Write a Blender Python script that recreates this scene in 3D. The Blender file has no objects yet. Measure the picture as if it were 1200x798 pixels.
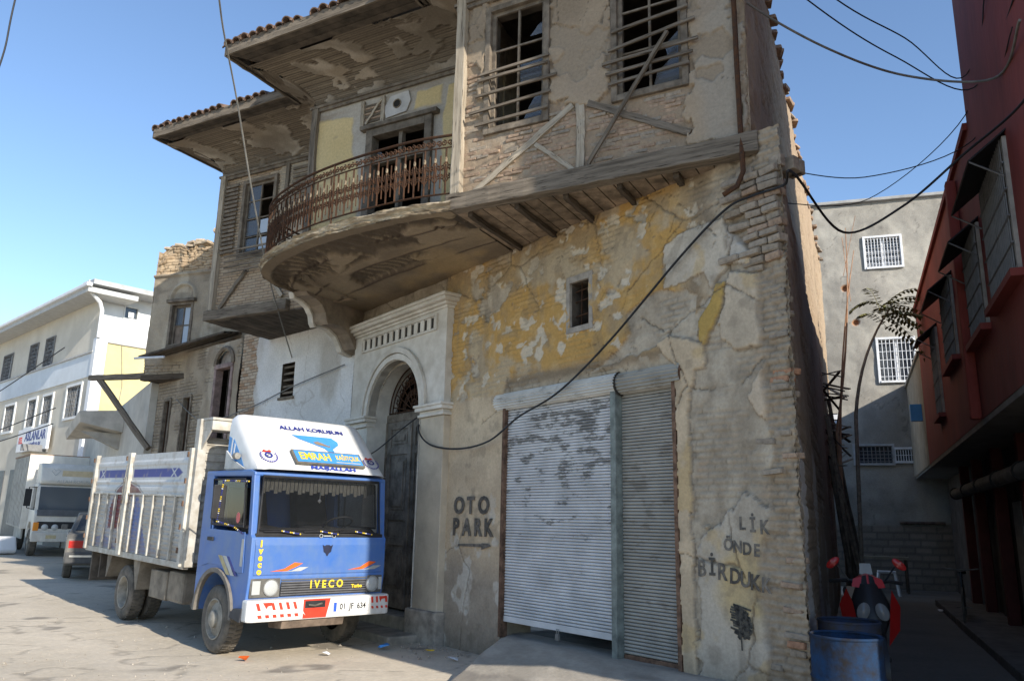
import bpy, bmesh, math, random
import numpy as np
from mathutils import Matrix, Vector, Euler

random.seed(7)
R_ = math.radians
scene = bpy.context.scene

# ------------------------------------------------------------------ camera
PITCH, ROLL, CAM_H = R_(13.0), R_(1.2), 1.6
fw = Vector((0, math.cos(PITCH), math.sin(PITCH)))
rt0 = Vector((1, 0, 0)); up0 = rt0.cross(fw)
rt = rt0 * math.cos(ROLL) + up0 * math.sin(ROLL)
up = up0 * math.cos(ROLL) - rt0 * math.sin(ROLL)
cam_data = bpy.data.cameras.new('camera')
cam_data.sensor_width = 36.0
cam_data.lens = 36.0 * 923.0 / 1200.0
cam_data.clip_start = 0.05
cam_data.clip_end = 2000.0
cam = bpy.data.objects.new('camera', cam_data)
scene.collection.objects.link(cam)
M = Matrix((rt, up, -fw)).transposed().to_4x4()
M.translation = (0, 0, CAM_H)
cam.matrix_world = M
scene.camera = cam

# ------------------------------------------------------------------ light
SUN_EL = R_(25.0)
SUN_AZ = math.atan2(0.645, -0.764)          # clockwise from +Y
sun_dir = Vector((math.sin(SUN_AZ) * math.cos(SUN_EL), math.cos(SUN_AZ) * math.cos(SUN_EL), math.sin(SUN_EL)))
world = bpy.data.worlds.new('World'); scene.world = world
world.use_nodes = True
wn = world.node_tree
wn.nodes.clear()
wo = wn.nodes.new('ShaderNodeOutputWorld'); bg = wn.nodes.new('ShaderNodeBackground')
sky = wn.nodes.new('ShaderNodeTexSky'); sky.sky_type = 'NISHITA'; sky.sun_disc = False
sky.sun_elevation = SUN_EL; sky.sun_rotation = SUN_AZ
sky.air_density = 0.9; sky.dust_density = 0.2; sky.ozone_density = 2.6
bg.inputs['Strength'].default_value = 0.15
wn.links.new(sky.outputs[0], bg.inputs[0]); wn.links.new(bg.outputs[0], wo.inputs[0])
sl = bpy.data.lights.new('sun', 'SUN'); sl.energy = 4.1; sl.angle = R_(0.6); sl.color = (1.0, 0.93, 0.82)
sun = bpy.data.objects.new('sun', sl); scene.collection.objects.link(sun)
sun.rotation_euler = (-sun_dir).to_track_quat('-Z', 'Y').to_euler()
vs = scene.view_settings
vs.view_transform = 'Standard'; vs.look = 'None'; vs.exposure = 0.74; vs.gamma = 1.0; vs.use_curve_mapping = False

scene.cycles.caustics_reflective = False; scene.cycles.caustics_refractive = False

# ------------------------------------------------------------------ helpers
C_ = scene.collection
MATS = {}

def mat(name, col, rough=0.85, var=0.15, scale=6.0, bump=0.0, bscale=40.0, metal=0.0, col2=None, spec=0.3, stretch=None, dust=None):
    """procedural material: base colour mottled by noise (towards col2), with noise relief"""
    if name in MATS: return MATS[name]
    m = bpy.data.materials.new(name); m.use_nodes = True
    nt = m.node_tree; b = nt.nodes['Principled BSDF']
    b.inputs['Roughness'].default_value = rough; b.inputs['Metallic'].default_value = metal
    b.inputs['Specular IOR Level'].default_value = spec
    tc = nt.nodes.new('ShaderNodeTexCoord'); mp = nt.nodes.new('ShaderNodeMapping')
    nt.links.new(tc.outputs['Object'], mp.inputs[0])
    if stretch: mp.inputs['Scale'].default_value = stretch
    n = nt.nodes.new('ShaderNodeTexNoise'); n.inputs['Scale'].default_value = scale
    n.inputs['Detail'].default_value = 8; n.inputs['Roughness'].default_value = 0.65
    nt.links.new(mp.outputs[0], n.inputs['Vector'])
    cr = nt.nodes.new('ShaderNodeValToRGB')
    c2 = col2 if col2 else tuple(c * (1 - var * 1.6) for c in col)
    c1 = tuple(min(1, c * (1 + var)) for c in col) if not col2 else col
    cr.color_ramp.elements[0].position = 0.36; cr.color_ramp.elements[0].color = (*c2, 1)
    cr.color_ramp.elements[1].position = 0.64; cr.color_ramp.elements[1].color = (*c1, 1)
    nt.links.new(n.outputs['Fac'], cr.inputs[0])
    # each object a little lighter or darker than its neighbours
    oi = nt.nodes.new('ShaderNodeObjectInfo'); hs = nt.nodes.new('ShaderNodeHueSaturation')
    mr = nt.nodes.new('ShaderNodeMapRange'); mr.inputs['To Min'].default_value = 1 - var * 0.7; mr.inputs['To Max'].default_value = 1 + var * 0.5
    nt.links.new(oi.outputs['Random'], mr.inputs['Value']); nt.links.new(mr.outputs[0], hs.inputs['Value'])
    nt.links.new(cr.outputs[0], hs.inputs['Color'])
    last = hs.outputs[0]
    if dust:                               # road dust, thickest low down, in patches and streaks
        zlo, zhi, amt, dcol = dust
        sx = nt.nodes.new('ShaderNodeSeparateXYZ'); nt.links.new(tc.outputs['Object'], sx.inputs[0])
        mz = nt.nodes.new('ShaderNodeMapRange'); mz.inputs['From Min'].default_value = zhi; mz.inputs['From Max'].default_value = zlo
        nt.links.new(sx.outputs[2], mz.inputs['Value'])
        mp2 = nt.nodes.new('ShaderNodeMapping'); mp2.inputs['Scale'].default_value = (5, 5, 1.6); nt.links.new(tc.outputs['Object'], mp2.inputs[0])
        nd = nt.nodes.new('ShaderNodeTexNoise'); nd.inputs['Scale'].default_value = 1.6; nd.inputs['Detail'].default_value = 9; nd.inputs['Roughness'].default_value = .7
        nt.links.new(mp2.outputs[0], nd.inputs['Vector'])
        mn = nt.nodes.new('ShaderNodeMapRange'); mn.inputs['From Min'].default_value = .38; mn.inputs['From Max'].default_value = .66; mn.inputs['To Min'].default_value = .12; nt.links.new(nd.outputs['Fac'], mn.inputs['Value'])
        ma = nt.nodes.new('ShaderNodeMath'); ma.operation = 'MULTIPLY_ADD'; ma.inputs[1].default_value = .75; ma.inputs[2].default_value = .25; nt.links.new(mz.outputs[0], ma.inputs[0])
        mm_ = nt.nodes.new('ShaderNodeMath'); mm_.operation = 'MULTIPLY'; nt.links.new(ma.outputs[0], mm_.inputs[0]); nt.links.new(mn.outputs[0], mm_.inputs[1])
        m3 = nt.nodes.new('ShaderNodeMath'); m3.operation = 'MULTIPLY'; m3.inputs[1].default_value = amt; nt.links.new(mm_.outputs[0], m3.inputs[0])
        mx = nt.nodes.new('ShaderNodeMix'); mx.data_type = 'RGBA'; mx.inputs[7].default_value = (*dcol, 1)
        nt.links.new(m3.outputs[0], mx.inputs[0]); nt.links.new(last, mx.inputs[6]); last = mx.outputs[2]
        mr_ = nt.nodes.new('ShaderNodeMapRange'); mr_.inputs['To Min'].default_value = rough; mr_.inputs['To Max'].default_value = .9; nt.links.new(m3.outputs[0], mr_.inputs['Value']); nt.links.new(mr_.outputs[0], b.inputs['Roughness'])
    nt.links.new(last, b.inputs['Base Color'])
    if bump:
        n2 = nt.nodes.new('ShaderNodeTexNoise'); n2.inputs['Scale'].default_value = bscale; n2.inputs['Detail'].default_value = 6
        nt.links.new(mp.outputs[0], n2.inputs['Vector'])
        bp = nt.nodes.new('ShaderNodeBump'); bp.inputs['Strength'].default_value = 0.6; bp.inputs['Distance'].default_value = bump
        nt.links.new(n2.outputs['Fac'], bp.inputs['Height']); nt.links.new(bp.outputs[0], b.inputs['Normal'])
    MATS[name] = m
    return m

def vmat(name, rough=0.92, bump=0.006, bscale=55.0, amp=0.16, spec=0.2):
    """material that reads the surface's own colour attribute and adds fine grain"""
    if name in MATS: return MATS[name]
    m = bpy.data.materials.new(name); m.use_nodes = True
    nt = m.node_tree; b = nt.nodes['Principled BSDF']
    b.inputs['Roughness'].default_value = rough; b.inputs['Specular IOR Level'].default_value = spec
    at = nt.nodes.new('ShaderNodeAttribute'); at.attribute_name = 'Col'
    tc = nt.nodes.new('ShaderNodeTexCoord')
    n = nt.nodes.new('ShaderNodeTexNoise'); n.inputs['Scale'].default_value = bscale * 0.55; n.inputs['Detail'].default_value = 9; n.inputs['Roughness'].default_value = 0.7
    nt.links.new(tc.outputs['Object'], n.inputs['Vector'])
    mr = nt.nodes.new('ShaderNodeMapRange'); mr.inputs['From Min'].default_value = 0.3; mr.inputs['From Max'].default_value = 0.7
    mr.inputs['To Min'].default_value = 1 - amp; mr.inputs['To Max'].default_value = 1 + amp
    nt.links.new(n.outputs['Fac'], mr.inputs['Value'])
    hs = nt.nodes.new('ShaderNodeHueSaturation'); nt.links.new(mr.outputs[0], hs.inputs['Value'])
    nt.links.new(at.outputs['Color'], hs.inputs['Color']); nt.links.new(hs.outputs[0], b.inputs['Base Color'])
    n2 = nt.nodes.new('ShaderNodeTexNoise'); n2.inputs['Scale'].default_value = bscale; n2.inputs['Detail'].default_value = 7
    nt.links.new(tc.outputs['Object'], n2.inputs['Vector'])
    bp = nt.nodes.new('ShaderNodeBump'); bp.inputs['Strength'].default_value = 0.7; bp.inputs['Distance'].default_value = bump
    nt.links.new(n2.outputs['Fac'], bp.inputs['Height']); nt.links.new(bp.outputs[0], b.inputs['Normal'])
    MATS[name] = m
    return m

def glass_mat(name, col, rough=0.06, alpha=0.5):
    if name in MATS: return MATS[name]
    m = bpy.data.materials.new(name); m.use_nodes = True
    b = m.node_tree.nodes['Principled BSDF']
    b.inputs['Base Color'].default_value = (*col, 1); b.inputs['Roughness'].default_value = rough
    b.inputs['Specular IOR Level'].default_value = 0.6; b.inputs['Alpha'].default_value = alpha
    MATS[name] = m
    return m

ROOTINV = {}
def frame(o, ex, ey, ez=(0, 0, 1)):
    m = Matrix((Vector(ex).to_3d(), Vector(ey).to_3d(), Vector(ez).to_3d())).transposed().to_4x4()
    m.translation = Vector(o).to_3d()
    return m

def tag(o, label=None, cat=None, group=None, kind=None):
    if label: o['label'] = label
    if cat: o['category'] = cat
    if group: o['group'] = group
    if kind: o['kind'] = kind
    return o

def thing(name, label, cat, loc=(0, 0, 0), group=None, m=None):
    o = bpy.data.objects.new(name, None); o.empty_display_size = 0.2
    C_.objects.link(o)
    if m is None: m = Matrix.Translation(Vector(loc))
    o.matrix_world = m
    ROOTINV[o.name] = m.inverted()
    return tag(o, label, cat, group)

def root_of(o):
    while o.parent: o = o.parent
    return o

def link(name, me, parent=None, kind=None):
    o = bpy.data.objects.new(name, me); C_.objects.link(o)
    if parent is not None: o.parent = parent
    if kind: o['kind'] = kind
    return o

class MB:
    """collects shapes into one mesh; self.m maps the shape's own frame to the world (or to the thing, local=True)"""
    def __init__(s, m=None):
        s.v = []; s.f = []; s.m = m if m is not None else Matrix.Identity(4)
    def add(s, vs, fs, m=None):
        k = len(s.v); mm = s.m @ m if m is not None else s.m
        s.v += [mm @ Vector(p) for p in vs]; s.f += [tuple(i + k for i in f) for f in fs]
        return s
    def box(s, x0, x1, y0, y1, z0, z1, m=None):
        return s.add([(x0, y0, z0), (x1, y0, z0), (x1, y1, z0), (x0, y1, z0), (x0, y0, z1), (x1, y0, z1), (x1, y1, z1), (x0, y1, z1)],
                     [(0, 3, 2, 1), (4, 5, 6, 7), (0, 1, 5, 4), (1, 2, 6, 5), (2, 3, 7, 6), (3, 0, 4, 7)], m)
    def bar(s, p, q, w, t, upv=(0, 0, 1)):
        p = Vector(p); q = Vector(q); d = (q - p); L = d.length; d.normalize()
        x = d.cross(Vector(upv))
        if x.length < 1e-4: x = Vector((1, 0, 0))
        x.normalize(); y = x.cross(d)
        m = Matrix((x, d, y)).transposed().to_4x4(); m.translation = p
        return s.box(-w / 2, w / 2, 0, L, -t / 2, t / 2, m)
    def prism(s, poly, axes, t0, t1, m=None):
        """polygon in the plane of two axes ('xz','yz','xy'), extruded along the third from t0 to t1"""
        n = len(poly)
        def P(p, t):
            if axes == 'xz': return (p[0], t, p[1])
            if axes == 'yz': return (t, p[0], p[1])
            return (p[0], p[1], t)
        vs = [P(p, t0) for p in poly] + [P(p, t1) for p in poly]
        fs = [tuple(range(n)), tuple(range(2 * n - 1, n - 1, -1))] + [(i, (i + 1) % n, n + (i + 1) % n, n + i) for i in range(n)]
        return s.add(vs, fs, m)
    def tube(s, pts, r, n=6, cap=True, radii=None):
        pts = [Vector(p) for p in pts]; k = len(pts); vs = []; fs = []
        t0 = (pts[1] - pts[0]).normalized()
        a = t0.cross(Vector((0, 0, 1)))
        if a.length < 1e-3: a = t0.cross(Vector((1, 0, 0)))
        a.normalize()
        for i, p in enumerate(pts):
            t = (pts[min(i + 1, k - 1)] - pts[max(i - 1, 0)]).normalized()
            a = (a - t * a.dot(t)); a.normalize(); b = t.cross(a)
            rr = radii[i] if radii else r
            for j in range(n):
                an = 2 * math.pi * j / n
                vs.append(p + (a * math.cos(an) + b * math.sin(an)) * rr)
        for i in range(k - 1):
            for j in range(n):
                fs.append((i * n + j, i * n + (j + 1) % n, (i + 1) * n + (j + 1) % n, (i + 1) * n + j))
        if cap: fs += [tuple(range(n - 1, -1, -1)), tuple(range((k - 1) * n, k * n))]
        return s.add(vs, fs)
    def lathe(s, prof, n=24, m=None, close=False):
        """profile of (radius, height) turned about the z axis"""
        vs = []; fs = []; k = len(prof)
        for r, z in prof:
            for j in range(n):
                an = 2 * math.pi * j / n; vs.append((r * math.cos(an), r * math.sin(an), z))
        for i in range(k - 1 + (1 if close else 0)):
            a = i * n; b = ((i + 1) % k) * n
            for j in range(n):
                fs.append((a + j, a + (j + 1) % n, b + (j + 1) % n, b + j))
        return s.add(vs, fs, m)
    def mesh(s, name, local=False, parent=None, smooth=False, fix=True):
        me = bpy.data.meshes.new(name)
        vs = s.v
        if not local and parent is not None:
            inv = ROOTINV[root_of(parent).name]; vs = [inv @ v for v in vs]
        me.from_pydata([tuple(v) for v in vs], [], s.f)
        if fix:
            bm = bmesh.new(); bm.from_mesh(me); bmesh.ops.recalc_face_normals(bm, faces=bm.faces); bm.to_mesh(me); bm.free()
        if smooth:
            me.polygons.foreach_set('use_smooth', [True] * len(me.polygons))
            try: me.set_sharp_from_angle(angle=R_(40))
            except Exception: pass
        return me
    def build(s, name, material, parent=None, local=False, smooth=False, bevel=0.0, kind=None):
        me = s.mesh(name, local, parent, smooth)
        me.materials.append(material)
        o = link(name, me, parent, kind)
        if bevel:
            bmx = bmesh.new(); bmx.from_mesh(me)
            ed = [e for e in bmx.edges if len(e.link_faces) == 2 and e.calc_face_angle(0) > 0.6]
            bmesh.ops.bevel(bmx, geom=ed, offset=bevel, segments=2, affect='EDGES', profile=0.6, clamp_overlap=True)
            bmx.to_mesh(me); bmx.free()
        return o

def text_obj(name, s, m, size, material, parent, local=False, sx=1.0, weight=0.0, ext=0.002, align='CENTER', shear=0.0, kind=None):
    cu = bpy.data.curves.new('t', 'FONT'); cu.body = s; cu.size = size; cu.align_x = align; cu.align_y = 'CENTER'
    cu.extrude = ext; cu.offset = weight; cu.shear = shear; cu.resolution_u = 3
    t = bpy.data.objects.new('t', cu); C_.objects.link(t)
    dg = bpy.context.evaluated_depsgraph_get()
    me = bpy.data.meshes.new_from_object(t.evaluated_get(dg))
    bpy.data.objects.remove(t)
    mm = m @ Matrix.Diagonal((sx, 1, 1, 1))
    if not local: mm = ROOTINV[root_of(parent).name] @ mm
    me.transform(mm); me.materials.clear(); me.materials.append(material)
    return link(name, me, parent, kind)

# ---- numpy noise -------------------------------------------------------
def _h(ix, iy, seed):
    h = (ix.astype(np.int64) * 374761393 + iy.astype(np.int64) * 668265263 + seed * 974711) & 0xffffffff
    h = ((h ^ (h >> 13)) * 1274126177) & 0xffffffff
    return ((h ^ (h >> 16)) & 0xffff) / 65535.0
def vn(x, y, seed=0):
    ix = np.floor(x); iy = np.floor(y); fx = x - ix; fy = y - iy
    fx = fx * fx * (3 - 2 * fx); fy = fy * fy * (3 - 2 * fy)
    a = _h(ix, iy, seed); b = _h(ix + 1, iy, seed); c = _h(ix, iy + 1, seed); d = _h(ix + 1, iy + 1, seed)
    return (a * (1 - fx) + b * fx) * (1 - fy) + (c * (1 - fx) + d * fx) * fy
def fbm(x, y, seed=0, oct=5, gain=0.5):
    s = 0; a = 1.0; t = 0
    for i in range(oct):
        s = s + a * vn(x * 2 ** i + 17.3 * i, y * 2 ** i - 9.1 * i, seed + i * 31); t += a; a *= gain
    return s / t
def cells(x, y, seed=0):
    """cellular noise: distance to the border of the cell, and the cell's own random number"""
    ix = np.floor(x); iy = np.floor(y); f1 = np.full(x.shape, 9.0); f2 = np.full(x.shape, 9.0); cid = np.zeros(x.shape)
    for dx in (-1, 0, 1):
        for dy in (-1, 0, 1):
            cx = ix + dx; cy = iy + dy
            d = np.hypot(cx + _h(cx, cy, seed) - x, cy + _h(cx, cy, seed + 77) - y)
            near = d < f1
            f2 = np.where(near, f1, np.minimum(f2, d)); cid = np.where(near, _h(cx, cy, seed + 133), cid); f1 = np.minimum(f1, d)
    return f2 - f1, cid
def sst(a, b, x):
    t = np.clip((x - a) / (b - a), 0, 1); return t * t * (3 - 2 * t)
def sdpoly(X, Y, poly):
    """signed distance to a polygon, negative inside"""
    d = np.full(X.shape, 1e9); inside = np.zeros(X.shape, bool); n = len(poly)
    for i in range(n):
        x0, y0 = poly[i]; x1, y1 = poly[(i + 1) % n]
        ex, ey = x1 - x0, y1 - y0; L = ex * ex + ey * ey + 1e-12
        t = np.clip(((X - x0) * ex + (Y - y0) * ey) / L, 0, 1)
        d = np.minimum(d, (X - x0 - t * ex) ** 2 + (Y - y0 - t * ey) ** 2)
        if y0 != y1: inside ^= ((y0 > Y) != (y1 > Y)) & (X < (x1 - x0) * (Y - y0) / (y1 - y0) + x0)
    d = np.sqrt(d)
    return np.where(inside, -d, d)
def mixc(C, c, w):
    c = np.asarray(c, float)
    return C * (1 - w[..., None]) + c * w[..., None]
def rgb(a, b, t):
    return np.asarray(a)[None, None] * (1 - t[..., None]) + np.asarray(b)[None, None] * t[..., None]

def surf(name, parent, m, us, vs_, fn, material, mask=None, pos=None, kind=None, skirt=0.0):
    """relief sheet: grid over (u,v); fn gives relief height and colour; m maps (u, out, v) to the world"""
    U, V = np.meshgrid(us, vs_, indexing='ij')
    H, C = fn(U, V)
    if pos is None: P = np.stack([U, H, V], -1)
    else: P = pos(U, V, H)
    nu, nv = U.shape
    pts = np.concatenate([P.reshape(-1, 3), np.ones((nu * nv, 1))], 1)
    mm = np.array(m)
    if parent is not None: mm = np.array(ROOTINV[root_of(parent).name]) @ mm
    co = (pts @ mm.T)[:, :3]
    idx = np.arange(nu * nv).reshape(nu, nv)
    q = np.stack([idx[:-1, :-1], idx[1:, :-1], idx[1:, 1:], idx[:-1, 1:]], -1).reshape(-1, 4)
    if mask is not None:
        uc = (U[:-1, :-1] + U[1:, 1:]) / 2; vc = (V[:-1, :-1] + V[1:, 1:]) / 2
        q = q[mask(uc, vc).reshape(-1)]
    me = bpy.data.meshes.new(name)
    me.vertices.add(len(co)); me.vertices.foreach_set('co', co.astype(np.float32).ravel())
    me.loops.add(len(q) * 4); me.loops.foreach_set('vertex_index', q.astype(np.int32).ravel())
    me.polygons.add(len(q)); me.polygons.foreach_set('loop_start', np.arange(0, len(q) * 4, 4, dtype=np.int32))
    me.polygons.foreach_set('use_smooth', np.ones(len(q), bool))
    me.update(calc_edges=True)
    ca = me.attributes.new('Col', 'FLOAT_COLOR', 'POINT')
    if material.name == 'weathered_plaster': C = C * np.array([1.04, 0.99, 0.91])
    cc = np.concatenate([np.clip(C.reshape(-1, 3), 0.004, 1), np.ones((nu * nv, 1))], 1)
    ca.data.foreach_set('color', cc.astype(np.float32).ravel())
    me.materials.append(material)
    return link(name, me, parent, kind)

def copy_tree(o, parent=None):
    c = o.copy(); C_.objects.link(c); c.parent = parent
    for ch in [x for x in bpy.data.objects if x.parent == o]: copy_tree(ch, c)
    return c

# ------------------------------------------------------------------ frames of the place
A = Vector((-1.28, 11.65, 0)); F = Vector((0.6157, -0.788, 0)).normalized(); NF = Vector((-0.788, -0.6157, 0)).normalized()
BA = R_(28.5)
BL = Vector((-0.74, 8.75, 0)); BD = Vector((math.cos(BA), -math.sin(BA), 0)); BN = Vector((math.sin(BA), math.cos(BA), 0))
FG = frame(A, F, NF)                       # street wall: (along, out, up)
FU = frame(BL, BD, -BN)                    # upper storey: (along, out, up)
W0 = A - F * 2.4; WD = (-F + 0.17 * NF).normalized(); WN = Vector((-WD.y, WD.x, 0))
if WN.dot(NF) < 0: WN = -WN
FW = frame(W0, WD, WN)                     # whitewashed wall, along runs away to the left
DD = Vector((0.393, 0.9195, 0)).normalized()    # the alley
CC = A + F * 6.11                          # street corner of the house
FS = frame(CC, DD, Vector((DD.y, -DD.x, 0)))    # alley side of the house: (along, out, up)
R0 = Vector((7.0, 12.0, 0)); RN = Vector((-DD.y, DD.x, 0))
FR = frame(R0, DD, RN)                     # alley face of the red building
ST = Vector((-0.68, 0.733, 0)).normalized()     # the street, running away to the left
WF = Vector((-3.56, 10.08, 0))
def gz(x, y):
    s = (x - WF.x) * ST.x + (y - WF.y) * ST.y
    return 0.02 * (np.sqrt(s * s + 1.0) + s - 1.0) / 2 * np.where(s > 45, 45 / np.maximum(s, 1e-3), 1)
def gzf(x, y): return float(gz(np.array(float(x)), np.array(float(y))))
# ================================================================== the ground
VW = vmat('weathered_plaster'); VG = vmat('dusty_ground', bump=0.008, bscale=28, amp=0.12)
VT = vmat('old_timber_skin', bump=0.004, bscale=70)

def grid(*segs):
    a = np.concatenate([np.arange(s[0], s[1], s[2]) for s in segs])
    return np.unique(np.round(a, 4))
def ground_fn(X, Y):
    Z = gz(X, Y)
    n = fbm(X * 0.45, Y * 0.45, 3, 5); n2 = fbm(X * 2.2, Y * 2.2, 8, 5); n3 = fbm(X * 11, Y * 11, 5, 4)
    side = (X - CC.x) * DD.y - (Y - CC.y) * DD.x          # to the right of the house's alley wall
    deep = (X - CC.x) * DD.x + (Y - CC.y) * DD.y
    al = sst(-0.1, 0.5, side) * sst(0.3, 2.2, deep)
    C = rgb((0.50, 0.43, 0.33), (0.61, 0.53, 0.415), sst(0.3, 0.7, 0.6 * n + 0.4 * n2))
    C = mixc(C, (0.39, 0.335, 0.26), sst(0.56, 0.7, n2) * 0.35)
    s = (X - WF.x) * ST.x + (Y - WF.y) * ST.y
    w = (X - WF.x) * ST.y - (Y - WF.y) * ST.x             # across the street (positive towards the house)
    for c0 in (-2.6, -4.1, -1.0):
        C = mixc(C, (0.61, 0.53, 0.42), np.exp(-((w - c0 + 0.25 * (n - .5)) / 0.35) ** 2) * 0.5)
    C = mixc(C, (0.28, 0.24, 0.19), np.exp(-((w - 2.6) / 0.8) ** 2) * 0.4 * sst(0.35, 0.6, n2))
    C = mixc(C, (0.10, 0.09, 0.08), sst(0.70, 0.76, fbm(X * 1.3, Y * 1.3, 44, 3)) * 0.6)
    pv = sst(0.62, 0.78, n3)
    C = mixc(C, (0.52, 0.47, 0.40), pv * 0.25)
    cr = 1 - np.abs(fbm(X * 0.8 + 3, Y * 0.8, 71, 4) - 0.5) * 2
    ck = sst(0.975, 0.99, cr)
    C = mixc(C, (0.15, 0.13, 0.105), ck * 0.45)
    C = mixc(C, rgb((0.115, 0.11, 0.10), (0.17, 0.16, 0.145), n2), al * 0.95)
    Z = Z + (n - 0.5) * 0.03 + (n2 - 0.5) * 0.012 + (n3 - 0.5) * 0.006 - ck * 0.006
    return Z, C
gx = grid((-600, -60, 60), (-60, -26, 4), (-26, -9, 0.15), (-9, 6, 0.045), (6, 15, 0.12), (15, 60, 5), (60, 601, 60))
gy = grid((-200, -20, 30), (-20, 3, 2), (3, 6, 0.2), (6, 14.5, 0.045), (14.5, 34, 0.15), (34, 80, 5), (80, 1201, 80))
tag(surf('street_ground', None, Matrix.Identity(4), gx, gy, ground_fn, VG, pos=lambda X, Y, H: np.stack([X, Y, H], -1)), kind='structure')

# concrete ramp up to the shutters
def ramp_fn(U, V):
    n = fbm(U * 2, V * 2, 15, 5); n3 = fbm(U * 12, V * 12, 19, 4)
    C = rgb((0.33, 0.29, 0.235), (0.45, 0.40, 0.33), sst(0.3, 0.7, 0.5 * n + 0.5 * n3))
    C = mixc(C, (0.17, 0.15, 0.13), sst(0.55, 0.75, fbm(U * 3, V * 9, 4, 4)) * 0.5)
    return (n - 0.5) * 0.03 + (n3 - .5) * 0.012, C
def ramp_pos(U, V, H):                     # V: 0 at the wall, 1 at the street
    left = 1.72 + 1.55 * V + 0.10 * (fbm(V * 5, V * 0, 3, 3) - .5); right = 5.3 + 0.6 * V
    t = (U - 0) ; u = left + (right - left) * t
    out = -0.35 + V * 2.3
    e = np.minimum(sst(0, 0.045, t), 1) * np.minimum(sst(1.0, 0.93, V), 1)
    z = (0.275 - 0.25 * sst(0.15, 1.0, V)) * e + 0.004 + H * e - 0.03 * (1 - e)
    return np.stack([u, out, z], -1)
rm = surf('garage_ramp', None, FG, np.linspace(0, 1, 120), np.linspace(0, 1, 90), ramp_fn, VG, pos=ramp_pos)
tag(rm, kind='structure')

# ================================================================== the derelict house
house = thing('derelict_house', 'big derelict brick and timber house with bays, iron balcony and peeling ochre plaster', 'house', loc=A)

timber = mat('grey_timber', (0.23, 0.19, 0.145), 0.9, 0.3, 7.0, 0.006, 60, col2=(0.105, 0.085, 0.064))
timber_pale = mat('pale_timber', (0.40, 0.345, 0.27), 0.9, 0.25, 7.0, 0.005, 60, col2=(0.24, 0.205, 0.16))
timber_dark = mat('dark_timber', (0.085, 0.068, 0.052), 0.9, 0.3, 4.0, 0.004, 60)
def wood_mat(name, c1, c2):
    """weathered wood whose grain and checks run along each timber"""
    m = bpy.data.materials.new(name); m.use_nodes = True; nt = m.node_tree; b = nt.nodes['Principled BSDF']; MATS[name] = m
    b.inputs['Roughness'].default_value = .9; b.inputs['Specular IOR Level'].default_value = .15
    at = nt.nodes.new('ShaderNodeAttribute'); at.attribute_name = 'grain'
    n = nt.nodes.new('ShaderNodeTexNoise'); n.inputs['Scale'].default_value = 22; n.inputs['Detail'].default_value = 8; n.inputs['Roughness'].default_value = .7; nt.links.new(at.outputs['Vector'], n.inputs['Vector'])
    n2 = nt.nodes.new('ShaderNodeTexNoise'); n2.inputs['Scale'].default_value = 70; n2.inputs['Detail'].default_value = 4; nt.links.new(at.outputs['Vector'], n2.inputs['Vector'])
    cr = nt.nodes.new('ShaderNodeValToRGB'); cr.color_ramp.elements[0].position = .34; cr.color_ramp.elements[0].color = (*c2, 1); cr.color_ramp.elements[1].position = .66; cr.color_ramp.elements[1].color = (*c1, 1)
    nt.links.new(n.outputs['Fac'], cr.inputs[0])
    c3 = nt.nodes.new('ShaderNodeValToRGB'); c3.color_ramp.elements[0].position = .30; c3.color_ramp.elements[0].color = (.18, .16, .14, 1); c3.color_ramp.elements[1].position = .40; c3.color_ramp.elements[1].color = (1, 1, 1, 1); nt.links.new(n2.outputs['Fac'], c3.inputs[0])
    mx = nt.nodes.new('ShaderNodeMix'); mx.data_type = 'RGBA'; mx.blend_type = 'MULTIPLY'; mx.inputs[0].default_value = 1; nt.links.new(cr.outputs[0], mx.inputs[6]); nt.links.new(c3.outputs[0], mx.inputs[7]); nt.links.new(mx.outputs[2], b.inputs['Base Color'])
    bp = nt.nodes.new('ShaderNodeBump'); bp.inputs['Strength'].default_value = .8; bp.inputs['Distance'].default_value = .01; nt.links.new(n.outputs['Fac'], bp.inputs['Height']); nt.links.new(bp.outputs[0], b.inputs['Normal'])
    return m
WOOD = {'grey_timber': wood_mat('grey_timber_grain', (.24, .20, .155), (.085, .07, .054)), 'pale_timber': wood_mat('pale_timber_grain', (.46, .395, .305), (.22, .185, .14)), 'dark_timber': wood_mat('dark_timber_grain', (.115, .09, .068), (.045, .036, .028))}
door_wood = mat('door_wood', (0.27, 0.235, 0.195), 0.85, 0.35, 5.0, 0.003, 70, col2=(0.11, 0.095, 0.078))
iron = mat('rusty_iron', (0.042, 0.029, 0.023), 0.85, 0.3, 30, 0.002, 90, col2=(0.085, 0.04, 0.02), spec=.1)
iron_pale = mat('iron_flaked_paint', (0.34, 0.28, 0.19), 0.7, 0.3, 40, col2=(.10, .06, .035))
brick_pink = mat('brick_dusty', (0.33, 0.235, 0.165), 0.95, 0.22, 14, 0.006, 60)
brick_grey = mat('brick_mortared', (0.29, 0.24, 0.185), 0.95, 0.2, 14, 0.008, 50)
brick_red = mat('brick_orange', (0.34, 0.185, 0.11), 0.95, 0.25, 14, 0.006, 60)
stone = mat('portal_stone', (0.66, 0.62, 0.55), 0.85, 0.14, 3.5, 0.003, 50, col2=(0.50, 0.455, 0.385))
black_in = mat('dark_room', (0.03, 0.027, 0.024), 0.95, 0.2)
broken_glass = glass_mat('dusty_glass', (0.12, 0.13, 0.145), 0.10, 0.7)
clear_glass = glass_mat('window_glass', (0.10, 0.12, 0.14), 0.04, 0.6)
soot = mat('graffiti_black', (0.028, 0.027, 0.027), 0.9, 0.3, 25)

ARCH_C, ARCH_R, SPRING = -0.74, 0.80, 3.18

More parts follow.
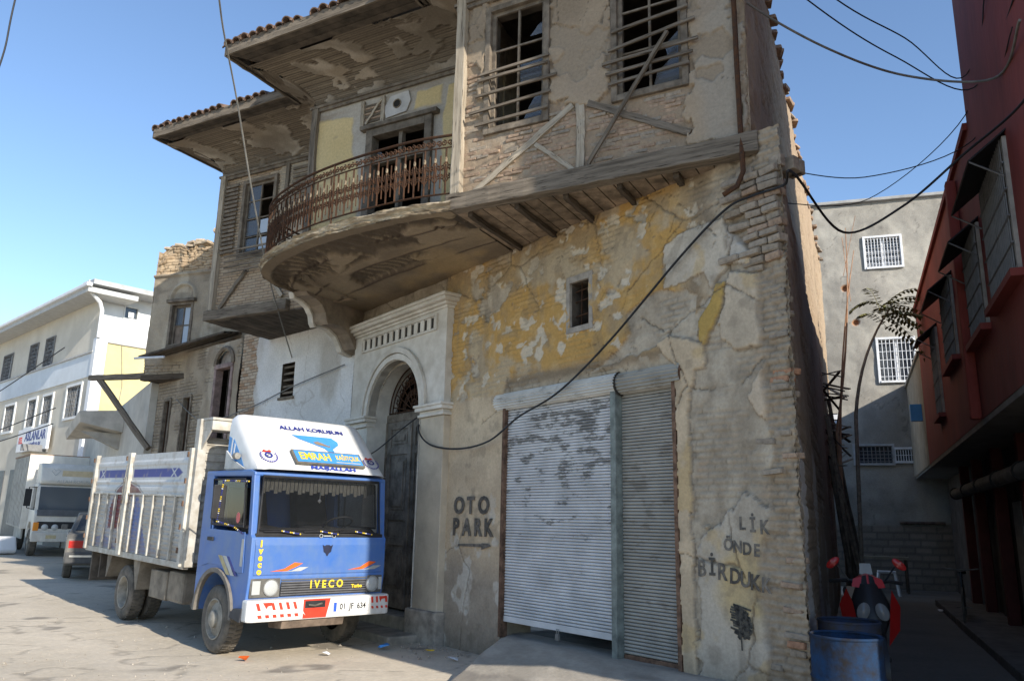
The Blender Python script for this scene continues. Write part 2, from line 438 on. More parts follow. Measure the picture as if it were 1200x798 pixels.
CREAM = (0.53, 0.44, 0.325)
PATCHES = [  # polygons (along, up), thickness, colour, edge roughness
    ([(5.51, 4.01), (5.81, 3.93), (5.95, 3.8), (6.05, 3.62), (5.97, 3.25), (5.77, 3.22), (5.57, 3.23), (5.36, 3.38), (5.34, 3.54), (5.43, 3.71), (5.46, 3.91)], .028, (0.52, 0.45, 0.36), .03),
    ([(5.65, 2.77), (5.84, 3.11), (6.02, 3.14), (6.09, 2.99), (6.05, 2.65), (5.93, 2.45), (5.81, 2.52)], .028, (0.52, 0.44, 0.35), .02),
    ([(4.57, 3.45), (4.71, 3.52), (4.97, 3.45), (5.15, 3.37), (5.16, 3.12), (5.05, 3.1), (5.01, 2.96), (4.95, 2.8), (4.95, 1.2), (4.97, .2), (4.79, .2), (4.79, 2.94), (4.80, 3.18), (4.64, 3.31)], .024, (0.53, 0.435, 0.32), .02),
    ([(4.7, 4.49), (5.05, 4.62), (5.45, 4.60), (5.55, 4.30), (5.45, 4.06), (5.28, 3.9), (5.2, 4.1), (4.95, 4.03), (4.69, 4.05)], .022, (0.50, 0.455, 0.39), .03),
    ([(5.34, 3.94), (5.44, 3.93), (5.39, 3.69), (5.28, 3.5), (5.17, 3.36), (5.1, 3.39), (5.12, 3.63), (5.25, 3.75)], .026, (0.47, 0.33, 0.11), .012),
    ([(5.50, 4.46), (5.75, 4.44), (5.86, 4.22), (5.72, 4.06), (5.52, 4.12)], .022, (0.48, 0.45, 0.41), .03),
    ([(5.02, 1.5), (5.35, 1.72), (5.62, 1.92), (5.83, 1.75), (5.84, 1.45), (5.74, 1.28), (5.72, 0.95), (5.86, 0.8), (5.85, .45), (5.5, .2), (4.98, .2)], .020, (0.44, 0.40, 0.345), .05),
]
def courses(U, Z, pitch=0.062, seed=5):
    r = np.floor(Z / pitch + 0.35 * (fbm(U * 1.5, Z * 0.6, seed + 3, 3) - .5)); f = Z / pitch + 0.35 * (fbm(U * 1.5, Z * 0.6, seed + 3, 3) - .5) - r
    L = 0.21; x = U / L + 0.5 * (np.mod(r, 2)) + 0.3 * _h(r, r * 0, seed)
    fx = x - np.floor(x)
    g = np.minimum(np.minimum(f, 1 - f) * pitch, np.minimum(fx, 1 - fx) * L)
    return sst(0.002, 0.016, g), _h(np.floor(x), r, seed + 1)

def facade_fn(U, Z):
    n1 = fbm(U * 0.9, Z * 0.9, 11, 5); n2 = fbm(U * 3.1, Z * 3.1, 12, 5); n3 = fbm(U * 11, Z * 11, 13, 4); n4 = fbm(U * 2.1 + 5, Z * 4.2, 14, 5)
    cg, ch = courses(U, Z)
    n5 = fbm(U * 27, Z * 27, 15, 3)
    wx = U + .10 * (n2 - .5) + .03 * (n3 - .5); wz = Z + .10 * (fbm(U * 3.3 + 7, Z * 3.3, 16, 4) - .5) + .03 * (n5 - .5)
    cb1, ci1 = cells(wx * 2.6, wz * 2.9, 3); cb2, ci2 = cells(wx * 7, wz * 8, 5); cb0, ci0 = cells(wx * .9, wz * 1.0, 9)
    # bottom layer: rough grey mortar smeared over brick courses
    C = rgb((0.29, 0.25, 0.20), (0.43, 0.385, 0.32), sst(0.25, 0.75, 0.55 * n2 + 0.45 * n3))
    rough_z = sst(0.50, 0.66, n4) * (1 - .35 * sst(4.9, 5.2, U))
    H = -0.018 + (n2 - .5) * 0.025 + (n3 - .5) * 0.02 - (1 - cg) * 0.02 * rough_z + (ch - .5) * .012 * rough_z
    C = mixc(C, (0.20, 0.175, 0.14), (1 - cg) * rough_z * 0.55)
    C = mixc(C, rgb((0.36, 0.26, 0.185), (0.42, 0.34, 0.26), ch), cg * rough_z * sst(0.6, 0.7, fbm(U * 1.7, Z * 1.7, 61, 3)) * 0.8)
    # ochre limewash over plaster on the upper left
    zone = sst(0.0, 0.35, Z - 3.18 + 0.22 * sst(2.0, 1.9, U)) * sst(5.35, 4.75, U + 0.9 * (n1 - .5)) * sst(0.40, 0.55, U)
    hole = sst(0.575, 0.585, n2 * 0.33 + n1 * 0.35 + .13 * ci1 + .10 * ci2 + 0.05 * sst(3.6, 4.9, U) + .02 * (n5 - .5))
    M1 = sdpoly(U, Z, [(4.13, 3.86), (4.44, 4.0), (4.61, 4.04), (4.86, 3.96), (4.96, 3.99), (5.09, 3.87), (5.09, 3.42), (4.71, 3.49), (4.57, 3.45), (4.25, 3.38), (3.9, 3.36), (3.3, 3.22), (3.95, 3.45), (4.19, 3.64)]) + 0.05 * (n3 - .5) + .05 * (n2 - .5)
    plas = zone * (1 - hole) * sst(-0.005, 0.01, M1)
    fade = sst(0.42, 0.66, fbm(U * 1.5, Z * 2.4, 21, 5) + 0.32 * sst(4.35, 4.95, Z) * sst(4.2, 2.5, U) + 0.10 * sst(1.6, 0.7, U) - 0.10)
    och = rgb((0.43, 0.275, 0.10), (0.32, 0.24, 0.145), fade)
    och = mixc(och, (0.50, 0.355, 0.17), sst(0.5, 0.75, n3) * 0.5)
    och = mixc(och, (0.40, 0.35, 0.27), sst(0.60, 0.72, fbm(U * 2.3 + 9, Z * 2.3, 33, 5)) * 0.75)
    C = C * (1 - plas[..., None]) + och * plas[..., None]; H = H + plas * 0.034
    C = mixc(C, (0.16, 0.13, 0.10), sst(.05, .5, plas) * sst(.95, .5, plas) * .7)  # occlusion shade painted along the broken plaster edges
    # whitish flakes where the wash came off
    fl = sst(0.66, 0.67, .60 * fbm(U * 4.6, Z * 4.6, 27, 4) + .40 * ci2 + .03 * (n5 - .5)) * plas
    C = mixc(C, (0.53, 0.49, 0.42), fl * 0.85); H = H - fl * 0.010
    # cream plaster beside the door, grey with damp below
    low = sst(3.27, 3.20, Z + 0.03 * (n2 - .5)) * sst(0.0, 0.1, U - 0.1) * sst(2.0, 1.93, U)
    cr = rgb(CREAM, (0.44, 0.36, 0.265), sst(0.3, 0.7, n2))
    damp = sst(1.35, 0.7, Z + 0.7 * (n1 - .5) + 0.4 * (n2 - .5))
    cr = cr * (1 - damp[..., None]) + rgb((0.25, 0.22, 0.185), (0.345, 0.31, 0.265), n3) * damp[..., None]
    cr = mixc(cr, (0.50, 0.49, 0.46), sst(0.60, 0.66, fbm(U * 4, Z * 3, 37, 4)) * 0.7 * sst(2.4, 1.4, Z))
    C = C * (1 - low[..., None]) + cr * low[..., None]
    H = H * (1 - low) + low * (0.004 + (n2 - .5) * 0.02 + (n3 - .5) * 0.006 - 0.02 * sst(0.62, 0.7, n2) * damp)
    # islands of the old stucco
    wob = (n3 - .5) + 0.7 * (n2 - .5) + .55 * (ci2 - .5) + .3 * (n5 - .5)
    for poly, th, col, er in PATCHES:
        sd = sdpoly(U, Z, poly) + er * 2.0 * wob
        w = sst(0.005, -0.005, sd)
        pc = rgb(col, tuple(c * 0.80 for c in col), sst(0.3, 0.75, n2))
        pc = mixc(pc, (0.44, 0.32, 0.15), sst(0.57, 0.68, fbm(U * 3.3, Z * 3.3, 51, 4)) * 0.5)
        C = C * (1 - w[..., None]) + pc * w[..., None]
        H = H * (1 - w) + w * (th * 0.85 + (n2 - .5) * 0.010)
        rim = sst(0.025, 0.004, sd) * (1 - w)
        C = mixc(C, (0.13, 0.11, 0.09), rim * 0.6)  # dark rim painted as contact shade round each patch
    # yellow rubbed round the stencil on the right pier
    C = mixc(C, (0.46, 0.35, 0.17), sst(0.42, 0.12, np.hypot((U - 5.52) * 1.2, Z - 1.12) + 0.5 * (n2 - .5)) * 0.75)
    # cracks
    for cb_, wd, lo in ((cb0, .018, .48), (cb1, .016, .62)):
        ck = sst(wd, wd * .3, cb_) * sst(lo, lo + .05, fbm(U * .8 + lo * 9, Z * .8, 85, 4))
        C = mixc(C, (0.11, 0.092, 0.075), ck * 0.6); H = H - ck * 0.022
    # grime streaks running down and random darker blotches
    stk = sst(.56, .74, fbm(U * 7, Z * .55, 87, 4)) * sst(.4, .6, n1)
    C = mixc(C, (0.20, 0.17, 0.135), stk * .38)
    C = mixc(C, (0.17, 0.145, 0.115), sst(.60, .72, fbm(U * 6, Z * 6, 89, 5)) * .35)
    # brick corner: plaster gone in a ragged strip
    edge = 5.80 - 0.18 * sst(4.0, 4.5, Z) + 0.28 * (n1 - .5) + 0.16 * (n2 - .5) - 0.12 * sst(1.8, 1.2, Z)
    cn = sst(-0.02, 0.02, U - edge)
    C = C * (1 - cn[..., None]) + mixc(rgb((0.24, 0.20, 0.155), (0.36, 0.31, 0.25), n3), (0.15, 0.125, 0.10), (1 - cg) * 0.35 * sst(.4, .6, n4)) * cn[..., None]
    H = H * (1 - cn) + cn * (-0.020 + (n3 - .5) * 0.07 + (n2 - .5) * .07 - .02 * (1 - cg))
    # colour darkens unevenly towards the foot
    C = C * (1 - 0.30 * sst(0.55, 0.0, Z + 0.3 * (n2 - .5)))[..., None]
    return H, C

def facade_mask(U, Z):
    g = (U > 1.95) & (U < 4.77) & (Z < 3.06)
    w = (U > 3.21) & (U < 3.54) & (Z > 3.87) & (Z < 4.42)
    d = (np.abs(U - ARCH_C) < ARCH_R + .02) & ((Z < SPRING) | (np.hypot(U - ARCH_C, Z - SPRING) < ARCH_R + .02))
    return ~(g | w | d)
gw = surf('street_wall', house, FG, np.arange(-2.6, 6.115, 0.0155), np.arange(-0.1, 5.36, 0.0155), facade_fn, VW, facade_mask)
gw['label'] = 'street wall in peeling ochre, cream and grey plaster'

# bricks that show at the corner of the street wall
def brick_mesh(name, L, h, d, seed, material):
    rnd = random.Random(seed); b = MB().box(-L / 2, L / 2, -d / 2, d / 2, -h / 2, h / 2)
    me = b.mesh(name, local=True); bm = bmesh.new(); bm.from_mesh(me)
    bmesh.ops.bevel(bm, geom=list(bm.edges), offset=h * 0.16, segments=1, affect='EDGES', clamp_overlap=True)
    for v in bm.verts: v.co += Vector((rnd.uniform(-1.4, 1.4), rnd.uniform(-1.2, 1.2), rnd.uniform(-1, 1))) * h * 0.10
    bm.to_mesh(me); bm.free(); me.materials.append(material); return me
def put(name, me, parent, m, sc=(1, 1, 1)):
    o = bpy.data.objects.new(name, me); C_.objects.link(o); o.parent = parent
    o.matrix_local = ROOTINV[root_of(parent).name] @ m @ Matrix.Diagonal((*sc, 1))
    return o
cb = [brick_mesh('brick', 0.22, 0.05, 0.12, i, (brick_grey, brick_pink, brick_grey, brick_grey)[i % 4]) for i in range(8)]
cbr = [brick_mesh('brick', 0.22, 0.05, 0.12, 40 + i, brick_red) for i in range(2)]
rnd = random.Random(3)
z = 0.18; row = 0
while z < 4.98:
    top = z > 4.0
    hgt = 0.078 if top else 0.068
    n = 2 if (row % 2 == 0 or top) else 1
    if top and row % 2 == 0: n = 3
    u = 6.11 + rnd.uniform(-.05, .012)
    for k in range(n):
        L = rnd.uniform(0.16, 0.26) if k else rnd.uniform(0.12, 0.24)
        if rnd.random() < (0.08 if top else 0.74) and (k or not top): u -= L; continue
        me = rnd.choice(cbr) if rnd.random() < 0.05 else rnd.choice(cb)
        o = rnd.uniform(-0.055, -0.012) + (0.045 if top else 0)
        m = FG @ Matrix.Translation((u - L / 2, -0.035 + o, z)) @ Matrix.Rotation(rnd.uniform(-.06, .06), 4, 'Y') @ Matrix.Rotation(rnd.uniform(-.10, .10), 4, 'Z')
        put('brick', me, gw, m, (L / 0.22, 1, (hgt - 0.014) / 0.05)); u -= L + 0.012
    z += hgt; row += 1

# ---- the alley side of the house ------------------------------------------------
def side_fn(U, Z):
    n1 = fbm(U * 0.7, Z * 0.9, 111, 5); n2 = fbm(U * 3, Z * 3, 112, 5); n3 = fbm(U * 10, Z * 10, 113, 4)
    cg, ch = courses(U, Z, 0.07, 7)
    C = rgb((0.27, 0.225, 0.18), (0.36, 0.305, 0.245), n2); ex = sst(0.42, 0.55, n1 + 0.3 * sst(0.7, 0.1, U))
    C = mixc(C, (0.13, 0.11, 0.09), (1 - cg) * ex * 0.6)
    H = (n2 - .5) * 0.04 + (n3 - .5) * 0.02 - (1 - cg) * ex * 0.015
    wh = sst(0.54, 0.58, fbm(U * 1.6, Z * 0.6, 117, 4)) * sst(2.6, 2.2, Z) * sst(0.2, 0.5, Z)
    C = mixc(C, (0.48, 0.48, 0.49), wh * 0.8); H = H + wh * 0.01
    return H, C
surf('alley_wall', house, FS, np.concatenate([np.arange(0, 5, 0.03), np.arange(5, 15.01, 0.12)]), np.arange(-0.1, 5.06, 0.03), side_fn, VW)
# upper side wall: soft brick and lime mortar, ragged on top
p0 = BL + BD * 3.47; p1 = CC + DD * 15.0 + Vector((DD.y, -DD.x, 0)) * 0.06
SD = (p1 - p0).normalized(); FSU = frame(p0, SD, Vector((SD.y, -SD.x, 0)))
def sideu_fn(U, Z):
    n1 = fbm(U * 0.9, Z * 0.9, 211, 5); n2 = fbm(U * 3, Z * 3, 212, 5); n3 = fbm(U * 12, Z * 12, 213, 4)
    cg, ch = courses(U, Z, 0.07, 9); ex = sst(0.4, 0.6, n1)
    C = rgb((0.27, 0.21, 0.155), (0.40, 0.325, 0.24), 0.5 * n2 + .5 * n3)
    C = mixc(C, (0.16, 0.12, 0.085), (1 - cg) * ex * 0.6)
    return (n2 - .5) * 0.05 + (n3 - .5) * 0.025 - (1 - cg) * ex * 0.02, C
def sideu_pos(U, Z, H):
    t = (Z - 4.9) / 3.9
    zz = 4.9 + t * (3.75 + 0.5 * (fbm(U * 1.1, U * 0, 5, 5) - .5) + 0.12 * _h(np.floor(U / 0.2), U * 0, 6))
    return np.stack([U, H, zz], -1)
surf('upper_alley_wall', house, FSU, np.concatenate([np.arange(0, 4, 0.03), np.arange(4, 15.0, 0.06)]), np.linspace(4.9, 8.8, 100), sideu_fn, VW, pos=sideu_pos)
rnd = random.Random(9)
for k in range(46):                        # loose bricks along the ragged top
    u = 0.4 + k * 0.31 + rnd.uniform(-.1, .1)
    zt = 4.9 + 3.75 + 0.5 * (float(fbm(np.array(u * 1.1), np.array(0.0), 5, 5)) - .5)
    m = FSU @ Matrix.Translation((u, rnd.uniform(-.06, .03), zt + rnd.uniform(0.0, 0.09))) @ Matrix.Rotation(rnd.uniform(-.3, .3), 4, 'Z') @ Matrix.Rotation(rnd.uniform(-.15, .15), 4, 'Y')
    put('brick', rnd.choice(cb[1::4] + cb[:2]), house, m, (1, 1.2, 1.2))
# broken ledge where the wall below stands proud of the storey above
b = MB(FG)
rnd = random.Random(4)
for k in range(26):
    u = 5.55 + 0.58 * rnd.random(); o = -rnd.uniform(0.0, 0.35)
    s = rnd.uniform(0.03, 0.09); b.box(u - s, u + s, o - s * .7, o + s * .5, 4.93, 4.98 + rnd.uniform(.0, .10))
b.build('ledge_rubble', brick_grey, house, bevel=0.01)

# dark rooms behind the openings, floors and ceilings
b = MB(FG)
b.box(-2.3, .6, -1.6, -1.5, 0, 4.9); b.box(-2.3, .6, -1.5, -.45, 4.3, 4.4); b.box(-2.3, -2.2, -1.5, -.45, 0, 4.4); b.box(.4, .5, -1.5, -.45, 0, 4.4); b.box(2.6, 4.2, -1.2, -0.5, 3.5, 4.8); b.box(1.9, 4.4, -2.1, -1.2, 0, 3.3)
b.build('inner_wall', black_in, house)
b = MB(FU)
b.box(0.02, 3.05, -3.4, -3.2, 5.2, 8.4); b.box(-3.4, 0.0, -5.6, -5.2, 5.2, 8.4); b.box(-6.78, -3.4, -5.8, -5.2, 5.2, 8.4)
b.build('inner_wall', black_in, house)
b = MB(FU)
b.box(0.02, 3.08, -3.2, -0.03, 5.19, 5.24); b.box(-3.4, 0.0, -5.2, -1.2, 5.245, 5.28); b.box(-6.78, -3.42, -5.2, -2.4, 5.16, 5.24)
b.build('upper_floor', timber_dark, house)
b = MB(FU)
b.box(0.02, 3.08, -3.2, -0.03, 8.30, 8.38); b.box(-3.4, 0.0, -5.2, -1.2, 8.30, 8.38); b.box(-6.78, -3.42, -5.2, -2.4, 8.30, 8.38)
b.build('upper_ceiling', timber_dark, house)
# ---- portal ---------------------------------------------------------------------
portal = MB(FG)
n = 28
arc = [(ARCH_C + ARCH_R * math.cos(math.pi * i / n), SPRING + 0.06 + ARCH_R * math.sin(math.pi * i / n)) for i in range(n + 1)]
portal.prism([(-2.15, 3.24), (-2.15, 4.62), (0.70, 4.62), (0.70, 3.24)] + arc, 'xz', -0.02, 0.12)
pt = portal.build('portal', stone, house)
pt['label'] = 'pale carved stone door surround with arch and slotted frieze'
def ring(r0, r1, o0, o1, name):
    b = MB(FG); vs = []; fs = []; k = 30
    for i in range(k + 1):
        t = math.pi * i / k
        for r, o in ((r0, o0), (r0, o1), (r1, o1), (r1, o0)): vs.append((ARCH_C + r * math.cos(t), o, SPRING + 0.06 + r * math.sin(t)))
    for i in range(k):
        for j in range(4): fs.append((i * 4 + j, i * 4 + (j + 1) % 4, (i + 1) * 4 + (j + 1) % 4, (i + 1) * 4 + j))
    b.add(vs, fs); b.build(name, stone, pt, bevel=0.006)
ring(0.81, 0.90, 0.121, 0.155, 'archivolt'); ring(0.915, 1.0, 0.121, 0.175, 'archivolt')
for u0, u1 in ((0.08, 0.70), (-2.15, -1.56)):
    MB(FG).box(u0, u1, -0.02, 0.11, -0.05, 3.06).build('pilaster', stone if u0 < 0 else mat('pilaster_plaster', (0.50, 0.425, 0.32), 0.9, 0.2, 2.0, 0.012, 14, col2=(0.36, 0.305, 0.235)), pt, bevel=0.012)
    c = MB(FG); c.box(u0 - .03, u1 + .03, -0.02, 0.15, 3.062, 3.10).box(u0 - .0, u1 + .0, -0.02, 0.13, 3.10, 3.145).box(u0 - .05, u1 + .05, -0.02, 0.19, 3.145, 3.20).box(u0 - .07, u1 + .07, -0.02, 0.21, 3.20, 3.238)
    c.build('capital', stone, pt, bevel=0.008)
MB(FG).box(-0.02, 0.76, 0.0, 0.17, -0.05, 0.42).build('pilaster_base', mat('base_plaster', (0.34, 0.30, 0.25), 0.95, 0.25, 5, 0.012, 14), pt, bevel=0.03)
# cornice and slotted frieze
c = MB(FG)
for z0, z1, o in ((4.622, 4.66, 0.15), (4.66, 4.70, 0.20), (4.70, 4.755, 0.27), (4.755, 4.80, 0.30)):
    c.box(-2.15 - (o - .12), 0.70 + (o - .12), -0.02, o, z0, z1)
c.build('cornice', stone, pt, bevel=0.010)
fr = MB(FG); fr.box(-1.86, 0.46, 0.121, 0.150, 4.545, 4.575).box(-1.86, 0.46, 0.121, 0.150, 4.325, 4.355).box(-1.86, -1.83, 0.121, 0.150, 4.355, 4.545).box(0.43, 0.46, 0.121, 0.150, 4.355, 4.545)
fr.build('frieze_frame', stone, pt)
slot = mat('slot_painted_shade', (0.045, 0.04, 0.034), 0.95, 0.2)  # near-black colour paints the shade inside the frieze slots
for k in range(12):
    u = -1.78 + k * 0.188
    MB(FG).box(u, u + 0.085, 0.1215, 0.1225, 4.375, 4.53).build('slot', slot, pt)
for k in range(13):
    u = -1.83 + k * 0.188 - 0.053
    MB(FG).box(max(u, -1.829), min(u + 0.103, 0.429), 0.123, 0.142, 4.36, 4.542).build('slot_bar', stone, pt, bevel=0.01)
# arch soffit and door jambs
rv = MB(FG); vs = []; fs = []
prof = [(ARCH_C + ARCH_R, 0.0)] + [(ARCH_C + ARCH_R * math.cos(math.pi * i / n), SPRING + 0.06 + ARCH_R * math.sin(math.pi * i / n)) for i in range(n + 1)] + [(ARCH_C - ARCH_R, 0.0)]
for u, z in prof: vs += [(u, 0.119, z), (u, -0.42, z)]
fs = [(2 * i, 2 * i + 1, 2 * i + 3, 2 * i + 2) for i in range(len(prof) - 1)]
rv.add(vs, fs); rv.build('reveal', mat('reveal_plaster', (0.58, 0.55, 0.49), 0.9, 0.15, 2.5, 0.006, 30), pt, smooth=True)
# door
FGD = FG @ Matrix.Translation((0, .14, 0))
door = MB(FGD).box(-1.56, 0.08, -0.46, -0.38, 3.15, 3.28).box(-1.56, -1.50, -0.46, -0.37, 0.3, 3.15).box(0.02, 0.08, -0.46, -0.37, 0.3, 3.15).build('door_frame', timber, pt, bevel=0.01)
for u0, u1 in ((-1.50, -0.745), (-0.735, 0.02)):
    lf = MB(FGD); lf.box(u0, u1, -0.44, -0.41, 0.3, 3.15)
    for a, b_ in ((u0, u0 + .11), (u1 - .11, u1)): lf.box(a, b_, -0.409, -0.385, 0.3, 3.15)
    for z0, z1 in ((0.3, 0.52), (1.22, 1.34), (1.60, 1.70), (2.62, 2.74), (3.03, 3.15)): lf.box(u0 + .112, u1 - .112, -0.409, -0.386, z0, z1)
    leaf = lf.build('door_leaf', door_wood, house, bevel=0.006)
    leaf['label'] = 'tall weathered wooden door leaf with panels'
    for z0, z1 in ((0.58, 1.16), (1.76, 2.56), (2.79, 2.98)):
        pl = MB(FGD); pl.box(u0 + .15, u1 - .15, -0.409, -0.395, z0, z1).box(u0 + .20, u1 - .20, -0.395, -0.378, z0 + .05, z1 - .05)
        pl.build('panel', door_wood, leaf, bevel=0.006)
MB(FGD).box(-0.77, -0.71, -0.385, -0.36, 0.3, 3.14).build('cover_strip', door_wood, house, bevel=0.008)
# fanlight: iron scrolls over the transom
fan = MB(FGD)
ctr = (ARCH_C, 3.29)
for rr in (0.76, 0.66):
    fan.tube([(ctr[0] + rr * math.cos(math.pi * i / 24), -0.40, ctr[1] + (rr - .03) * math.sin(math.pi * i / 24)) for i in range(25)], 0.012, 5)
fan.tube([(-1.5, -0.40, 3.30), (0.02, -0.40, 3.30)], 0.013, 5)
def scroll(cx, cz, r, a0, turns, y=-0.40, sgn=1, k=16):
    return [(cx + r * (1 - .75 * i / k) * math.cos(a0 + sgn * turns * 2 * math.pi * i / k), y, cz + r * (1 - .75 * i / k) * math.sin(a0 + sgn * turns * 2 * math.pi * i / k)) for i in range(k + 1)]
for i in range(9):
    t = math.pi * (i + .5) / 9
    fan.tube([(ctr[0] + .10 * math.cos(t), -0.40, ctr[1] + .10 * math.sin(t)), (ctr[0] + .64 * math.cos(t), -0.40, ctr[1] + .62 * math.sin(t))], 0.010, 5)
    for rr, s in ((.50, .085), (.30, .055)):
        for sg in (-1, 1):
            tt = t + sg * 0.11 * (.5 / rr)
            fan.tube(scroll(ctr[0] + rr * math.cos(tt), ctr[1] + rr * math.sin(tt), s, t, 1.3, sgn=sg), 0.008, 4)
fan.tube(scroll(ctr[0], ctr[1] + .1, 0.10, 0, 1.2), 0.012, 5)
fan.build('fanlight_grille', iron, pt)
MB(FG).box(-2.05, 0.05, -0.45, 0.10, -0.02, 0.27).build('threshold', mat('worn_step', (0.30, 0.265, 0.215), 0.95, 0.2, 4, 0.01, 20), house, bevel=0.03)
MB(FG).box(-2.2, 0.35, 0.12, 0.62, -0.05, 0.10).build('doorstep', MATS['worn_step'], house, bevel=0.03)

# ---- little barred window over the shutters ---------------------------------------
sw = MB(FG); sw.box(3.15, 3.21, -0.03, 0.022, 3.80, 4.50).box(3.54, 3.60, -0.03, 0.022, 3.80, 4.50).box(3.21, 3.54, -0.03, 0.022, 3.80, 3.87).box(3.21, 3.54, -0.03, 0.022, 4.42, 4.50)
w = sw.build('small_window', mat('window_plaster', (0.37, 0.33, 0.28), 0.9, 0.2, 6, 0.006, 40), house, bevel=0.006)
r = MB(FG); r.box(3.205, 3.215, -0.35, -0.02, 3.87, 4.42).box(3.535, 3.545, -0.35, -0.02, 3.87, 4.42).box(3.21, 3.54, -0.35, -0.02, 3.86, 3.87).box(3.21, 3.54, -0.35, -0.02, 4.42, 4.43).box(3.2, 3.55, -0.36, -0.351, 3.86, 4.43)
r.build('reveal', timber_dark, w)
for zz in (4.02, 4.20, 4.33): MB(FG).tube([(3.21, -0.08, zz), (3.54, -0.09, zz + .02)], 0.009, 5).build('bar', iron, w)
for uu in (3.31, 3.43): MB(FG).tube([(uu, -0.085, 3.87), (uu + .01, -0.085, 4.42)], 0.008, 5).build('bar', iron, w)

# ---- whitewashed wall left of the door --------------------------------------------
def white_fn(U, Z):
    n1 = fbm(U * 0.8, Z * 0.8, 311, 5); n2 = fbm(U * 3, Z * 3, 312, 5); n3 = fbm(U * 11, Z * 11, 313, 4)
    C = rgb((0.60, 0.615, 0.64), (0.73, 0.75, 0.79), sst(0.3, 0.7, .6 * n1 + .4 * n2))
    H = (n1 - .5) * 0.05 + (n2 - .5) * 0.014
    dirt = sst(0.52, 0.72, fbm(U * 1.3, Z * 0.7, 317, 5)); C = mixc(C, (0.36, 0.33, 0.29), dirt * 0.6)
    C = mixc(C, (0.30, 0.25, 0.19), sst(3.2, 1.2, Z + .9 * (n1 - .5)) * 0.5)
    C = mixc(C, (0.33, 0.29, 0.25), sst(0.93, 0.98, 1 - np.abs(fbm(U * 1.1, Z * 0.8, 319, 5) - .5) * 7) * 0.4)
    ex = sst(-0.05, 0.05, U - 3.28 + 0.5 * (n2 - .5) + .3 * (n1 - .5))
    cg, ch = courses(U, Z, 0.066, 17)
    bc = mixc(rgb((0.36, 0.24, 0.16), (0.50, 0.44, 0.37), ch), (0.12, 0.10, 0.08), (1 - cg) * .8)
    C = C * (1 - ex[..., None]) + bc * ex[..., None]; H = H - ex * 0.02 - ex * (1 - cg) * 0.02
    return H, C
def white_mask(U, Z): return ~((U > 1.86) & (U < 2.30) & (Z > 3.86) & (Z < 4.52))
ww = surf('whitewashed_wall', house, FW, np.arange(0, 3.96, 0.02), np.arange(-0.05, 5.36, 0.02), white_fn, VW, white_mask)
r = MB(FW); r.box(1.86, 1.87, -0.4, 0.0, 3.86, 4.52).box(2.29, 2.30, -0.4, 0.0, 3.86, 4.52).box(1.86, 2.30, -0.4, 0.0, 3.85, 3.86).box(1.86, 2.30, -0.4, 0.0, 4.52, 4.53).box(1.86, 2.3, -0.41, -0.40, 3.85, 4.53)
w = r.build('small_window', timber_dark, house); w['label'] = 'small dark barred window in the whitewashed wall'
MB(FW).box(1.82, 2.34, -0.02, 0.035, 3.80, 3.85).build('sill', timber, w)
for k in range(5): MB(FW).box(1.87, 2.29, -0.06, -0.03, 3.92 + .125 * k, 3.96 + .125 * k).build('slat', timber, w)

# ================================================================== right-hand bay
def baywall_fn(U, Z):
    n1 = fbm(U * 1.3, Z * 1.3, 411, 5); n2 = fbm(U * 4, Z * 4, 412, 5); n3 = fbm(U * 13, Z * 13, 413, 4); cbb, cib = cells(U * 3 + .3 * n2, Z * 3 + .3 * n3, 21); cbs, cis = cells(U * 8 + .3 * n2, Z * 8 + .3 * n3, 23)
    C = mixc(rgb((0.23, 0.18, 0.135), (0.32, 0.255, 0.19), n3), (0.33, 0.29, 0.24), sst(.55, .7, n2) * .5)
    H = -0.014 + (n3 - .5) * 0.014
    wob = 0.10 * (n2 - .5) + 0.05 * (n3 - .5) + .09 * (cis - .5)
    # plaster keeps between and beside the windows
    P = np.minimum(np.minimum(
        sdpoly(U, Z, [(1.27, 7.9), (1.27, 6.35), (1.45, 6.22), (1.60, 6.20), (1.75, 6.12), (2.0, 6.22), (2.0, 7.9)]),
        sdpoly(U, Z, [(2.9, 7.9), (2.9, 6.03), (2.83, 5.8), (2.92, 5.62), (2.86, 5.42), (3.42, 5.30), (3.42, 7.9)])),
        sdpoly(U, Z, [(0.15, 7.9), (0.15, 7.1), (0.3, 6.95), (0.33, 6.6), (0.22, 6.35), (0.42, 6.3), (0.42, 7.9)])) + wob
    w = sst(0.006, -0.006, P)
    pc = rgb((0.33, 0.27, 0.205), (0.24, 0.195, 0.148), sst(.3, .7, n1))
    pc = mixc(pc, (0.30, 0.275, 0.24), sst(2.8, 3.05, U + .3 * (n1 - .5)) * .85)
    pc = mixc(pc, (0.27, 0.225, 0.18), sst(.55, .75, fbm(U * 1.1, Z * 3, 417, 5)) * .6)
    C = C * (1 - w[..., None]) + pc * w[..., None]; H = H * (1 - w) + w * (0.024 + (n2 - .5) * .014)
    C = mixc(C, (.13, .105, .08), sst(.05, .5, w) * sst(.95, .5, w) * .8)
    ck = sst(.02, .005, cbb) * w * sst(.42, .5, n1)
    C = mixc(C, (0.10, 0.09, 0.075), ck * .8); H = H - ck * .015
    h2 = sst(.60, .61, .6 * fbm(U * 2.2, Z * 2.2, 423, 4) + .4 * cib) * w
    C = mixc(C, (0.27, 0.225, 0.175), h2); H = H - h2 * .022
    return H, C
W1 = (0.40, 1.26, 6.06, 7.74); W2 = (2.02, 2.88, 6.08, 7.74)
def bay_mask(U, Z):
    m = np.ones(U.shape, bool)
    for a0, a1, z0, z1 in (W1, W2): m &= ~((U > a0) & (U < a1) & (Z > z0) & (Z < z1))
    return m
bw = surf('bay_wall', house, FU, np.arange(0.0, 3.48, 0.014), np.arange(5.2, 8.35, 0.014), baywall_fn, VW, bay_mask)
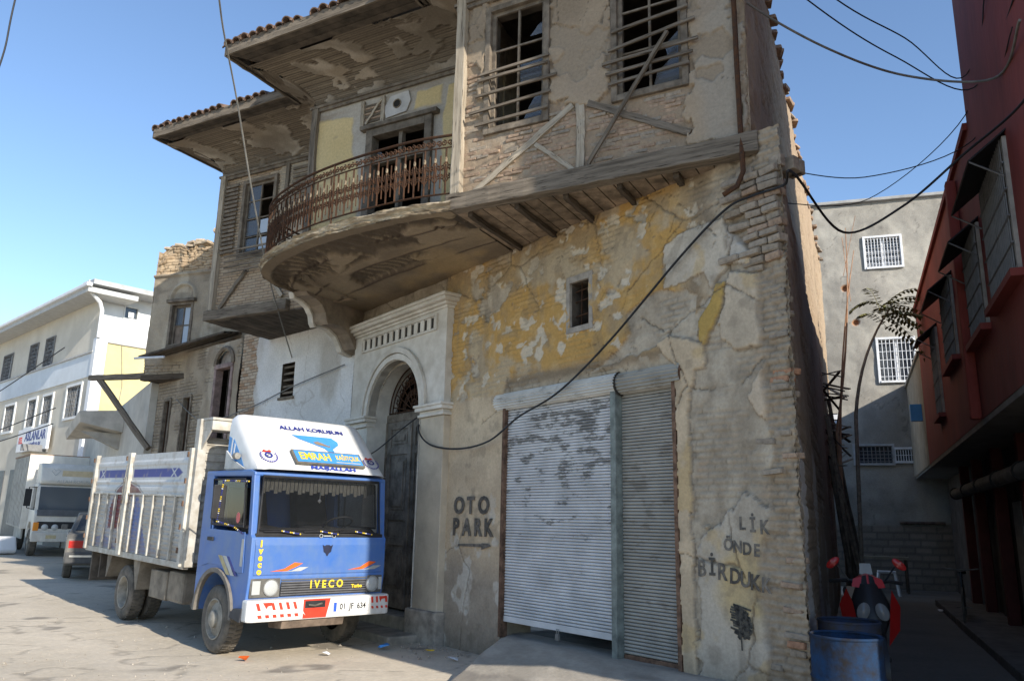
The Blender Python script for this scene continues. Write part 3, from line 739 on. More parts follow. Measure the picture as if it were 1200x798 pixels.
bw['label'] = 'bay wall of brick infill with plaster fallen away'
# brick infill that the fallen plaster shows
bb = [brick_mesh('brick', 0.20, 0.040, 0.08, 80 + i, (brick_pink, brick_grey, brick_pink)[i % 3]) for i in range(9)]
rnd = random.Random(12)
pl_out = [(0.15, 5.38), (2.80, 5.38), (2.86, 5.6), (2.78, 5.8), (2.86, 6.03), (2.0, 6.06), (1.9, 6.14), (1.62, 6.16), (1.42, 6.2), (1.27, 6.05), (0.4, 6.04), (0.15, 6.04)]
def inside(px, pz, poly):
    c = False
    for i in range(len(poly)):
        x0, y0 = poly[i]; x1, y1 = poly[(i + 1) % len(poly)]
        if (y0 > pz) != (y1 > pz) and px < (x1 - x0) * (pz - y0) / (y1 - y0) + x0: c = not c
    return c
z = 5.40; row = 0
while z < 6.25:
    u = 0.13 + (row % 2) * 0.1 + rnd.uniform(-.03, .03)
    sl = rnd.uniform(-.012, .012)
    while u < 2.95:
        L = rnd.uniform(0.14, 0.24)
        if inside(u + L / 2, z, pl_out) and not (1.575 < u + L / 2 < 1.725) and rnd.random() > 0.06:
            m = FU @ Matrix.Translation((u + L / 2, -0.049 + rnd.uniform(-.010, .010), z + sl * (u - 1.5))) @ Matrix.Rotation(rnd.uniform(-.02, .02) + sl, 4, 'Y') @ Matrix.Rotation(rnd.uniform(-.04, .04), 4, 'Z')
            put('brick', rnd.choice(bb), bw, m, (L / 0.2, 1, 1))
        u += L + 0.008
    z += 0.048; row += 1
z = 6.1
while z < 7.1:                              # narrow brick strip by the corner post
    if rnd.random() > .15:
        m = FU @ Matrix.Translation((0.25, -0.047 + rnd.uniform(-.01, .01), z)) @ Matrix.Rotation(rnd.uniform(-.04, .04), 4, 'Y')
        put('brick', rnd.choice(bb), bw, m, (rnd.uniform(.9, 1.2), 1, 1))
    z += 0.056

def beam(name, p, q, w, t, m, material, parent, sub=10, seed=0, wob=0.006):
    """timber with slightly wavering edges; p, q in the frame m"""
    rnd = random.Random(seed); p = Vector(p); q = Vector(q); d = (q - p); L = d.length; d.normalize()
    x = d.cross(Vector((0, 1, 0)));
    if x.length < 1e-3: x = d.cross(Vector((1, 0, 0)))
    x.normalize(); y = x.cross(d).normalized(); vs = []; fs = []
    for i in range(sub + 1):
        c = p + d * (L * i / sub) + x * rnd.uniform(-wob, wob) + y * rnd.uniform(-wob, wob)
        ww = w * (1 + rnd.uniform(-.06, .06)); tt = t * (1 + rnd.uniform(-.06, .06))
        for sx, sy in ((-1, -1), (1, -1), (1, 1), (-1, 1)): vs.append(c + x * sx * ww / 2 + y * sy * tt / 2)
    for i in range(sub):
        for j in range(4): fs.append((i * 4 + j, i * 4 + (j + 1) % 4, (i + 1) * 4 + (j + 1) % 4, (i + 1) * 4 + j))
    fs += [(3, 2, 1, 0), tuple(range(sub * 4, sub * 4 + 4))]
    o = MB(m).add(vs, fs).build(name, WOOD.get(material.name, material), parent, bevel=min(w, t) * .08)
    rot = (ROOTINV[root_of(parent).name] @ m).to_3x3(); dl = (rot @ d).normalized(); off = rnd.uniform(0, 50)
    ga = o.data.attributes.new('grain', 'FLOAT_VECTOR', 'POINT')
    for i, v in enumerate(o.data.vertices):
        al = v.co.dot(dl); ga.data[i].vector = (v.co - dl * al) + dl * (al * .06) + Vector((off, off, 0))
    return o
beam('corner_post', (0.06, 0.0, 5.36), (0.06, 0.0, 8.3), 0.13, 0.14, FU, timber_pale, house, seed=1)
beam('post', (1.65, -0.015, 5.36), (1.65, -0.015, 6.22), 0.10, 0.06, FU, timber_pale, bw, seed=2)
beam('brace', (0.30, -0.005, 5.36), (1.56, -0.005, 6.16), 0.075, 0.05, FU, timber_pale, bw, seed=3)
beam('brace', (1.09, -0.01, 5.80), (1.56, -0.01, 5.38), 0.05, 0.045, FU, timber_pale, bw, seed=4)
beam('brace', (1.74, -0.005, 6.14), (2.87, -0.005, 5.52), 0.075, 0.05, FU, timber, bw, seed=5)
beam('loose_pole', (2.69, 0.11, 6.69), (1.76, 0.06, 5.38), 0.04, 0.035, FU, timber, house, seed=6, wob=.003)
beam('sill_beam', (-0.06, 0.01, 5.255), (3.55, 0.01, 5.255), 0.21, 0.16, FU, timber, house, 24, 7)
# soffit boards under the bay: a triangle running out against the wall below
def depthF(a): return 1.56 - 0.435 * (a + 0.16)
for k in range(19):
    a0 = 0.02 + k * 0.18; a1 = a0 + 0.165
    d1 = depthF((a0 + a1) / 2)
    if d1 < 0.12: break
    MB(FU).add([(a0, -0.07, 5.16), (a1, -0.07, 5.16), (a1, -depthF(a1) - .05, 5.16), (a0, -depthF(a0) - .05, 5.16), (a0, -0.07, 5.185), (a1, -0.07, 5.185), (a1, -depthF(a1) - .05, 5.185), (a0, -depthF(a0) - .05, 5.185)],
               [(0, 3, 2, 1), (4, 5, 6, 7), (0, 1, 5, 4), (1, 2, 6, 5), (2, 3, 7, 6), (3, 0, 4, 7)]).build('soffit_board', mat('soffit_timber', (0.22, 0.165, 0.115), 0.9, 0.35, 5, 0.004, 50), house)
for k in range(5):
    a0 = 0.2 + k * 0.62
    if depthF(a0) > .3: beam('joist', (a0, -0.08, 5.125), (a0, -depthF(a0), 5.125), 0.06, 0.06, FU, timber_dark, house, seed=20 + k)
beam('side_beam', (-0.03, -0.08, 5.22), (-0.03, -1.62, 5.22), 0.10, 0.17, FU, timber_dark, house, seed=9)
# left cheek of the bay
def plainwall(c1, c2, seed, rough=.02):
    def fn(U, Z):
        n1 = fbm(U * 1.3, Z * 1.3, seed, 5); n2 = fbm(U * 4, Z * 4, seed + 1, 5); n3 = fbm(U * 12, Z * 12, seed + 2, 3)
        C = rgb(c1, c2, sst(.3, .7, .5 * n1 + .5 * n2)); C = mixc(C, tuple(.5 * c for c in c2), sst(.6, .75, n3) * .4)
        return (n2 - .5) * rough + (n3 - .5) * rough * .4, C
    return fn
FUS = frame(BL, -BN, -BD)                  # (towards the street, left, up) on the bay's left cheek
surf('bay_cheek', house, FUS, np.arange(-1.6, 0.0, 0.03), np.arange(5.2, 8.35, 0.03), plainwall((0.42, 0.37, 0.30), (0.30, 0.26, 0.21), 431), VW)

def sash(root, m, a0, a1, z0, z1, cols, rows, frame_mat, bar_mat, glass=(), depth=0.06, fw_=0.07, name='window', out=0.03):
    b = MB(m); b.box(a0 - fw_, a0, -depth, out, z0 - fw_, z1 + fw_).box(a1, a1 + fw_, -depth, out, z0 - fw_, z1 + fw_).box(a0, a1, -depth, out, z1, z1 + fw_).box(a0, a1, -depth, out, z0 - fw_, z0)
    w = b.build(name, frame_mat, root, bevel=0.006)
    s = MB(m); t = 0.045
    s.box(a0, a0 + t, -depth, -depth + .03, z0, z1).box(a1 - t, a1, -depth, -depth + .03, z0, z1).box(a0 + t, a1 - t, -depth, -depth + .03, z0, z0 + t).box(a0 + t, a1 - t, -depth, -depth + .03, z1 - t, z1)
    s.build('sash_frame', bar_mat, w)
    for i in range(1, cols):
        x = a0 + (a1 - a0) * i / cols; MB(m).box(x - .012, x + .012, -depth - .003, -depth + .026, z0, z1).build('muntin', bar_mat, w)
    for j in range(1, rows):
        zz = z0 + (z1 - z0) * j / rows; MB(m).box(a0, a1, -depth + .001, -depth + .022, zz - .011, zz + .011).build('muntin', bar_mat, w)
    for poly in glass:
        MB(m).prism([(a0 + (a1 - a0) * x, z0 + (z1 - z0) * y) for x, y in poly], 'xz', -depth + .004, -depth + .008).build('glass_pane', broken_glass, w)
    r = MB(m); dp = depth + .16
    r.box(a0 - .012, a0 - .001, -dp, -depth - .004, z0, z1).box(a1 + .001, a1 + .012, -dp, -depth - .004, z0, z1).box(a0, a1, -dp, -depth - .004, z0 - .012, z0 - .001).box(a0, a1, -dp, -depth - .004, z1 + .001, z1 + .012)
    r.build('reveal', timber_dark, w)
    return w
ochre_frame = mat('orange_stained_timber', (0.30, 0.20, 0.10), 0.9, 0.3, 8, 0.004, 60)
w1 = sash(house, FU, W1[0] + .07, W1[1] - .07, W1[2] + .06, W1[3] - .06, 2, 3, timber, timber, [[(.53, .33), (.95, .36), (.95, .52), (.7, .50), (.53, .52)], [(.6, .03), (.95, .03), (.95, .22), (.8, .20), (.7, .13)], [(.7, .72), (.95, .72), (.95, .82), (.85, .8)]])
w2 = sash(house, FU, W2[0] + .07, W2[1] - .07, W2[2] + .06, W2[3] - .06, 2, 3, timber, timber, [[(.55, .04), (.95, .04), (.95, .42), (.8, .36), (.72, .33), (.78, .2), (.6, .13)]])
rnd = random.Random(21)
for w, bars in ((w1, [((.30, 6.56), (1.38, 6.58)), ((.22, 6.35), (1.30, 6.39)), ((.30, 6.18), (1.27, 6.20)), ((.36, 6.83), (1.28, 6.86)), ((.34, 6.76), (1.26, 6.77))]),
                (w2, [((1.93, 6.53), (3.0, 6.56)), ((1.97, 6.40), (2.94, 6.42)), ((2.0, 6.68), (2.97, 6.80)), ((2.04, 6.90), (2.90, 6.97)), ((2.0, 6.27), (2.9, 6.30))])):
    for (x0, z0), (x1, z1) in bars:
        o = beam('bar', (x0, 0.055, z0), (x1, 0.055, z1), 0.032, 0.026, FU, timber, house, 5, rnd.randrange(99), .003)
        o.parent = w
# downpipe on the right edge of the bay
MB(FU).tube([(3.38, 0.06, 8.3), (3.38, 0.06, 6.2), (3.385, 0.06, 5.4), (3.40, 0.10, 4.95), (3.34, 0.12, 4.80), (3.2, 0.10, 4.74)], 0.026, 8).build('conduit', iron, house, smooth=True)
# ================================================================== middle storey behind the balcony
DM, DL = 1.15, 2.35                        # how far the middle and the left front stand behind the bay
ML, LL = -3.42, -6.80                      # their left ends
FUM = FU @ Matrix.Translation((0, -DM, 0)); FUL = FU @ Matrix.Translation((0, -DL, 0))
DR = (-2.30, -1.16, 5.30, 7.26)
def mid_fn(U, Z):
    n1 = fbm(U * 1.4, Z * 1.4, 511, 5); n2 = fbm(U * 4, Z * 4, 512, 5); n3 = fbm(U * 12, Z * 12, 513, 4)
    C = rgb((0.31, 0.29, 0.26), (0.42, 0.40, 0.37), n2); H = (n2 - .5) * .015 - .01
    y = sst(.02, -.02, sdpoly(U, Z, [(-3.35, 5.2), (-3.35, 7.7), (-2.62, 7.62), (-2.62, 7.1), (-2.5, 6.7), (-2.42, 6.2), (-2.45, 5.2)]) + .12 * (n2 - .5))
    y = np.maximum(y, sst(.02, -.02, sdpoly(U, Z, [(-0.92, 5.2), (-0.98, 7.2), (-0.9, 7.7), (0, 7.7), (0, 5.2)]) + .08 * (n2 - .5)))
    y = np.maximum(y, sst(.02, -.02, sdpoly(U, Z, [(-1.5, 7.45), (-1.0, 7.42), (-1.0, 7.75), (-1.45, 7.72)]) + .1 * (n2 - .5)))
    yc = rgb((0.50, 0.40, 0.21), (0.58, 0.49, 0.30), n1)
    C = C * (1 - y[..., None]) + yc * y[..., None]; H = H + y * .015
    C = mixc(C, (0.24, 0.20, 0.16), sst(.6, .72, fbm(U * 1.4, Z * 5, 519, 4)) * .5)
    return H, C
def mid_mask(U, Z): return ~((U > DR[0]) & (U < DR[1]) & (Z > DR[2]) & (Z < DR[3]))
surf('balcony_wall', house, FUM, np.arange(ML, 0.02, 0.018), np.arange(5.2, 8.0, 0.018), mid_fn, VW, mid_mask)
cheek = frame(BL + BD * ML - BN * 0 , -BN, -BD)
surf('middle_cheek', house, cheek, np.arange(-DL - .1, -DM + .005, 0.03), np.arange(5.1, 8.35, 0.03), plainwall((0.33, 0.29, 0.24), (0.24, 0.21, 0.17), 531), VW)
beam('corner_post', (ML + .05, 0.01, 5.2), (ML + .05, 0.01, 7.9), 0.12, 0.1, FUM, timber, house, seed=31)
# balcony doors: wide timber frame, transom, one leaf standing
b = MB(FUM); f0 = 0.10
b.box(DR[0] - .02, DR[0] + f0, -.12, .05, DR[2], DR[3] + .02).box(DR[1] - f0, DR[1] + .02, -.12, .05, DR[2], DR[3] + .02).box(DR[0] + f0, DR[1] - f0, -.12, .05, DR[3] - f0, DR[3] + .02)
bd = b.build('balcony_door_frame', timber, house, bevel=.008)
MB(FUM).box(DR[0] + f0, DR[1] - f0, -.10, .0, 6.72, 6.80).build('transom', timber, bd)
MB(FUM).box(-1.75, -1.69, -.10, -.01, 5.3, 7.16).build('mullion', timber, bd)
MB(FUM).box(-1.69, DR[1] - f0, -.10, -.04, 5.3, 5.78).build('door_panel', timber, bd, bevel=.006)
MB(FUM).box(DR[0] - .12, DR[1] + .12, -.02, .09, DR[3] + .022, DR[3] + .09).build('door_head', timber, bd, bevel=.01)
MB(FUM).prism([(-2.18, 6.8), (-2.02, 6.8), (-2.06, 6.88), (-2.12, 6.95), (-2.18, 7.0)], 'xz', -.07, -.066).build('glass_pane', broken_glass, bd)
# round stove-pipe hole in its plaster patch
v = MB(FUM)
v.prism([(-1.99, 7.42), (-1.62, 7.45), (-1.55, 7.62), (-1.60, 7.78), (-1.92, 7.76), (-2.03, 7.6)], 'xz', .005, .022)
pv = v.build('flue_patch', mat('grey_patch', (0.50, 0.48, 0.45), .9, .12, 5, .005, 30), house, bevel=.005)
hm = FUM @ Matrix.Translation((-1.79, 0.0275, 7.61)) @ Matrix.Rotation(R_(90), 4, 'X')
MB(hm).lathe([(0.001, 0.002), (0.062, 0.002)], 20).build('flue_hole', black_in, pv)
MB(hm).lathe([(0.060, -.004), (0.075, -.004), (0.075, .008), (0.060, .008)], 20, close=True).build('flue_rim', iron_pale, pv)
for k in range(7):
    MB(FUM).box(-2.40, -2.06, .006, .016, 7.43 + k * .045, 7.455 + k * .045).build('lath', brick_pink if k % 2 else timber, house)
beam('brace', (-2.36, .03, 7.40), (-2.08, .03, 7.76), .035, .02, FUM, timber_pale, house, seed=33)
for a in (-2.43, -2.05): beam('stud', (a, .02, 7.36), (a, .02, 7.8), .06, .04, FUM, timber_pale, house, seed=int(-a * 10))

# ---- left front ---------------------------------------------------------------------
WL = (-6.22, -5.36, 6.20, 7.72)
def left_fn(U, Z):
    n1 = fbm(U * 1.4, Z * 1.4, 551, 5); n2 = fbm(U * 4, Z * 4, 552, 5); n3 = fbm(U * 12, Z * 12, 553, 4)
    cg, ch = courses(U, Z, 0.055, 27)
    C = mixc(rgb((0.34, 0.265, 0.195), (0.41, 0.345, 0.27), ch), (0.15, 0.12, 0.095), (1 - cg) * .8); H = -.02 - (1 - cg) * .018 + (n3 - .5) * .012
    P = np.minimum(sdpoly(U, Z, [(-5.3, 8.0), (-5.3, 6.1), (-4.9, 5.9), (-4.5, 6.2), (-4.2, 5.8), (-3.4, 5.6), (-3.4, 8.0)]),
                   sdpoly(U, Z, [(-6.0, 6.15), (-5.7, 5.95), (-5.5, 6.0), (-5.3, 6.15)])) + .16 * (n2 - .5)
    w = sst(.006, -.006, P)
    C = C * (1 - w[..., None]) + rgb((0.40, 0.35, 0.285), (0.29, 0.255, 0.21), n1) * w[..., None]; H = H + w * .03
    return H, C
def left_mask(U, Z): return ~((U > WL[0]) & (U < WL[1]) & (Z > WL[2]) & (Z < WL[3]))
lw = surf('left_bay_wall', house, FUL, np.arange(LL, ML + .02, 0.02), np.arange(5.1, 8.0, 0.016), left_fn, VW, left_mask)
cheekl = frame(BL + BD * LL, -BN, -BD)
surf('left_bay_cheek', house, cheekl, np.arange(-DL - 2.4, -DL + .005, 0.05), np.arange(5.1, 8.35, 0.04), plainwall((0.38, 0.33, 0.27), (0.27, 0.23, 0.19), 561), VW)
beam('corner_post', (LL + .06, 0.0, 5.25), (LL + .06, 0.0, 7.92), 0.13, 0.13, FUL, timber_pale, house, seed=41)
beam('sill_beam', (LL - .06, 0.01, 5.17), (ML - 1.4, 0.01, 5.17), 0.19, 0.16, FUL, timber, house, 16, 42)
beam('side_beam', (LL - .02, -.08, 5.16), (LL - .02, -1.75, 5.16), 0.15, 0.14, FUL, timber_dark, house, seed=43)
beam('brace', (-6.55, .0, 5.3), (-5.95, .0, 5.95), .07, .05, FUL, timber, lw, seed=44)
beam('brace', (-5.45, .0, 5.85), (-5.0, .0, 5.35), .07, .05, FUL, timber_pale, lw, seed=45)
def depthW(a): return 3.27 + (-4.16 - a) * 0.248
for k in range(15):
    a0 = LL + k * 0.19; a1 = a0 + .175
    MB(FU).add([(a0, -DL - .02, 5.075), (a1, -DL - .02, 5.075), (a1, -depthW(a1) - .1, 5.075), (a0, -depthW(a0) - .1, 5.075), (a0, -DL - .02, 5.10), (a1, -DL - .02, 5.10), (a1, -depthW(a1) - .1, 5.10), (a0, -depthW(a0) - .1, 5.10)],
               [(0, 3, 2, 1), (4, 5, 6, 7), (0, 1, 5, 4), (1, 2, 6, 5), (2, 3, 7, 6), (3, 0, 4, 7)]).build('soffit_board', timber_dark, house)
sky_glass = glass_mat('sky_painted_glass', (0.45, 0.5, 0.56), 0.03, 0.9)  # pale blue base colour paints in a reflected sky
w3 = sash(house, FUL, WL[0] + .07, WL[1] - .07, WL[2] + .06, WL[3] - .06, 2, 4, timber, timber)
for x0, x1, y0, y1 in ((.07, .46, .52, .96), (.07, .46, .27, .48), (.07, .46, .06, .23), (.54, .93, .28, .47), (.54, .93, .06, .22)):
    aa = WL[0] + .07; ww_ = WL[1] - WL[0] - .14; zz = WL[2] + .06; hh = WL[3] - WL[2] - .12
    MB(FUL).box(aa + ww_ * x0, aa + ww_ * x1, -.056, -.052, zz + hh * y0, zz + hh * y1).build('glass_pane', broken_glass if x0 < .5 else sky_glass, w3)
for k in range(5):
    zz = 5.93 + k * .10
    o = beam('bar', (-6.42, .09 + .01 * k, zz), (-5.25, .09, zz + .02), .03, .025, FUL, timber, house, 5, 50 + k, .003); o.parent = w3
for k in range(17):                        # slatted panel beside the window
    MB(FUL).box(-6.68, -6.34, .006, .03, 6.35 + k * .082, 6.40 + k * .082).build('slat', timber, house)
for k in range(9):
    MB(FUL).box(-4.98, -4.6, .006, .03, 7.05 + k * .082, 7.10 + k * .082).build('slat', timber, house)
beam('stud', (-5.1, .02, 6.1), (-5.1, .02, 7.9), .08, .05, FUL, timber, house, seed=58)
beam('stud', (-4.45, .02, 6.1), (-4.45, .02, 7.9), .08, .05, FUL, timber, house, seed=59)

# ================================================================== eaves: lath coves, boards, fascias, tiles
def cove_fn(seed):
    def fn(U, V):
        n1 = fbm(U * 1.3, V * 1.6, seed, 5); n2 = fbm(U * 4, V * 4, seed + 1, 5); n3 = fbm(U * 12, V * 12, seed + 2, 4)
        r = V / 0.036; f = r - np.floor(r); lath = sst(.0, .22, f) * sst(1.0, .80, f); tone = _h(np.floor(r), np.floor(U / 1.1 + _h(np.floor(r), r * 0, 3)), seed)
        C = rgb((0.12, 0.095, 0.07), (0.23, 0.188, 0.14), .5 * tone + .5 * n2); C = mixc(C, (0.055, 0.045, 0.036), (1 - lath) * .85)
        H = -.02 * (1 - lath); cbx, cix = cells(U * 3.2 + .5 * n2, V * 4 + .5 * n3, seed + 9)
        w = sst(.505, .515, .45 * n1 + .3 * n2 + .25 * cix - .005)
        pc = rgb((0.34, 0.295, 0.24), (0.20, 0.168, 0.13), sst(.3, .7, n2)); pc = mixc(pc, (0.26, 0.20, 0.14), sst(.5, .7, fbm(U * .9, V * 2, seed + 5, 4)) * .5)
        C = C * (1 - w[..., None]) + pc * w[..., None]; H = H * (1 - w) + w * .028
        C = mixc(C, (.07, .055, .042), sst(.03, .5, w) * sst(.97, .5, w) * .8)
        C = mixc(C, (0.13, 0.105, 0.08), sst(.55, .68, fbm(U * 1.1, V * 1.1, seed + 7, 4)) * .6)
        return H, C
    return fn
tile_mat = mat('roof_tile', (0.19, 0.125, 0.09), 0.9, 0.3, 8, .004, 40)
def tile_mesh():
    b = MB(); k = 6; vs = []; fs = []
    for y, s in ((0.0, 1.0), (0.38, .86)):
        for i in range(k + 1):
            t = math.pi * i / k
            for r in (0.085, 0.070): vs.append((r * s * math.cos(t), y, r * s * math.sin(t)))
    w = 2 * (k + 1)
    for i in range(k):
        a = 2 * i
        fs += [(a, a + 2, w + a + 2, w + a), (a + 1, w + a + 1, w + a + 3, a + 3), (a, a + 1, a + 3, a + 2)]
    b.add(vs, fs); me = b.mesh('roof_tile', local=True); me.materials.append(tile_mat); return me
TM = tile_mesh()
CZ0, CZ1, CO = 7.93, 8.47, 0.76
def cove_strip(name, m, a0, a1, cl, cr_, seed, step=0.03):
    """cove under an eave; m's out axis points to the street; cl/cr_ = mitre factors at the two ends"""
    L = 1.04
    def pos(U, V, H):
        t = np.clip(V / L, 0, 1) * math.pi / 2
        o = CO * (1 - np.cos(t)); zz = CZ0 + (CZ1 - CZ0) * np.sin(t)
        on = np.cos(t); zn = -np.sin(t)
        o2 = o + H * on; z2 = zz + H * zn
        s = (U - a0) / (a1 - a0)
        aa = (a0 - cl * o) * (1 - s) + (a1 + cr_ * o) * s
        return np.stack([aa, o2, z2], -1)
    surf(name, house, m, np.arange(a0, a1 + step / 2, step) if (a1 - a0) > .2 else np.linspace(a0, a1, 12), np.linspace(0, L, 100), cove_fn(seed), VT, pos=pos)
def eave(m, a0, a1, over, cl, cr_, seed, tiles=True, boards=3):
    """soffit boards, fascia and a row of tiles along an eave with mitred ends"""
    w = (over - CO) / boards
    for k in range(boards):
        o0 = CO + k * w; o1 = o0 + w - .012; zz = CZ1 + .012 + .006 * (k % 2)
        vs = [(a0 - cl * o0, o0, zz), (a1 + cr_ * o0, o0, zz), (a1 + cr_ * o1, o1, zz), (a0 - cl * o1, o1, zz)]
        vs += [(x, y, z + .02) for x, y, z in vs]
        MB(m).add(vs, [(0, 3, 2, 1), (4, 5, 6, 7), (0, 1, 5, 4), (1, 2, 6, 5), (2, 3, 7, 6), (3, 0, 4, 7)]).build('soffit_board', timber_dark, house)
    beam('fascia', (a0 - cl * over, over + .0, CZ1 + .085), (a1 + cr_ * over, over, CZ1 + .085), .17, .035, m, timber, house, 20, seed, .004)
    MB(m).box(a0 - cl * .03, a1 + cr_ * .03, .0, .035, CZ0 - .09, CZ0 - .0).box(a0 - cl * .05, a1 + cr_ * .05, .0, .06, CZ0 - .035, CZ0 + .005).build('cornice_moulding', timber, house)
    rnd = random.Random(seed)
    if tiles:
        x = a0 - cl * over + .05
        while x < a1 + cr_ * over:
            if rnd.random() > .06:
                tm = m @ Matrix.Translation((x, over + .05 + rnd.uniform(-.03, .02), CZ1 + .145 + rnd.uniform(-.012, .008))) @ Matrix.Rotation(R_(-20) + rnd.uniform(-.05, .05), 4, 'X') @ Matrix.Rotation(rnd.uniform(-.06, .06), 4, 'Z') @ Matrix.Rotation(math.pi, 4, 'Z')
                put('roof_tile', TM, house, tm)
            x += 0.172
OM = 1.13; OL = 1.02; OB = 0.98
FML = frame(BL + BD * ML - BN * -0.0, -BN, -BD)      # left cheek of the middle: along = towards the street
FLL = frame(BL + BD * LL, -BN, -BD)
FBL = frame(BL, -BN, -BD)
cove_strip('cove', FUM, ML, -0.02, 1, 0, 601)
cove_strip('cove', FML @ Matrix.Translation((0, 0, 0)), -DL, -DM, 0, 1, 611)
eave(FUM, ML, -0.02, OM, .82 / OM * 1.0, 0, 61)
eave(FML, -DL - .2, -DM, .86, 0, OM / .86, 62)
cove_strip('cove', FUL, LL, ML, 1, 0, 621)
cove_strip('cove', FLL, -DL - 2.2, -DL, 0, 1, 631)
eave(FUL, LL, ML - .87, OL, .80 / OL, 0, 63)
eave(FLL, -DL - 2.2, -DL, .82, 0, OL / .82, 64)
cove_strip('cove', FU, 0.0, 3.47, 1, 0, 641)
cove_strip('cove', FBL, -DM, 0.0, 0, 1, 651)
eave(FU, 0.0, 3.5, OB, 1, 0, 65, tiles=False); eave(FBL, -DM, 0.0, OB * .9, 0, 1.1, 66, tiles=False)
# roof slopes
r = MB(FU); e = CZ1 + .17
r.add([(ML - .86, -DM + OM, e), (0.6, -DM + OM, e), (0.6, -DM - 3.2, e + 1.5), (ML - .3, -DM - 3.2, e + 1.5), (ML - .86, -DM - 3.2, e + .02)], [(0, 1, 2, 3), (0, 3, 4)])
r.add([(LL - .82, -DL + OL, e), (ML + .5, -DL + OL, e), (ML + .5, -DL - 3, e + 1.4), (LL + .5, -DL - 3, e + 1.4), (LL - .82, -DL - 3, e)], [(0, 1, 2, 3), (0, 3, 4)])
r.add([(-.9, OB, e), (3.3, OB, e), (2.9, -3.2, e + 1.4), (-.2, -3.2, e + 1.4), (-.9, -3.2, e)], [(0, 1, 2, 3), (0, 3, 4)])
r.build('roof_slope', tile_mat, house)

# ================================================================== balcony
PB = [(0.02, -0.04), (-0.45, -0.11), (-0.9, -0.11), (-1.4, -0.08), (-1.9, -0.02), (-2.4, 0.08), (-2.9, 0.24), (-3.4, 0.46), (-3.78, 0.74), (-4.02, 1.08), (-4.12, 1.55), (-4.13, 2.0), (-4.13, 2.36)]
def spline(P, t):
    n = len(P) - 1; x = min(max(t, 0), 1) * n; i = min(int(x), n - 1); f = x - i
    p0, p1, p2, p3 = P[max(i - 1, 0)], P[i], P[i + 1], P[min(i + 2, n)]
    g = lambda a, b, c, d: .5 * (2 * b + (c - a) * f + (2 * a - 5 * b + 4 * c - d) * f * f + (3 * b - a - 3 * c + d) * f ** 3)
    return g(p0[0], p1[0], p2[0], p3[0]), g(p0[1], p1[1], p2[1], p3[1])
dense = [spline(PB, i / 400) for i in range(401)]
acc = [0.0]
for i in range(400): acc.append(acc[-1] + math.dist(dense[i], dense[i + 1]))
LEN = acc[-1]; DA = np.array(dense); AC = np.array(acc)
def along(s):
    return np.interp(s, AC, DA[:, 0]), np.interp(s, AC, DA[:, 1])
def depthB(a): return np.where(a > -3.6, 1.56 - 0.435 * (a + 0.16), 3.27 + (-4.16 - a) * 0.248) + .1
balc = MB(FU); k = 60
vs = []
for i in range(k + 1):
    a, d = along(LEN * i / k); vs += [(a, -d + .0, 5.27), (a, -float(depthB(a)), 5.27)]
balc.add(vs, [(2 * i, 2 * i + 2, 2 * i + 3, 2 * i + 1) for i in range(k)])
slabmat = mat('balcony_slab', (0.40, 0.36, 0.295), .95, .2, 4, .01, 20)
bs = balc.build('balcony_slab', slabmat, house); bs['label'] = 'curved crumbling balcony slab'
def edge_fn(U, V):
    n1 = fbm(U * 2, V * 6, 701, 5); n2 = fbm(U * 7, V * 12, 702, 4)
    C = rgb((0.47, 0.42, 0.335), (0.32, 0.27, 0.205), sst(.3, .7, n2)); C = mixc(C, (0.16, 0.13, 0.10), sst(.58, .68, n1) * .8)
    C = mixc(C, (0.10, 0.08, 0.06), sst(.5, .56, fbm(U * 3, V * 3, 706, 3)) * sst(.55, .35, V) * .7)
    C = mixc(C, (0.20, 0.165, 0.125), sst(.5, .62, fbm(U * 1.1, V * 1.5, 708, 4)) * .6)
    return (n1 - .5) * .13 + (n2 - .5) * .08 + .01 - .06 * sst(.6, .2, V) * sst(.45, .55, n1), C
def edge_pos(U, V, H):
    a, d = along(U); nn = (along(U + .05)[0] - a), (along(U + .05)[1] - d); L = np.hypot(*nn) + 1e-9
    ox, oy = -nn[1] / L, nn[0] / L                       # outward in (a, d)
    return np.stack([a + ox * (.05 + H), -(d + oy * (.05 + H)), 5.145 + V * .13], -1)
surf('slab_edge', house, FU, np.arange(0, LEN - .06, .02), np.linspace(0, 1, 16), edge_fn, VW, pos=edge_pos).parent = bs
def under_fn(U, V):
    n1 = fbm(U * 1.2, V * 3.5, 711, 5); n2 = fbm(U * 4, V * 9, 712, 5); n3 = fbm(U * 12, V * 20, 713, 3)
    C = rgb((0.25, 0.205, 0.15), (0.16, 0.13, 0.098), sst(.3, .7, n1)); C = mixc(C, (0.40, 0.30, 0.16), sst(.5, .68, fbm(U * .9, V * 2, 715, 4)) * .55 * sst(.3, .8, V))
    bro = sst(.05, .08, V) * sst(.40, .37, V + .25 * (n1 - .5)) * sst(.36, .42, n1)
    bro = np.maximum(bro, sst(.52, .55, n1) * sst(.46, .49, V) * sst(.66, .62, V) * sst(.9, 1.4, U) * sst(3.6, 3.0, U))
    q1 = U * 5.5 + V * 9 + 3 * (n1 - .5); stick = sst(.30, .42, np.abs(q1 - np.floor(q1) - .5))
    C = mixc(C, mixc(rgb((0.075, 0.06, 0.047), (0.12, 0.098, 0.075), n3), (.22, .18, .13), stick * sst(.45, .6, n2)), bro)
    H = (n2 - .5) * .025 + bro * (.06 - .03 * stick)
    for v0 in (.24, .46, .66):
        rb = sst(.016, .004, np.abs(V - v0 - .02 * (fbm(U * .8, V * 0, 717, 3) - .5))) * sst(.4, .5, fbm(U * .9 + v0 * 9, V * 0, 719, 3) + .12)
        C = mixc(C, (0.05, .035, .028), rb * .85); H = H - rb * .015
    return H, C
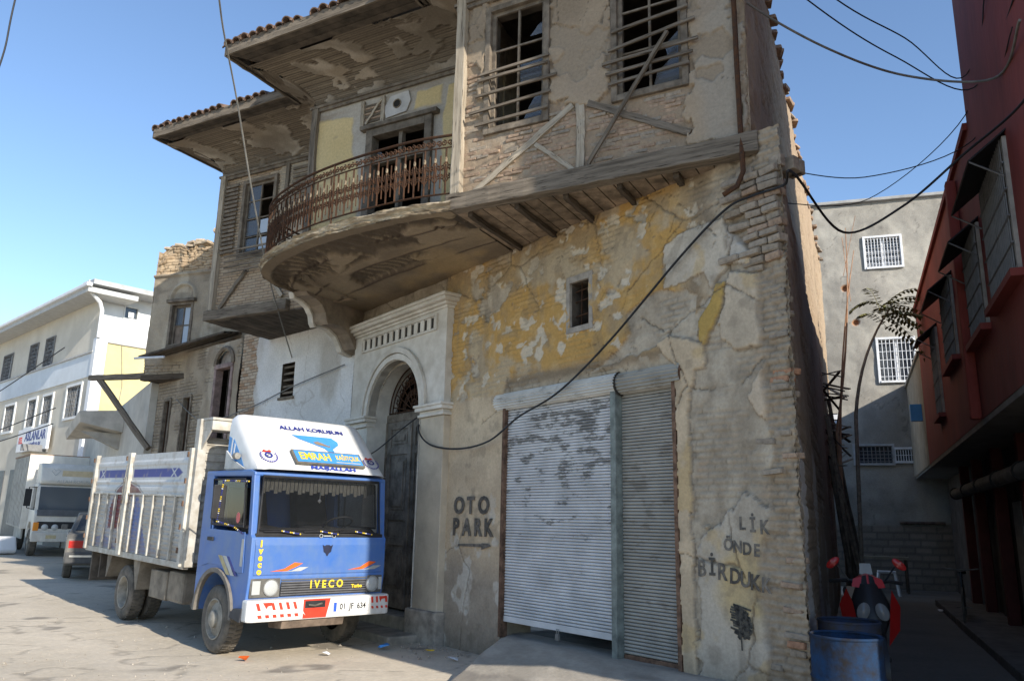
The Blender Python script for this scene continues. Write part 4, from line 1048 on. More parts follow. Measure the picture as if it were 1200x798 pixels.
def under_pos(U, V, H):
    a, d = along(U); db = depthB(a)
    return np.stack([a, -(d + (db - d) * V), 5.14 + H], -1)
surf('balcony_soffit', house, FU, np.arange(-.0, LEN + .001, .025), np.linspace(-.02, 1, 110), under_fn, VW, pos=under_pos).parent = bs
# scrolled bracket at the left end
cpf = [(-1.72, 5.16), (-1.76, 5.06), (-1.95, 5.04), (-2.10, 4.98), (-2.20, 4.87), (-2.23, 4.75), (-2.28, 4.69), (-2.42, 4.73), (-2.62, 4.72), (-2.80, 4.64), (-2.92, 4.51), (-2.99, 4.41), (-3.12, 4.38), (-3.42, 4.38), (-3.5, 5.16)]
corb = MB(FU).prism([(y if i in (0, len(cpf) - 1) else y - .02, z + (.0 if i in (0, len(cpf) - 1) else .03)) for i, (y, z) in enumerate(cpf)], 'yz', -4.13, -3.86).build('corbel', mat('corbel_shade_brown', (.24, .195, .15), .9, .2, 4, .006, 30), house, bevel=.008)  # brown body colour paints the shade on the bracket's side
MB(FU).prism(cpf, 'yz', -4.24, -4.132).build('corbel_edge', mat('corbel_plaster', (0.60, 0.56, 0.49), .9, .12, 4, .006, 30), corb, bevel=.01)

# ---- wrought-iron railing ---------------------------------------------------------------
ZB, ZT = 5.385, 6.14
rl = MB(FU); S = np.linspace(.03, LEN - .02, 90)
path = [along(s) for s in S]
rl.tube([(a, -d, ZT) for a, d in path], .017, 6)
rail = rl.build('balcony_railing', iron, house, smooth=True); rail['label'] = 'bowed wrought-iron railing of scrolls and spears'
MB(FU).tube([(a, -d, ZT - .155) for a, d in path], .010, 5).build('upper_rail', iron, rail)
MB(FU).tube([(a, -d, ZB) for a, d in path], .012, 5).build('bottom_rail', iron, rail)
def curl(cx, cz, r, a0, turns, sgn, k=10):
    return [(cx + r * (1 - .8 * i / k) * math.cos(a0 + sgn * turns * 2 * math.pi * i / k), 0, cz + r * (1 - .8 * i / k) * math.sin(a0 + sgn * turns * 2 * math.pi * i / k)) for i in range(k + 1)]
bu = MB(); Hh = ZT - ZB
bu.tube([(0, 0, 0), (0, 0, .59)], .0125, 5)
w = .070
bu.tube([(-w, 0, .50)] + [(w * math.cos(math.pi * (1 - i / 8)), 0, .50 + .075 * math.sin(math.pi * i / 8)) for i in range(9)] + [(w, 0, .50)], .0100, 4)
bu.tube([(-w, 0, .08)] + [(w * math.cos(math.pi * (1 - i / 8)), 0, .08 - .07 * math.sin(math.pi * i / 8)) for i in range(9)] + [(w, 0, .08)], .0100, 4)
bu.tube([(-w, 0, .08), (-w, 0, .50)], .0100, 4)
for sg in (-1, 1):
    bu.tube(curl(sg * .040, .345, .034, -math.pi / 2, 1.2, sg), .0098, 4)
    bu.tube(curl(sg * .040, .225, .034, math.pi / 2, 1.2, -sg), .0098, 4)
    bu.tube([(sg * .012, 0, .16), (sg * .03, 0, .19), (sg * .012, 0, .285), (sg * .03, 0, .38), (sg * .012, 0, .41)], .009, 4)
    bu.tube(curl(sg * .038, .665, .040, math.pi / 2 if sg > 0 else -math.pi / 2, 1.3, sg), .0100, 4)
bme = bu.mesh('baluster', local=True); bme.materials.append(iron)
sp = MB(); sp.lathe([(0.001, .50), (.014, .47), (.018, .44), (.009, .40), (.013, .385), (.006, .37)], 6)
spm = sp.mesh('spear', local=True); spm.materials.append(iron_pale)
nb = int(LEN / .140)
for i in range(nb):
    s = .10 + i * (LEN - .2) / (nb - 1); a, d = along(s); a2, d2 = along(s + .02)
    p = FU @ Vector((a, -d, ZB)); q = FU @ Vector((a2, -d2, ZB)); t = (q - p).normalized()
    m = Matrix((t, Vector((0, 0, 1)).cross(t), Vector((0, 0, 1)))).transposed().to_4x4(); m.translation = p
    put('baluster', bme, rail, m); put('spear', spm, rail, m)
for s in (.02, LEN * .33, LEN * .66, LEN - .02):
    a, d = along(s); MB(FU).tube([(a, -d, 5.2), (a, -d, ZT)], .013, 5).build('rail_post', iron, rail)

# ================================================================== writing on the walls
def wm(u, z, out=.02, tilt=0): return FG @ Matrix.Translation((u, out, z)) @ Matrix.Rotation(tilt, 4, 'Y') @ Matrix(((1, 0, 0, 0), (0, 0, 1, 0), (0, 1, 0, 0), (0, 0, 0, 1)))
faint = mat('graffiti_faded', (0.07, 0.066, 0.06), 0.9, 0.5, 16, col2=(0.19, 0.165, 0.135))
for s, u, z, sz, sx, mt_ in (('O', 1.02, 1.80, .30, 1, faint), ('T', 1.29, 1.80, .30, .9, faint), ('O', 1.58, 1.80, .30, 1, faint),
                            ('P', .96, 1.52, .30, .95, faint), ('A', 1.21, 1.52, .30, .9, faint), ('R', 1.46, 1.52, .30, .9, faint), ('K', 1.69, 1.52, .30, .9, faint)):
    text_obj('painted_letter', s, wm(u, z), sz, mt_, house, sx=sx, weight=.012)
MB(FG).prism([(1.03, 1.285), (1.56, 1.285), (1.56, 1.255), (1.76, 1.305), (1.70, 1.335), (1.56, 1.335), (1.56, 1.325), (1.03, 1.31)], 'xz', .02, .023).build('painted_arrow', faint, house)
x = 5.0
for s, u, z, sz, tl, mt_ in (('B', 5.06, 1.215, .21, 0, faint), ('İ', 5.18, 1.23, .21, 0, faint), ('R', 5.29, 1.195, .21, .05, faint), ('D', 5.43, 1.165, .19, .06, faint), ('U', 5.54, 1.145, .19, .05, faint), ('K', 5.64, 1.125, .19, .05, faint), ('K', 5.75, 1.11, .18, .05, faint),
                            ('Ö', 5.37, 1.44, .15, .03, faint), ('N', 5.47, 1.425, .15, .03, faint), ('D', 5.57, 1.41, .15, .03, faint), ('E', 5.67, 1.40, .15, .03, faint),
                            ('L', 5.53, 1.63, .16, 0, faint), ('İ', 5.64, 1.615, .17, 0, faint), ('K', 5.76, 1.60, .17, 0, faint)):
    text_obj('painted_letter', s, wm(u, z, .022, tl), sz, mt_, house, sx=.85, weight=.004)
rnd = random.Random(5)
b = MB(FG)
def stroke(pts, w):
    for i in range(len(pts) - 1):
        (x0, z0), (x1, z1) = pts[i], pts[i + 1]; dx, dz = x1 - x0, z1 - z0; L = math.hypot(dx, dz) + 1e-6; nx, nz = -dz / L * w / 2, dx / L * w / 2
        k = .0004 * (len(b.f) % 7)
        b.add([(x0 + nx, .0225 + k, z0 + nz), (x1 + nx, .0225 + k, z1 + nz), (x1 - nx, .0225 + k, z1 - nz), (x0 - nx, .0225 + k, z0 - nz)], [(0, 1, 2, 3)])
for k in range(13): stroke([(5.41 + k * .010, .93 - .004 * k), (5.45 + k * .008 + rnd.uniform(-.03, .03), .78), (5.47 + rnd.uniform(-.03, .05), .64 + rnd.uniform(0, .05))], .022)
for k in range(10): stroke([(5.36 + rnd.uniform(0, .04), .93 - k * .022), (5.54 + rnd.uniform(0, .05), .90 - k * .022 + rnd.uniform(-.02, .02))], .018)
for k in range(3): stroke([(5.52 + (.055 + .008 * k) * math.cos(t * .5), .745 + (.055 + .008 * k) * math.sin(t * .5)) for t in range(13)], .016)
stroke([(5.40, .70), (5.56, .66)], .03); stroke([(5.47, .66), (5.475, .55)], .012)
b.build('sprayed_scrawl', mat('spray_black', (0.03, 0.03, 0.03), .9, .5, 22, col2=(.14, .125, .10)), house)
# ================================================================== roller shutters
def shutter_mat(name, c_hi, c_lo, thr, zfade):
    m = bpy.data.materials.new(name); m.use_nodes = True; nt = m.node_tree; b = nt.nodes['Principled BSDF']
    b.inputs['Roughness'].default_value = .9; b.inputs['Specular IOR Level'].default_value = 0.0
    ge = nt.nodes.new('ShaderNodeNewGeometry'); mp = nt.nodes.new('ShaderNodeMapping'); mp.inputs['Scale'].default_value = (2.2, 2.2, 6.0)
    nt.links.new(ge.outputs['Position'], mp.inputs[0])
    n = nt.nodes.new('ShaderNodeTexNoise'); n.inputs['Scale'].default_value = 1.5; n.inputs['Detail'].default_value = 9; n.inputs['Roughness'].default_value = .72
    nt.links.new(mp.outputs[0], n.inputs['Vector'])
    sp = nt.nodes.new('ShaderNodeSeparateXYZ'); nt.links.new(ge.outputs['Position'], sp.inputs[0])
    mr = nt.nodes.new('ShaderNodeMapRange'); mr.inputs['From Min'].default_value = .6; mr.inputs['From Max'].default_value = 2.9; mr.inputs['To Min'].default_value = -zfade; mr.inputs['To Max'].default_value = zfade
    nt.links.new(sp.outputs[2], mr.inputs['Value'])
    ad = nt.nodes.new('ShaderNodeMath'); ad.operation = 'ADD'; nt.links.new(n.outputs['Fac'], ad.inputs[0]); nt.links.new(mr.outputs[0], ad.inputs[1])
    cr = nt.nodes.new('ShaderNodeValToRGB'); cr.color_ramp.elements[0].position = thr; cr.color_ramp.elements[0].color = (*c_hi, 1); cr.color_ramp.elements[1].position = thr + .05; cr.color_ramp.elements[1].color = (*c_lo, 1)
    nt.links.new(ad.outputs[0], cr.inputs[0])
    n2 = nt.nodes.new('ShaderNodeTexNoise'); n2.inputs['Scale'].default_value = 3; n2.inputs['Detail'].default_value = 6; nt.links.new(ge.outputs['Position'], n2.inputs['Vector'])
    mr2 = nt.nodes.new('ShaderNodeMapRange'); mr2.inputs['From Min'].default_value = .3; mr2.inputs['From Max'].default_value = .7; mr2.inputs['To Min'].default_value = .8; mr2.inputs['To Max'].default_value = 1.12
    nt.links.new(n2.outputs['Fac'], mr2.inputs['Value']); hs = nt.nodes.new('ShaderNodeHueSaturation'); nt.links.new(mr2.outputs[0], hs.inputs['Value']); nt.links.new(cr.outputs[0], hs.inputs['Color']); nt.links.new(hs.outputs[0], b.inputs['Base Color'])
    return m
paint_peel = shutter_mat('peeling_white_paint', (0.56, 0.56, 0.555), (0.24, 0.235, 0.225), .575, .085)
zinc = shutter_mat('dull_zinc_slats', (0.33, 0.315, 0.28), (0.25, 0.23, 0.20), .55, .02)
zinc_light = shutter_mat('pale_ribbed_cover', (0.54, 0.53, 0.50), (0.36, 0.35, 0.325), .56, .0)
rust = mat('rust', (0.17, 0.10, 0.065), .9, .35, 12, .003, 60)
rail_green = mat('green_grey_steel', (0.20, 0.225, 0.205), .7, .25, 8)
steel_grey = mat('grey_steel', (0.22, 0.21, 0.19), .6, .25, 8)

def roller(name, label, u0, u1, zb, zt, out, slat_m, cover_m, cover_r, cu0, cu1):
    base = FG @ Vector(((u0 + u1) / 2, out, zb))
    t = thing(name, label, 'shutter', loc=base, group='roller shutters of the garage')
    n = int((zt - zb - .07) / .0345); pitch = (zt - zb - .07) / n
    prof = [(-.002, -.001), (0.011, .006), (0.016, .016), (0.011, .027), (-.002, .0358)]
    vs = []; L = u1 - u0
    for x in (-L / 2, L / 2):
        for o, z in prof: vs.append(F * x + NF * o + Vector((0, 0, z)))
    k = len(prof)
    me = bpy.data.meshes.new('slat'); me.from_pydata([tuple(v) for v in vs], [], [(k + i, k + i + 1, i + 1, i) for i in range(k - 1)] + [(k - 1, 2 * k - 1, k, 0)])
    me.polygons.foreach_set('use_smooth', [True] * len(me.polygons)); me.materials.append(slat_m)
    rnd = random.Random(n)
    for i in range(n):
        o = link('slat', me, t); o.location = NF * rnd.uniform(-.0015, .0015) + Vector((0, 0, .07 + i * pitch)); o.scale = (1, 1, pitch / .0345)
    MB(FG).box(u0, u1, out - .012, out + .018, zb, zb + .068).build('bottom_bar', slat_m if name == 'roller_shutter' and u1 < 4 else rust, t, bevel=.004)
    # ribbed half-round cover over the roll
    prof = []; R = cover_r
    for i in range(97):
        th = math.pi * (-.62 + 1.24 * i / 96); r = R + .009 * math.cos(i * math.pi / 4)
        prof.append((out + .02 + r * math.cos(th), zt + R * .75 + r * math.sin(th)))
    prof = prof + [(out - .16, prof[-1][1]), (out - .16, prof[0][1])]
    MB(FG).prism(prof, 'xz', cu0, cu1, Matrix(((0, 1, 0, 0), (1, 0, 0, 0), (0, 0, 1, 0), (0, 0, 0, 1)))).build('roll_cover', cover_m, t)
    return t
s1 = roller('roller_shutter', 'wide roller shutter with peeling white paint, left open a hand above the ramp', 1.98, 3.89, .43, 3.04, -.05, paint_peel, zinc_light, .105, 1.80, 3.985)
MB(FG).box(1.93, 1.985, -.09, .012, .25, 3.05).build('guide_rail', rust, s1)
MB(FG).box(3.885, 3.965, -.09, .03, .20, 3.05).build('guide_rail', rail_green, s1, bevel=.004)
lk = MB(FG); lk.box(2.97, 3.02, -.03, .0, .33, .40); lk.tube([(2.98, -.015, .40), (2.98, -.015, .45), (3.01, -.015, .45), (3.01, -.015, .40)], .006, 5); lk.build('padlock', steel_grey, s1, bevel=.004)
s2 = roller('roller_shutter', 'narrow dull grey roller shutter beside the wide white one, rusty at the foot', 3.97, 4.75, .25, 3.02, -.08, zinc, zinc, .118, 3.99, 4.86)
MB(FG).box(4.745, 4.79, -.10, .02, .20, 3.12).build('guide_rail', rust, s2)
hm = FG @ Matrix.Translation((3.985, -.06, 3.11)) @ Matrix.Rotation(R_(90), 4, 'Y')
MB(hm).lathe([(.125, -.012), (.138, -.012), (.138, .012), (.125, .012)], 28, close=True).build('cover_band', black_in, s2)
MB(FG).prism([(-.08 + .02 + .11 * math.cos(math.pi * (-.5 + i / 12)), 3.11 + .11 * math.sin(math.pi * (-.5 + i / 12))) for i in range(13)] + [(-.2, 3.22), (-.2, 3.0)], 'xz', 4.862, 4.868, Matrix(((0, 1, 0, 0), (1, 0, 0, 0), (0, 0, 1, 0), (0, 0, 0, 1)))).build('end_plate', rust, s2)
# jambs and lintel of the garage opening
g = MB(FG); g.box(1.90, 1.94, -.5, -.02, 0, 3.06).box(4.78, 4.80, -.5, -.02, 0, 3.06).box(1.94, 4.78, -.5, -.19, 3.07, 3.5)
g.build('garage_jamb', mat('jamb_plaster', (0.38, 0.33, 0.26), .95, .2, 4, .006, 30), house)
MB(FG).box(1.9, 4.85, -1.2, -.36, .0, .27).build('garage_floor', VG if False else mat('floor_concrete', (0.22, 0.20, 0.17), .95, .2, 3, .006, 20), house)
# ================================================================== the blue truck
tf = Vector((0.6808, -0.73216, -0.02119)).normalized(); tl_ = Vector((0.73232, 0.68096, 0)).normalized(); tk = tf.cross(tl_)
TMX = Matrix((tf, tl_, tk)).transposed().to_4x4(); TMX.translation = WF
truck = thing('cargo_truck', 'blue cab cargo truck with white slatted bed parked along the old house', 'truck', m=TMX)
blue = mat('cab_blue', (0.034, 0.128, 0.42), .45, .12, 3.5, 0, spec=.5, col2=(0.075, 0.16, 0.37), dust=(.45, 1.15, .26, (.34, .30, .24)))
white_p = mat('dirty_white_paint', (0.62, 0.61, 0.57), .5, .12, 3)
fair_white = mat('fairing_white', (0.70, 0.70, 0.69), .4, .05, 2, spec=.5, dust=(.4, .75, .5, (.34, .30, .24)))
sky_blue = mat('decal_sky_blue', (0.06, 0.26, 0.62), .4, .06)
navy = mat('decal_navy', (0.03, 0.04, 0.22), .5, .1)
yellow = mat('decal_yellow', (0.75, 0.52, 0.04), .5, .08)
red = mat('decal_red', (0.62, 0.05, 0.025), .5, .1)
orange = mat('decal_orange', (0.75, 0.13, 0.02), .5, .1)
pale_grey = mat('decal_grey', (0.42, 0.43, 0.42), .5, .1)
blackp = mat('black_plastic', (0.022, 0.022, 0.024), .6, .2, 8)
rubber = mat('dusty_rubber', (0.075, 0.068, 0.058), .9, .3, 7, .003, 60, col2=(0.16, 0.14, 0.115))
rim_m = mat('dusty_rim', (0.30, 0.275, 0.23), .75, .25, 6)
chassis_m = mat('chassis_dirt', (0.10, 0.085, 0.07), .9, .3, 5)
tank_m = mat('tank_dirt', (0.24, 0.205, 0.16), .85, .25, 4)
lamp_m = glass_mat('lamp_glass', (0.42, 0.43, 0.42), .10, 1.0)
amber = mat('amber_lens', (0.7, 0.25, 0.03), .3, .05)
cabin_dark = mat('cabin_lining', (0.03, 0.028, 0.028), .9, .2)
fabric_curt = mat('fringe_fabric', (0.13, 0.125, 0.11), .9, .4, 30, stretch=(1, 6, .4))
chrome = mat('dull_chrome', (0.55, 0.54, 0.52), .3, .1, metal=.8)
screen_glass = glass_mat('windscreen_glass', (0.02, 0.022, 0.024), .04, .38)
skin_tone = None
def tp(name, b, m_, parent=None, **k): return b.build(name, m_, parent or truck, local=True, **k)
Y1 = 1.86
# cab: lower body with wheel arches, roof, pillars, back
arch = [(-.03 + .53 * math.cos(math.pi * (1 - i / 14)), .44 + .50 * math.sin(math.pi * (1 - i / 14))) for i in range(15)]
prof = [(-.66, .62), (-.66, 1.42), (.795, 1.42), (.835, 1.38), (.845, .93), (.82, .70), (.80, .52), (.52, .50)] + [(x, z) for x, z in reversed(arch)] + [(-.60, .50)]
cab = tp('cab_body', MB().prism(prof, 'xz', .0, Y1), blue, bevel=.022)
tp('cab_roof', MB().prism([(-.67, 2.10), (-.66, 2.165), (.62, 2.175), (.74, 2.145), (.745, 2.105), (.70, 2.09)], 'xz', .0, Y1), blue, bevel=.02)
tp('rear_panel', MB().box(-.665, -.625, .03, Y1 - .03, 1.41, 2.105), blue)
for y0, y1 in ((.0, .075), (Y1 - .075, Y1)):
    tp('windscreen_pillar', MB().prism([(.72, 1.40), (.80, 1.40), (.735, 2.12), (.655, 2.12)], 'xz', y0, y1), blue, bevel=.012)
    tp('rear_pillar', MB().prism([(-.66, 1.40), (-.36, 1.40), (-.43, 2.12), (-.66, 2.12)], 'xz', y0, y0 + .06 if y0 == 0 else y1), blue, bevel=.012)
# windscreen with rubber seal
wq = [(.80, 1.445), (.742, 2.09)]
tp('windscreen', MB().add([(wq[0][0], .10, wq[0][1]), (wq[0][0], Y1 - .10, wq[0][1]), (wq[1][0], Y1 - .13, wq[1][1]), (wq[1][0], .13, wq[1][1])], [(0, 1, 2, 3)]), screen_glass)
seal = [(.803, .085, 1.432), (.803, Y1 - .085, 1.432), (.742, Y1 - .115, 2.098), (.742, .115, 2.098), (.803, .085, 1.432)]
tp('windscreen_seal', MB().tube(seal, .02, 6), blackp)
tp('scuttle', MB().box(.70, .825, .05, Y1 - .05, 1.385, 1.435), blackp, bevel=.01)
# side windows, doors
for y in (-.003, Y1 + .003):
    s = 1 if y > 0 else -1
    wpoly = [(-.36, 1.50), (.58, 1.50), (.56, 1.62), (.50, 2.06), (-.42, 2.06)]
    dr = tp('door', MB().prism([(-.50, .98), (-.45, 1.44), (.66, 1.44), (.70, .98), (.56, .97), (.42, 1.00), (.2, 1.02), (-.30, 1.02)], 'xz', y, y + s * .008), blue, bevel=.003)
    dr['label'] = 'blue cab door'
    tp('side_window', MB().prism(wpoly, 'xz', y - s * .03, y - s * .026), screen_glass)
    tp('window_seal', MB().tube([(x, y - s * .01, z) for x, z in wpoly + wpoly[:1]], .013, 5), blackp)
    tp('door_handle', MB().box(-.36, -.20, y + s * .006, y + s * .03, 1.30, 1.345), blackp, dr, bevel=.006)
    tp('step', MB().box(-.78, -.62, .02 if s < 0 else Y1 - .3, .3 if s < 0 else Y1 - .02, .44, .50), chassis_m)
# wheel arch lips
lip = MB(); vs = []; fs = []
for i, (x, z) in enumerate([(-.03 + .57 * math.cos(math.pi * (1 - i / 16)), .44 + .55 * math.sin(math.pi * (1 - i / 16))) for i in range(17)]):
    x2, z2 = -.03 + (x + .03) * .90, .44 + (z - .44) * .90
    vs += [(x, -.035, z), (x2, -.035, z2), (x2, .03, z2), (x, .03, z)]
for i in range(16):
    for j in range(4): fs.append((i * 4 + j, i * 4 + (j + 1) % 4, (i + 1) * 4 + (j + 1) % 4, (i + 1) * 4 + j))
tp('wheel_arch', lip.add(vs, fs), mat('arch_grey', (0.20, 0.18, 0.155), .8, .2, 6), bevel=.005)
tp('lower_skirt', MB().prism([(.50, .47), (.80, .44), (.83, .60), (.60, .58)], 'xz', -.04, .25), mat('skirt_dark', (0.05, 0.05, 0.055), .7, .2), bevel=.01)
# side striping on the door
for pts, m_ in (([(-.02, 1.14), (.10, 1.14), (.36, .93), (.26, .93)], mat('decal_sand', (.42, .36, .2), .5, .15)), ([(.12, 1.14), (.22, 1.14), (.48, .93), (.38, .93)], pale_grey), ([(.24, 1.14), (.30, 1.14), (.56, .93), (.50, .93)], navy)):
    tp('door_stripe', MB().prism(pts, 'xz', -.0135, -.0115), m_)
tp('vent_strip', MB().box(.60, .66, -.012, -.001, 1.05, 1.36), pale_grey)
# interior
tp('dashboard', MB().prism([(.30, 1.20), (.34, 1.46), (.60, 1.50), (.74, 1.43), (.74, 1.2)], 'xz', .08, Y1 - .08), cabin_dark, bevel=.02)
for y0 in (.25, 1.15): tp('seat', MB().prism([(-.45, 1.42), (-.58, 1.95), (-.46, 1.98), (-.30, 1.50), (.10, 1.48), (.10, 1.42)], 'xz', y0, y0 + .5), cabin_dark, bevel=.03)
sw_m = Matrix.Translation((.40, 1.38, 1.55)) @ Matrix.Rotation(R_(-28), 4, 'Y')
tp('steering_wheel', MB(sw_m).lathe([(.19 + .014 * math.cos(2 * math.pi * i / 8), .014 * math.sin(2 * math.pi * i / 8)) for i in range(8)], 28, close=True), blackp, smooth=True)
fr_ = MB()
for k in range(30): fr_.box(.66, .67, .14 + k * .0535, .14 + k * .0535 + .045, 1.90 + .02 * (k % 3), 2.08)
tp('curtain_fringe', fr_, fabric_curt, kind='stuff')
cu = MB(); vs = [(.62, .13, 2.06), (.50, .20, 2.06), (.55, .22, 1.52), (.68, .12, 1.50)]
tp('side_curtain', cu.add(vs, [(0, 1, 2, 3)]), mat('curtain_blue', (.16, .2, .3), .9, .2))
tp('hanging_charm', MB().tube([(.64, .95, 2.05), (.64, .95, 1.86)], .003, 4).add([(p[0] + .64, p[1] + .95, p[2] + 1.83) for p in [(0, -.03, 0), (0, 0, .03), (0, .03, 0), (0, 0, -.03), (.02, 0, 0), (-.02, 0, 0)]], [(0, 1, 4), (1, 2, 4), (2, 3, 4), (3, 0, 4), (1, 0, 5), (2, 1, 5), (3, 2, 5), (0, 3, 5)]), chrome)
# front panel creases
tp('front_panel', MB().prism([(.846, .955), (.853, .97), (.852, 1.30), (.838, 1.375), (.842, 1.30)], 'xz', .05, Y1 - .05), blue, bevel=.004)
# grille and lamps
gr = tp('grille', MB().box(.79, .838, .41, 1.60, .715, .925), blackp)
for k in range(7): tp('grille_slat', MB().box(.838, .853, .415, 1.595, .725 + k * .028, .742 + k * .028), mat('grille_grey', (.10, .10, .105), .5, .15), gr)
for y0, y1, yl, ys in ((.03, .405, .285, (.05, .15)), (1.605, 1.83, 1.68, (1.775, 1.825))):
    hl = tp('headlamp_bezel', MB().box(.79, .845, y0, y1, .71, .93), mat('bezel_grey', (.11, .105, .095), .6, .2), bevel=.008)
    lm = Matrix.Translation((.846, yl, .82)) @ Matrix.Rotation(R_(90), 4, 'Y')
    tp('headlamp', MB(lm).lathe([(.088, -.005), (.088, .008), (.075, .018), (.045, .027), (.001, .030)], 22), lamp_m, hl, smooth=True)
    tp('lamp_rim', MB(lm).lathe([(.086, -.004), (.098, -.004), (.098, .012), (.086, .012)], 22, close=True), chrome, hl)
    tp('indicator', MB().box(.845, .858, ys[0], ys[1], .745, .90), lamp_m, hl, bevel=.006)
# bumper
bump = tp('bumper', MB().prism([(.80, -.03), (.93, -.03), (.965, .02), (.975, .12), (.975, Y1 - .10), (.965, Y1), (.93, Y1 + .04), (.80, Y1 + .04)], 'xy', .455, .695), fair_white, bevel=.025)
def fq(m_, pts, x=.977, name='decal', parent=None):
    return tp(name, MB().prism(pts, 'yz', x, x + .0015), m_, parent or bump)
for k in range(6):
    y = .06 + k * .092
    fq(red, [(y, .665), (y + .035, .665), (y + .065, .585), (y + .03, .585)] if k != 1 else [(y - .01, .67), (y + .10, .67), (y + .10, .635), (y + .06, .63), (y + .04, .60)], name='bumper_dash')
    fq(red, [(y + .03, .535), (y + .075, .535), (y + .085, .50), (y + .04, .50)], name='bumper_dash')
fq(red, [(.66, .685), (1.02, .685), (.97, .47), (.66, .47), (.66, .53), (.70, .50), (.66, .555)], name='bumper_patch')
tp('bumper_slot', MB().box(.9785, .980, .68, .95, .585, .665), blackp, bump)
tp('tow_hook', MB().tube([(.985, .72, .62), (1.0, .80, .61), (.985, .90, .63)], .013, 6), chassis_m, bump)
for k in range(4):
    y = 1.60 + k * .07
    fq(red, [(y, .675), (y + .03, .675), (y + .04, .60), (y + .01, .60)] if k != 2 else [(y - .02, .675), (y + .08, .675), (y + .08, .645), (y + .02, .64), (y, .60)], name='bumper_dash')
    fq(red, [(y + .01, .56), (y + .04, .56), (y + .05, .53), (y + .02, .53)], name='bumper_dash')
plate = tp('number_plate', MB().box(.978, .986, 1.06, 1.56, .52, .635), mat('plate_white', (.72, .72, .70), .5, .05), bevel=.003)
tp('plate_band', MB().box(.9862, .9872, 1.065, 1.105, .525, .63), mat('plate_blue', (.03, .1, .5), .5, .05), plate)
FT = Matrix(((0, 0, 1, 0), (1, 0, 0, 0), (0, 1, 0, 0), (0, 0, 0, 1)))    # text plane: right = truck left, up = up, faces forward
ST_ = Matrix(((1, 0, 0, 0), (0, 0, -1, 0), (0, 1, 0, 0), (0, 0, 0, 1)))  # text plane on the near side
def ft(name, s, x, y, z, size, m_, parent=truck, sx=1, w=0.0, shear=0): return text_obj(name, s, Matrix.Translation((x, y, z)) @ FT, size, m_, parent, local=True, sx=sx, weight=w, ext=.001, shear=shear)
ft('plate_text', '01  JF  634', .9875, 1.335, .575, .098, blackp, plate, sx=.88, w=.002)
ft('maker_lettering', 'I V E C O', .856, 1.02, .835, .125, yellow, gr, sx=.92, w=.004)
ft('model_lettering', 'Turbo', .856, 1.45, .80, .055, yellow, gr, sx=1.1, w=.003)
for k, s in enumerate('Iveco'): ft('side_letter', s, .857, .115, 1.315 - k * .078, .10, yellow, cab, w=.006)
for y0, sg in ((.25, 1), (1.30, 1)):
    tp('swoosh', MB().prism([(y0, 1.0), (y0 + .22, 1.005), (y0 + .36, 1.06), (y0 + .42, 1.09), (y0 + .31, 1.10), (y0 + .18, 1.03)], 'yz', .8555, .8565), orange, cab)
    tp('swoosh', MB().prism([(y0 + .1, .995), (y0 + .40, 1.0), (y0 + .50, 1.045), (y0 + .38, 1.045), (y0 + .28, 1.005)], 'yz', .8557, .8567), pale_grey, cab)
lion = MB()
lion.prism([(.92, 1.305), (.95, 1.29), (.97, 1.302), (1.015, 1.302), (1.035, 1.29), (1.065, 1.305), (1.05, 1.25), (1.045, 1.22), (1.015, 1.20), (1.0, 1.17), (.985, 1.17), (.97, 1.20), (.94, 1.22), (.935, 1.25)], 'yz', .8555, .8565)
tp('animal_emblem', lion, mat('emblem_ink', (.02, .025, .06), .6, .2), cab)
em = MB()
for y in (.90, 1.08):
    em.lathe([(.022 + .004 * math.cos(2 * math.pi * i / 6), .006 * math.sin(2 * math.pi * i / 6)) for i in range(6)], 16, Matrix.Translation((.836, y, 1.41)) @ Matrix.Rotation(R_(90), 4, 'Y'), close=True)
em.box(.832, .838, .935, 1.045, 1.405, 1.415)
tp('dash_emblem', em, pale_grey, cab)
# wipers wound with beads
bead_cols = [yellow, navy, navy, fair_white]
def beads(pts, step, r, parent, name):
    segs = []; P = [Vector(p) for p in pts]; d = 0
    bms = [MB() for _ in bead_cols]; i = 0
    for a, b_ in zip(P[:-1], P[1:]):
        L = (b_ - a).length; t = 0
        while t < L:
            c = a + (b_ - a) * (t / L)
            bms[(i * 7 + i // 3) % 4].lathe([(.001, -r), (r * .8, -r * .6), (r, 0), (r * .8, r * .6), (.001, r)], 6, Matrix.Translation(c)); i += 1; t += step
    for m_, bm in zip(bead_cols, bms):
        if bm.v: tp(name, bm, m_, parent, kind='stuff')
for y in (.30, .82, 1.32):
    wp = tp('wiper', MB().tube([(.835, y - .18 + .02, 1.455), (.845, y + .05, 1.46), (.85, y + .28, 1.425)], .009, 5).tube([(.83, y - .22, 1.48), (.835, y + .30, 1.475)], .006, 4), blackp)
    beads([(.853, y + .06, 1.465), (.860, y + .30, 1.43)], .022, .010, wp, 'bead_string')
# mirror on its beaded frame
mir = tp('mirror', MB().box(.30, .33, -.30, -.14, 1.58, 1.98), blackp, bevel=.012)
tp('mirror_glass', MB().box(.285, .2995, -.285, -.155, 1.60, 1.96), chrome, mir)
mf = [(.62, -.01, 2.03), (.34, -.20, 2.03), (.32, -.22, 1.55), (.52, -.10, 1.50), (.62, -.02, 1.42)]
tp('mirror_arm', MB().tube(mf, .010, 5), blackp, mir); beads(mf, .024, .011, mir, 'bead_string')
tp('sticker', MB().prism([(.43 + .05 * math.cos(i * .628), 1.60 + .065 * math.sin(i * .628)) for i in range(10)], 'xz', -.012, -.0105), mat('sticker_pink', (.6, .12, .12), .5, .1), truck)
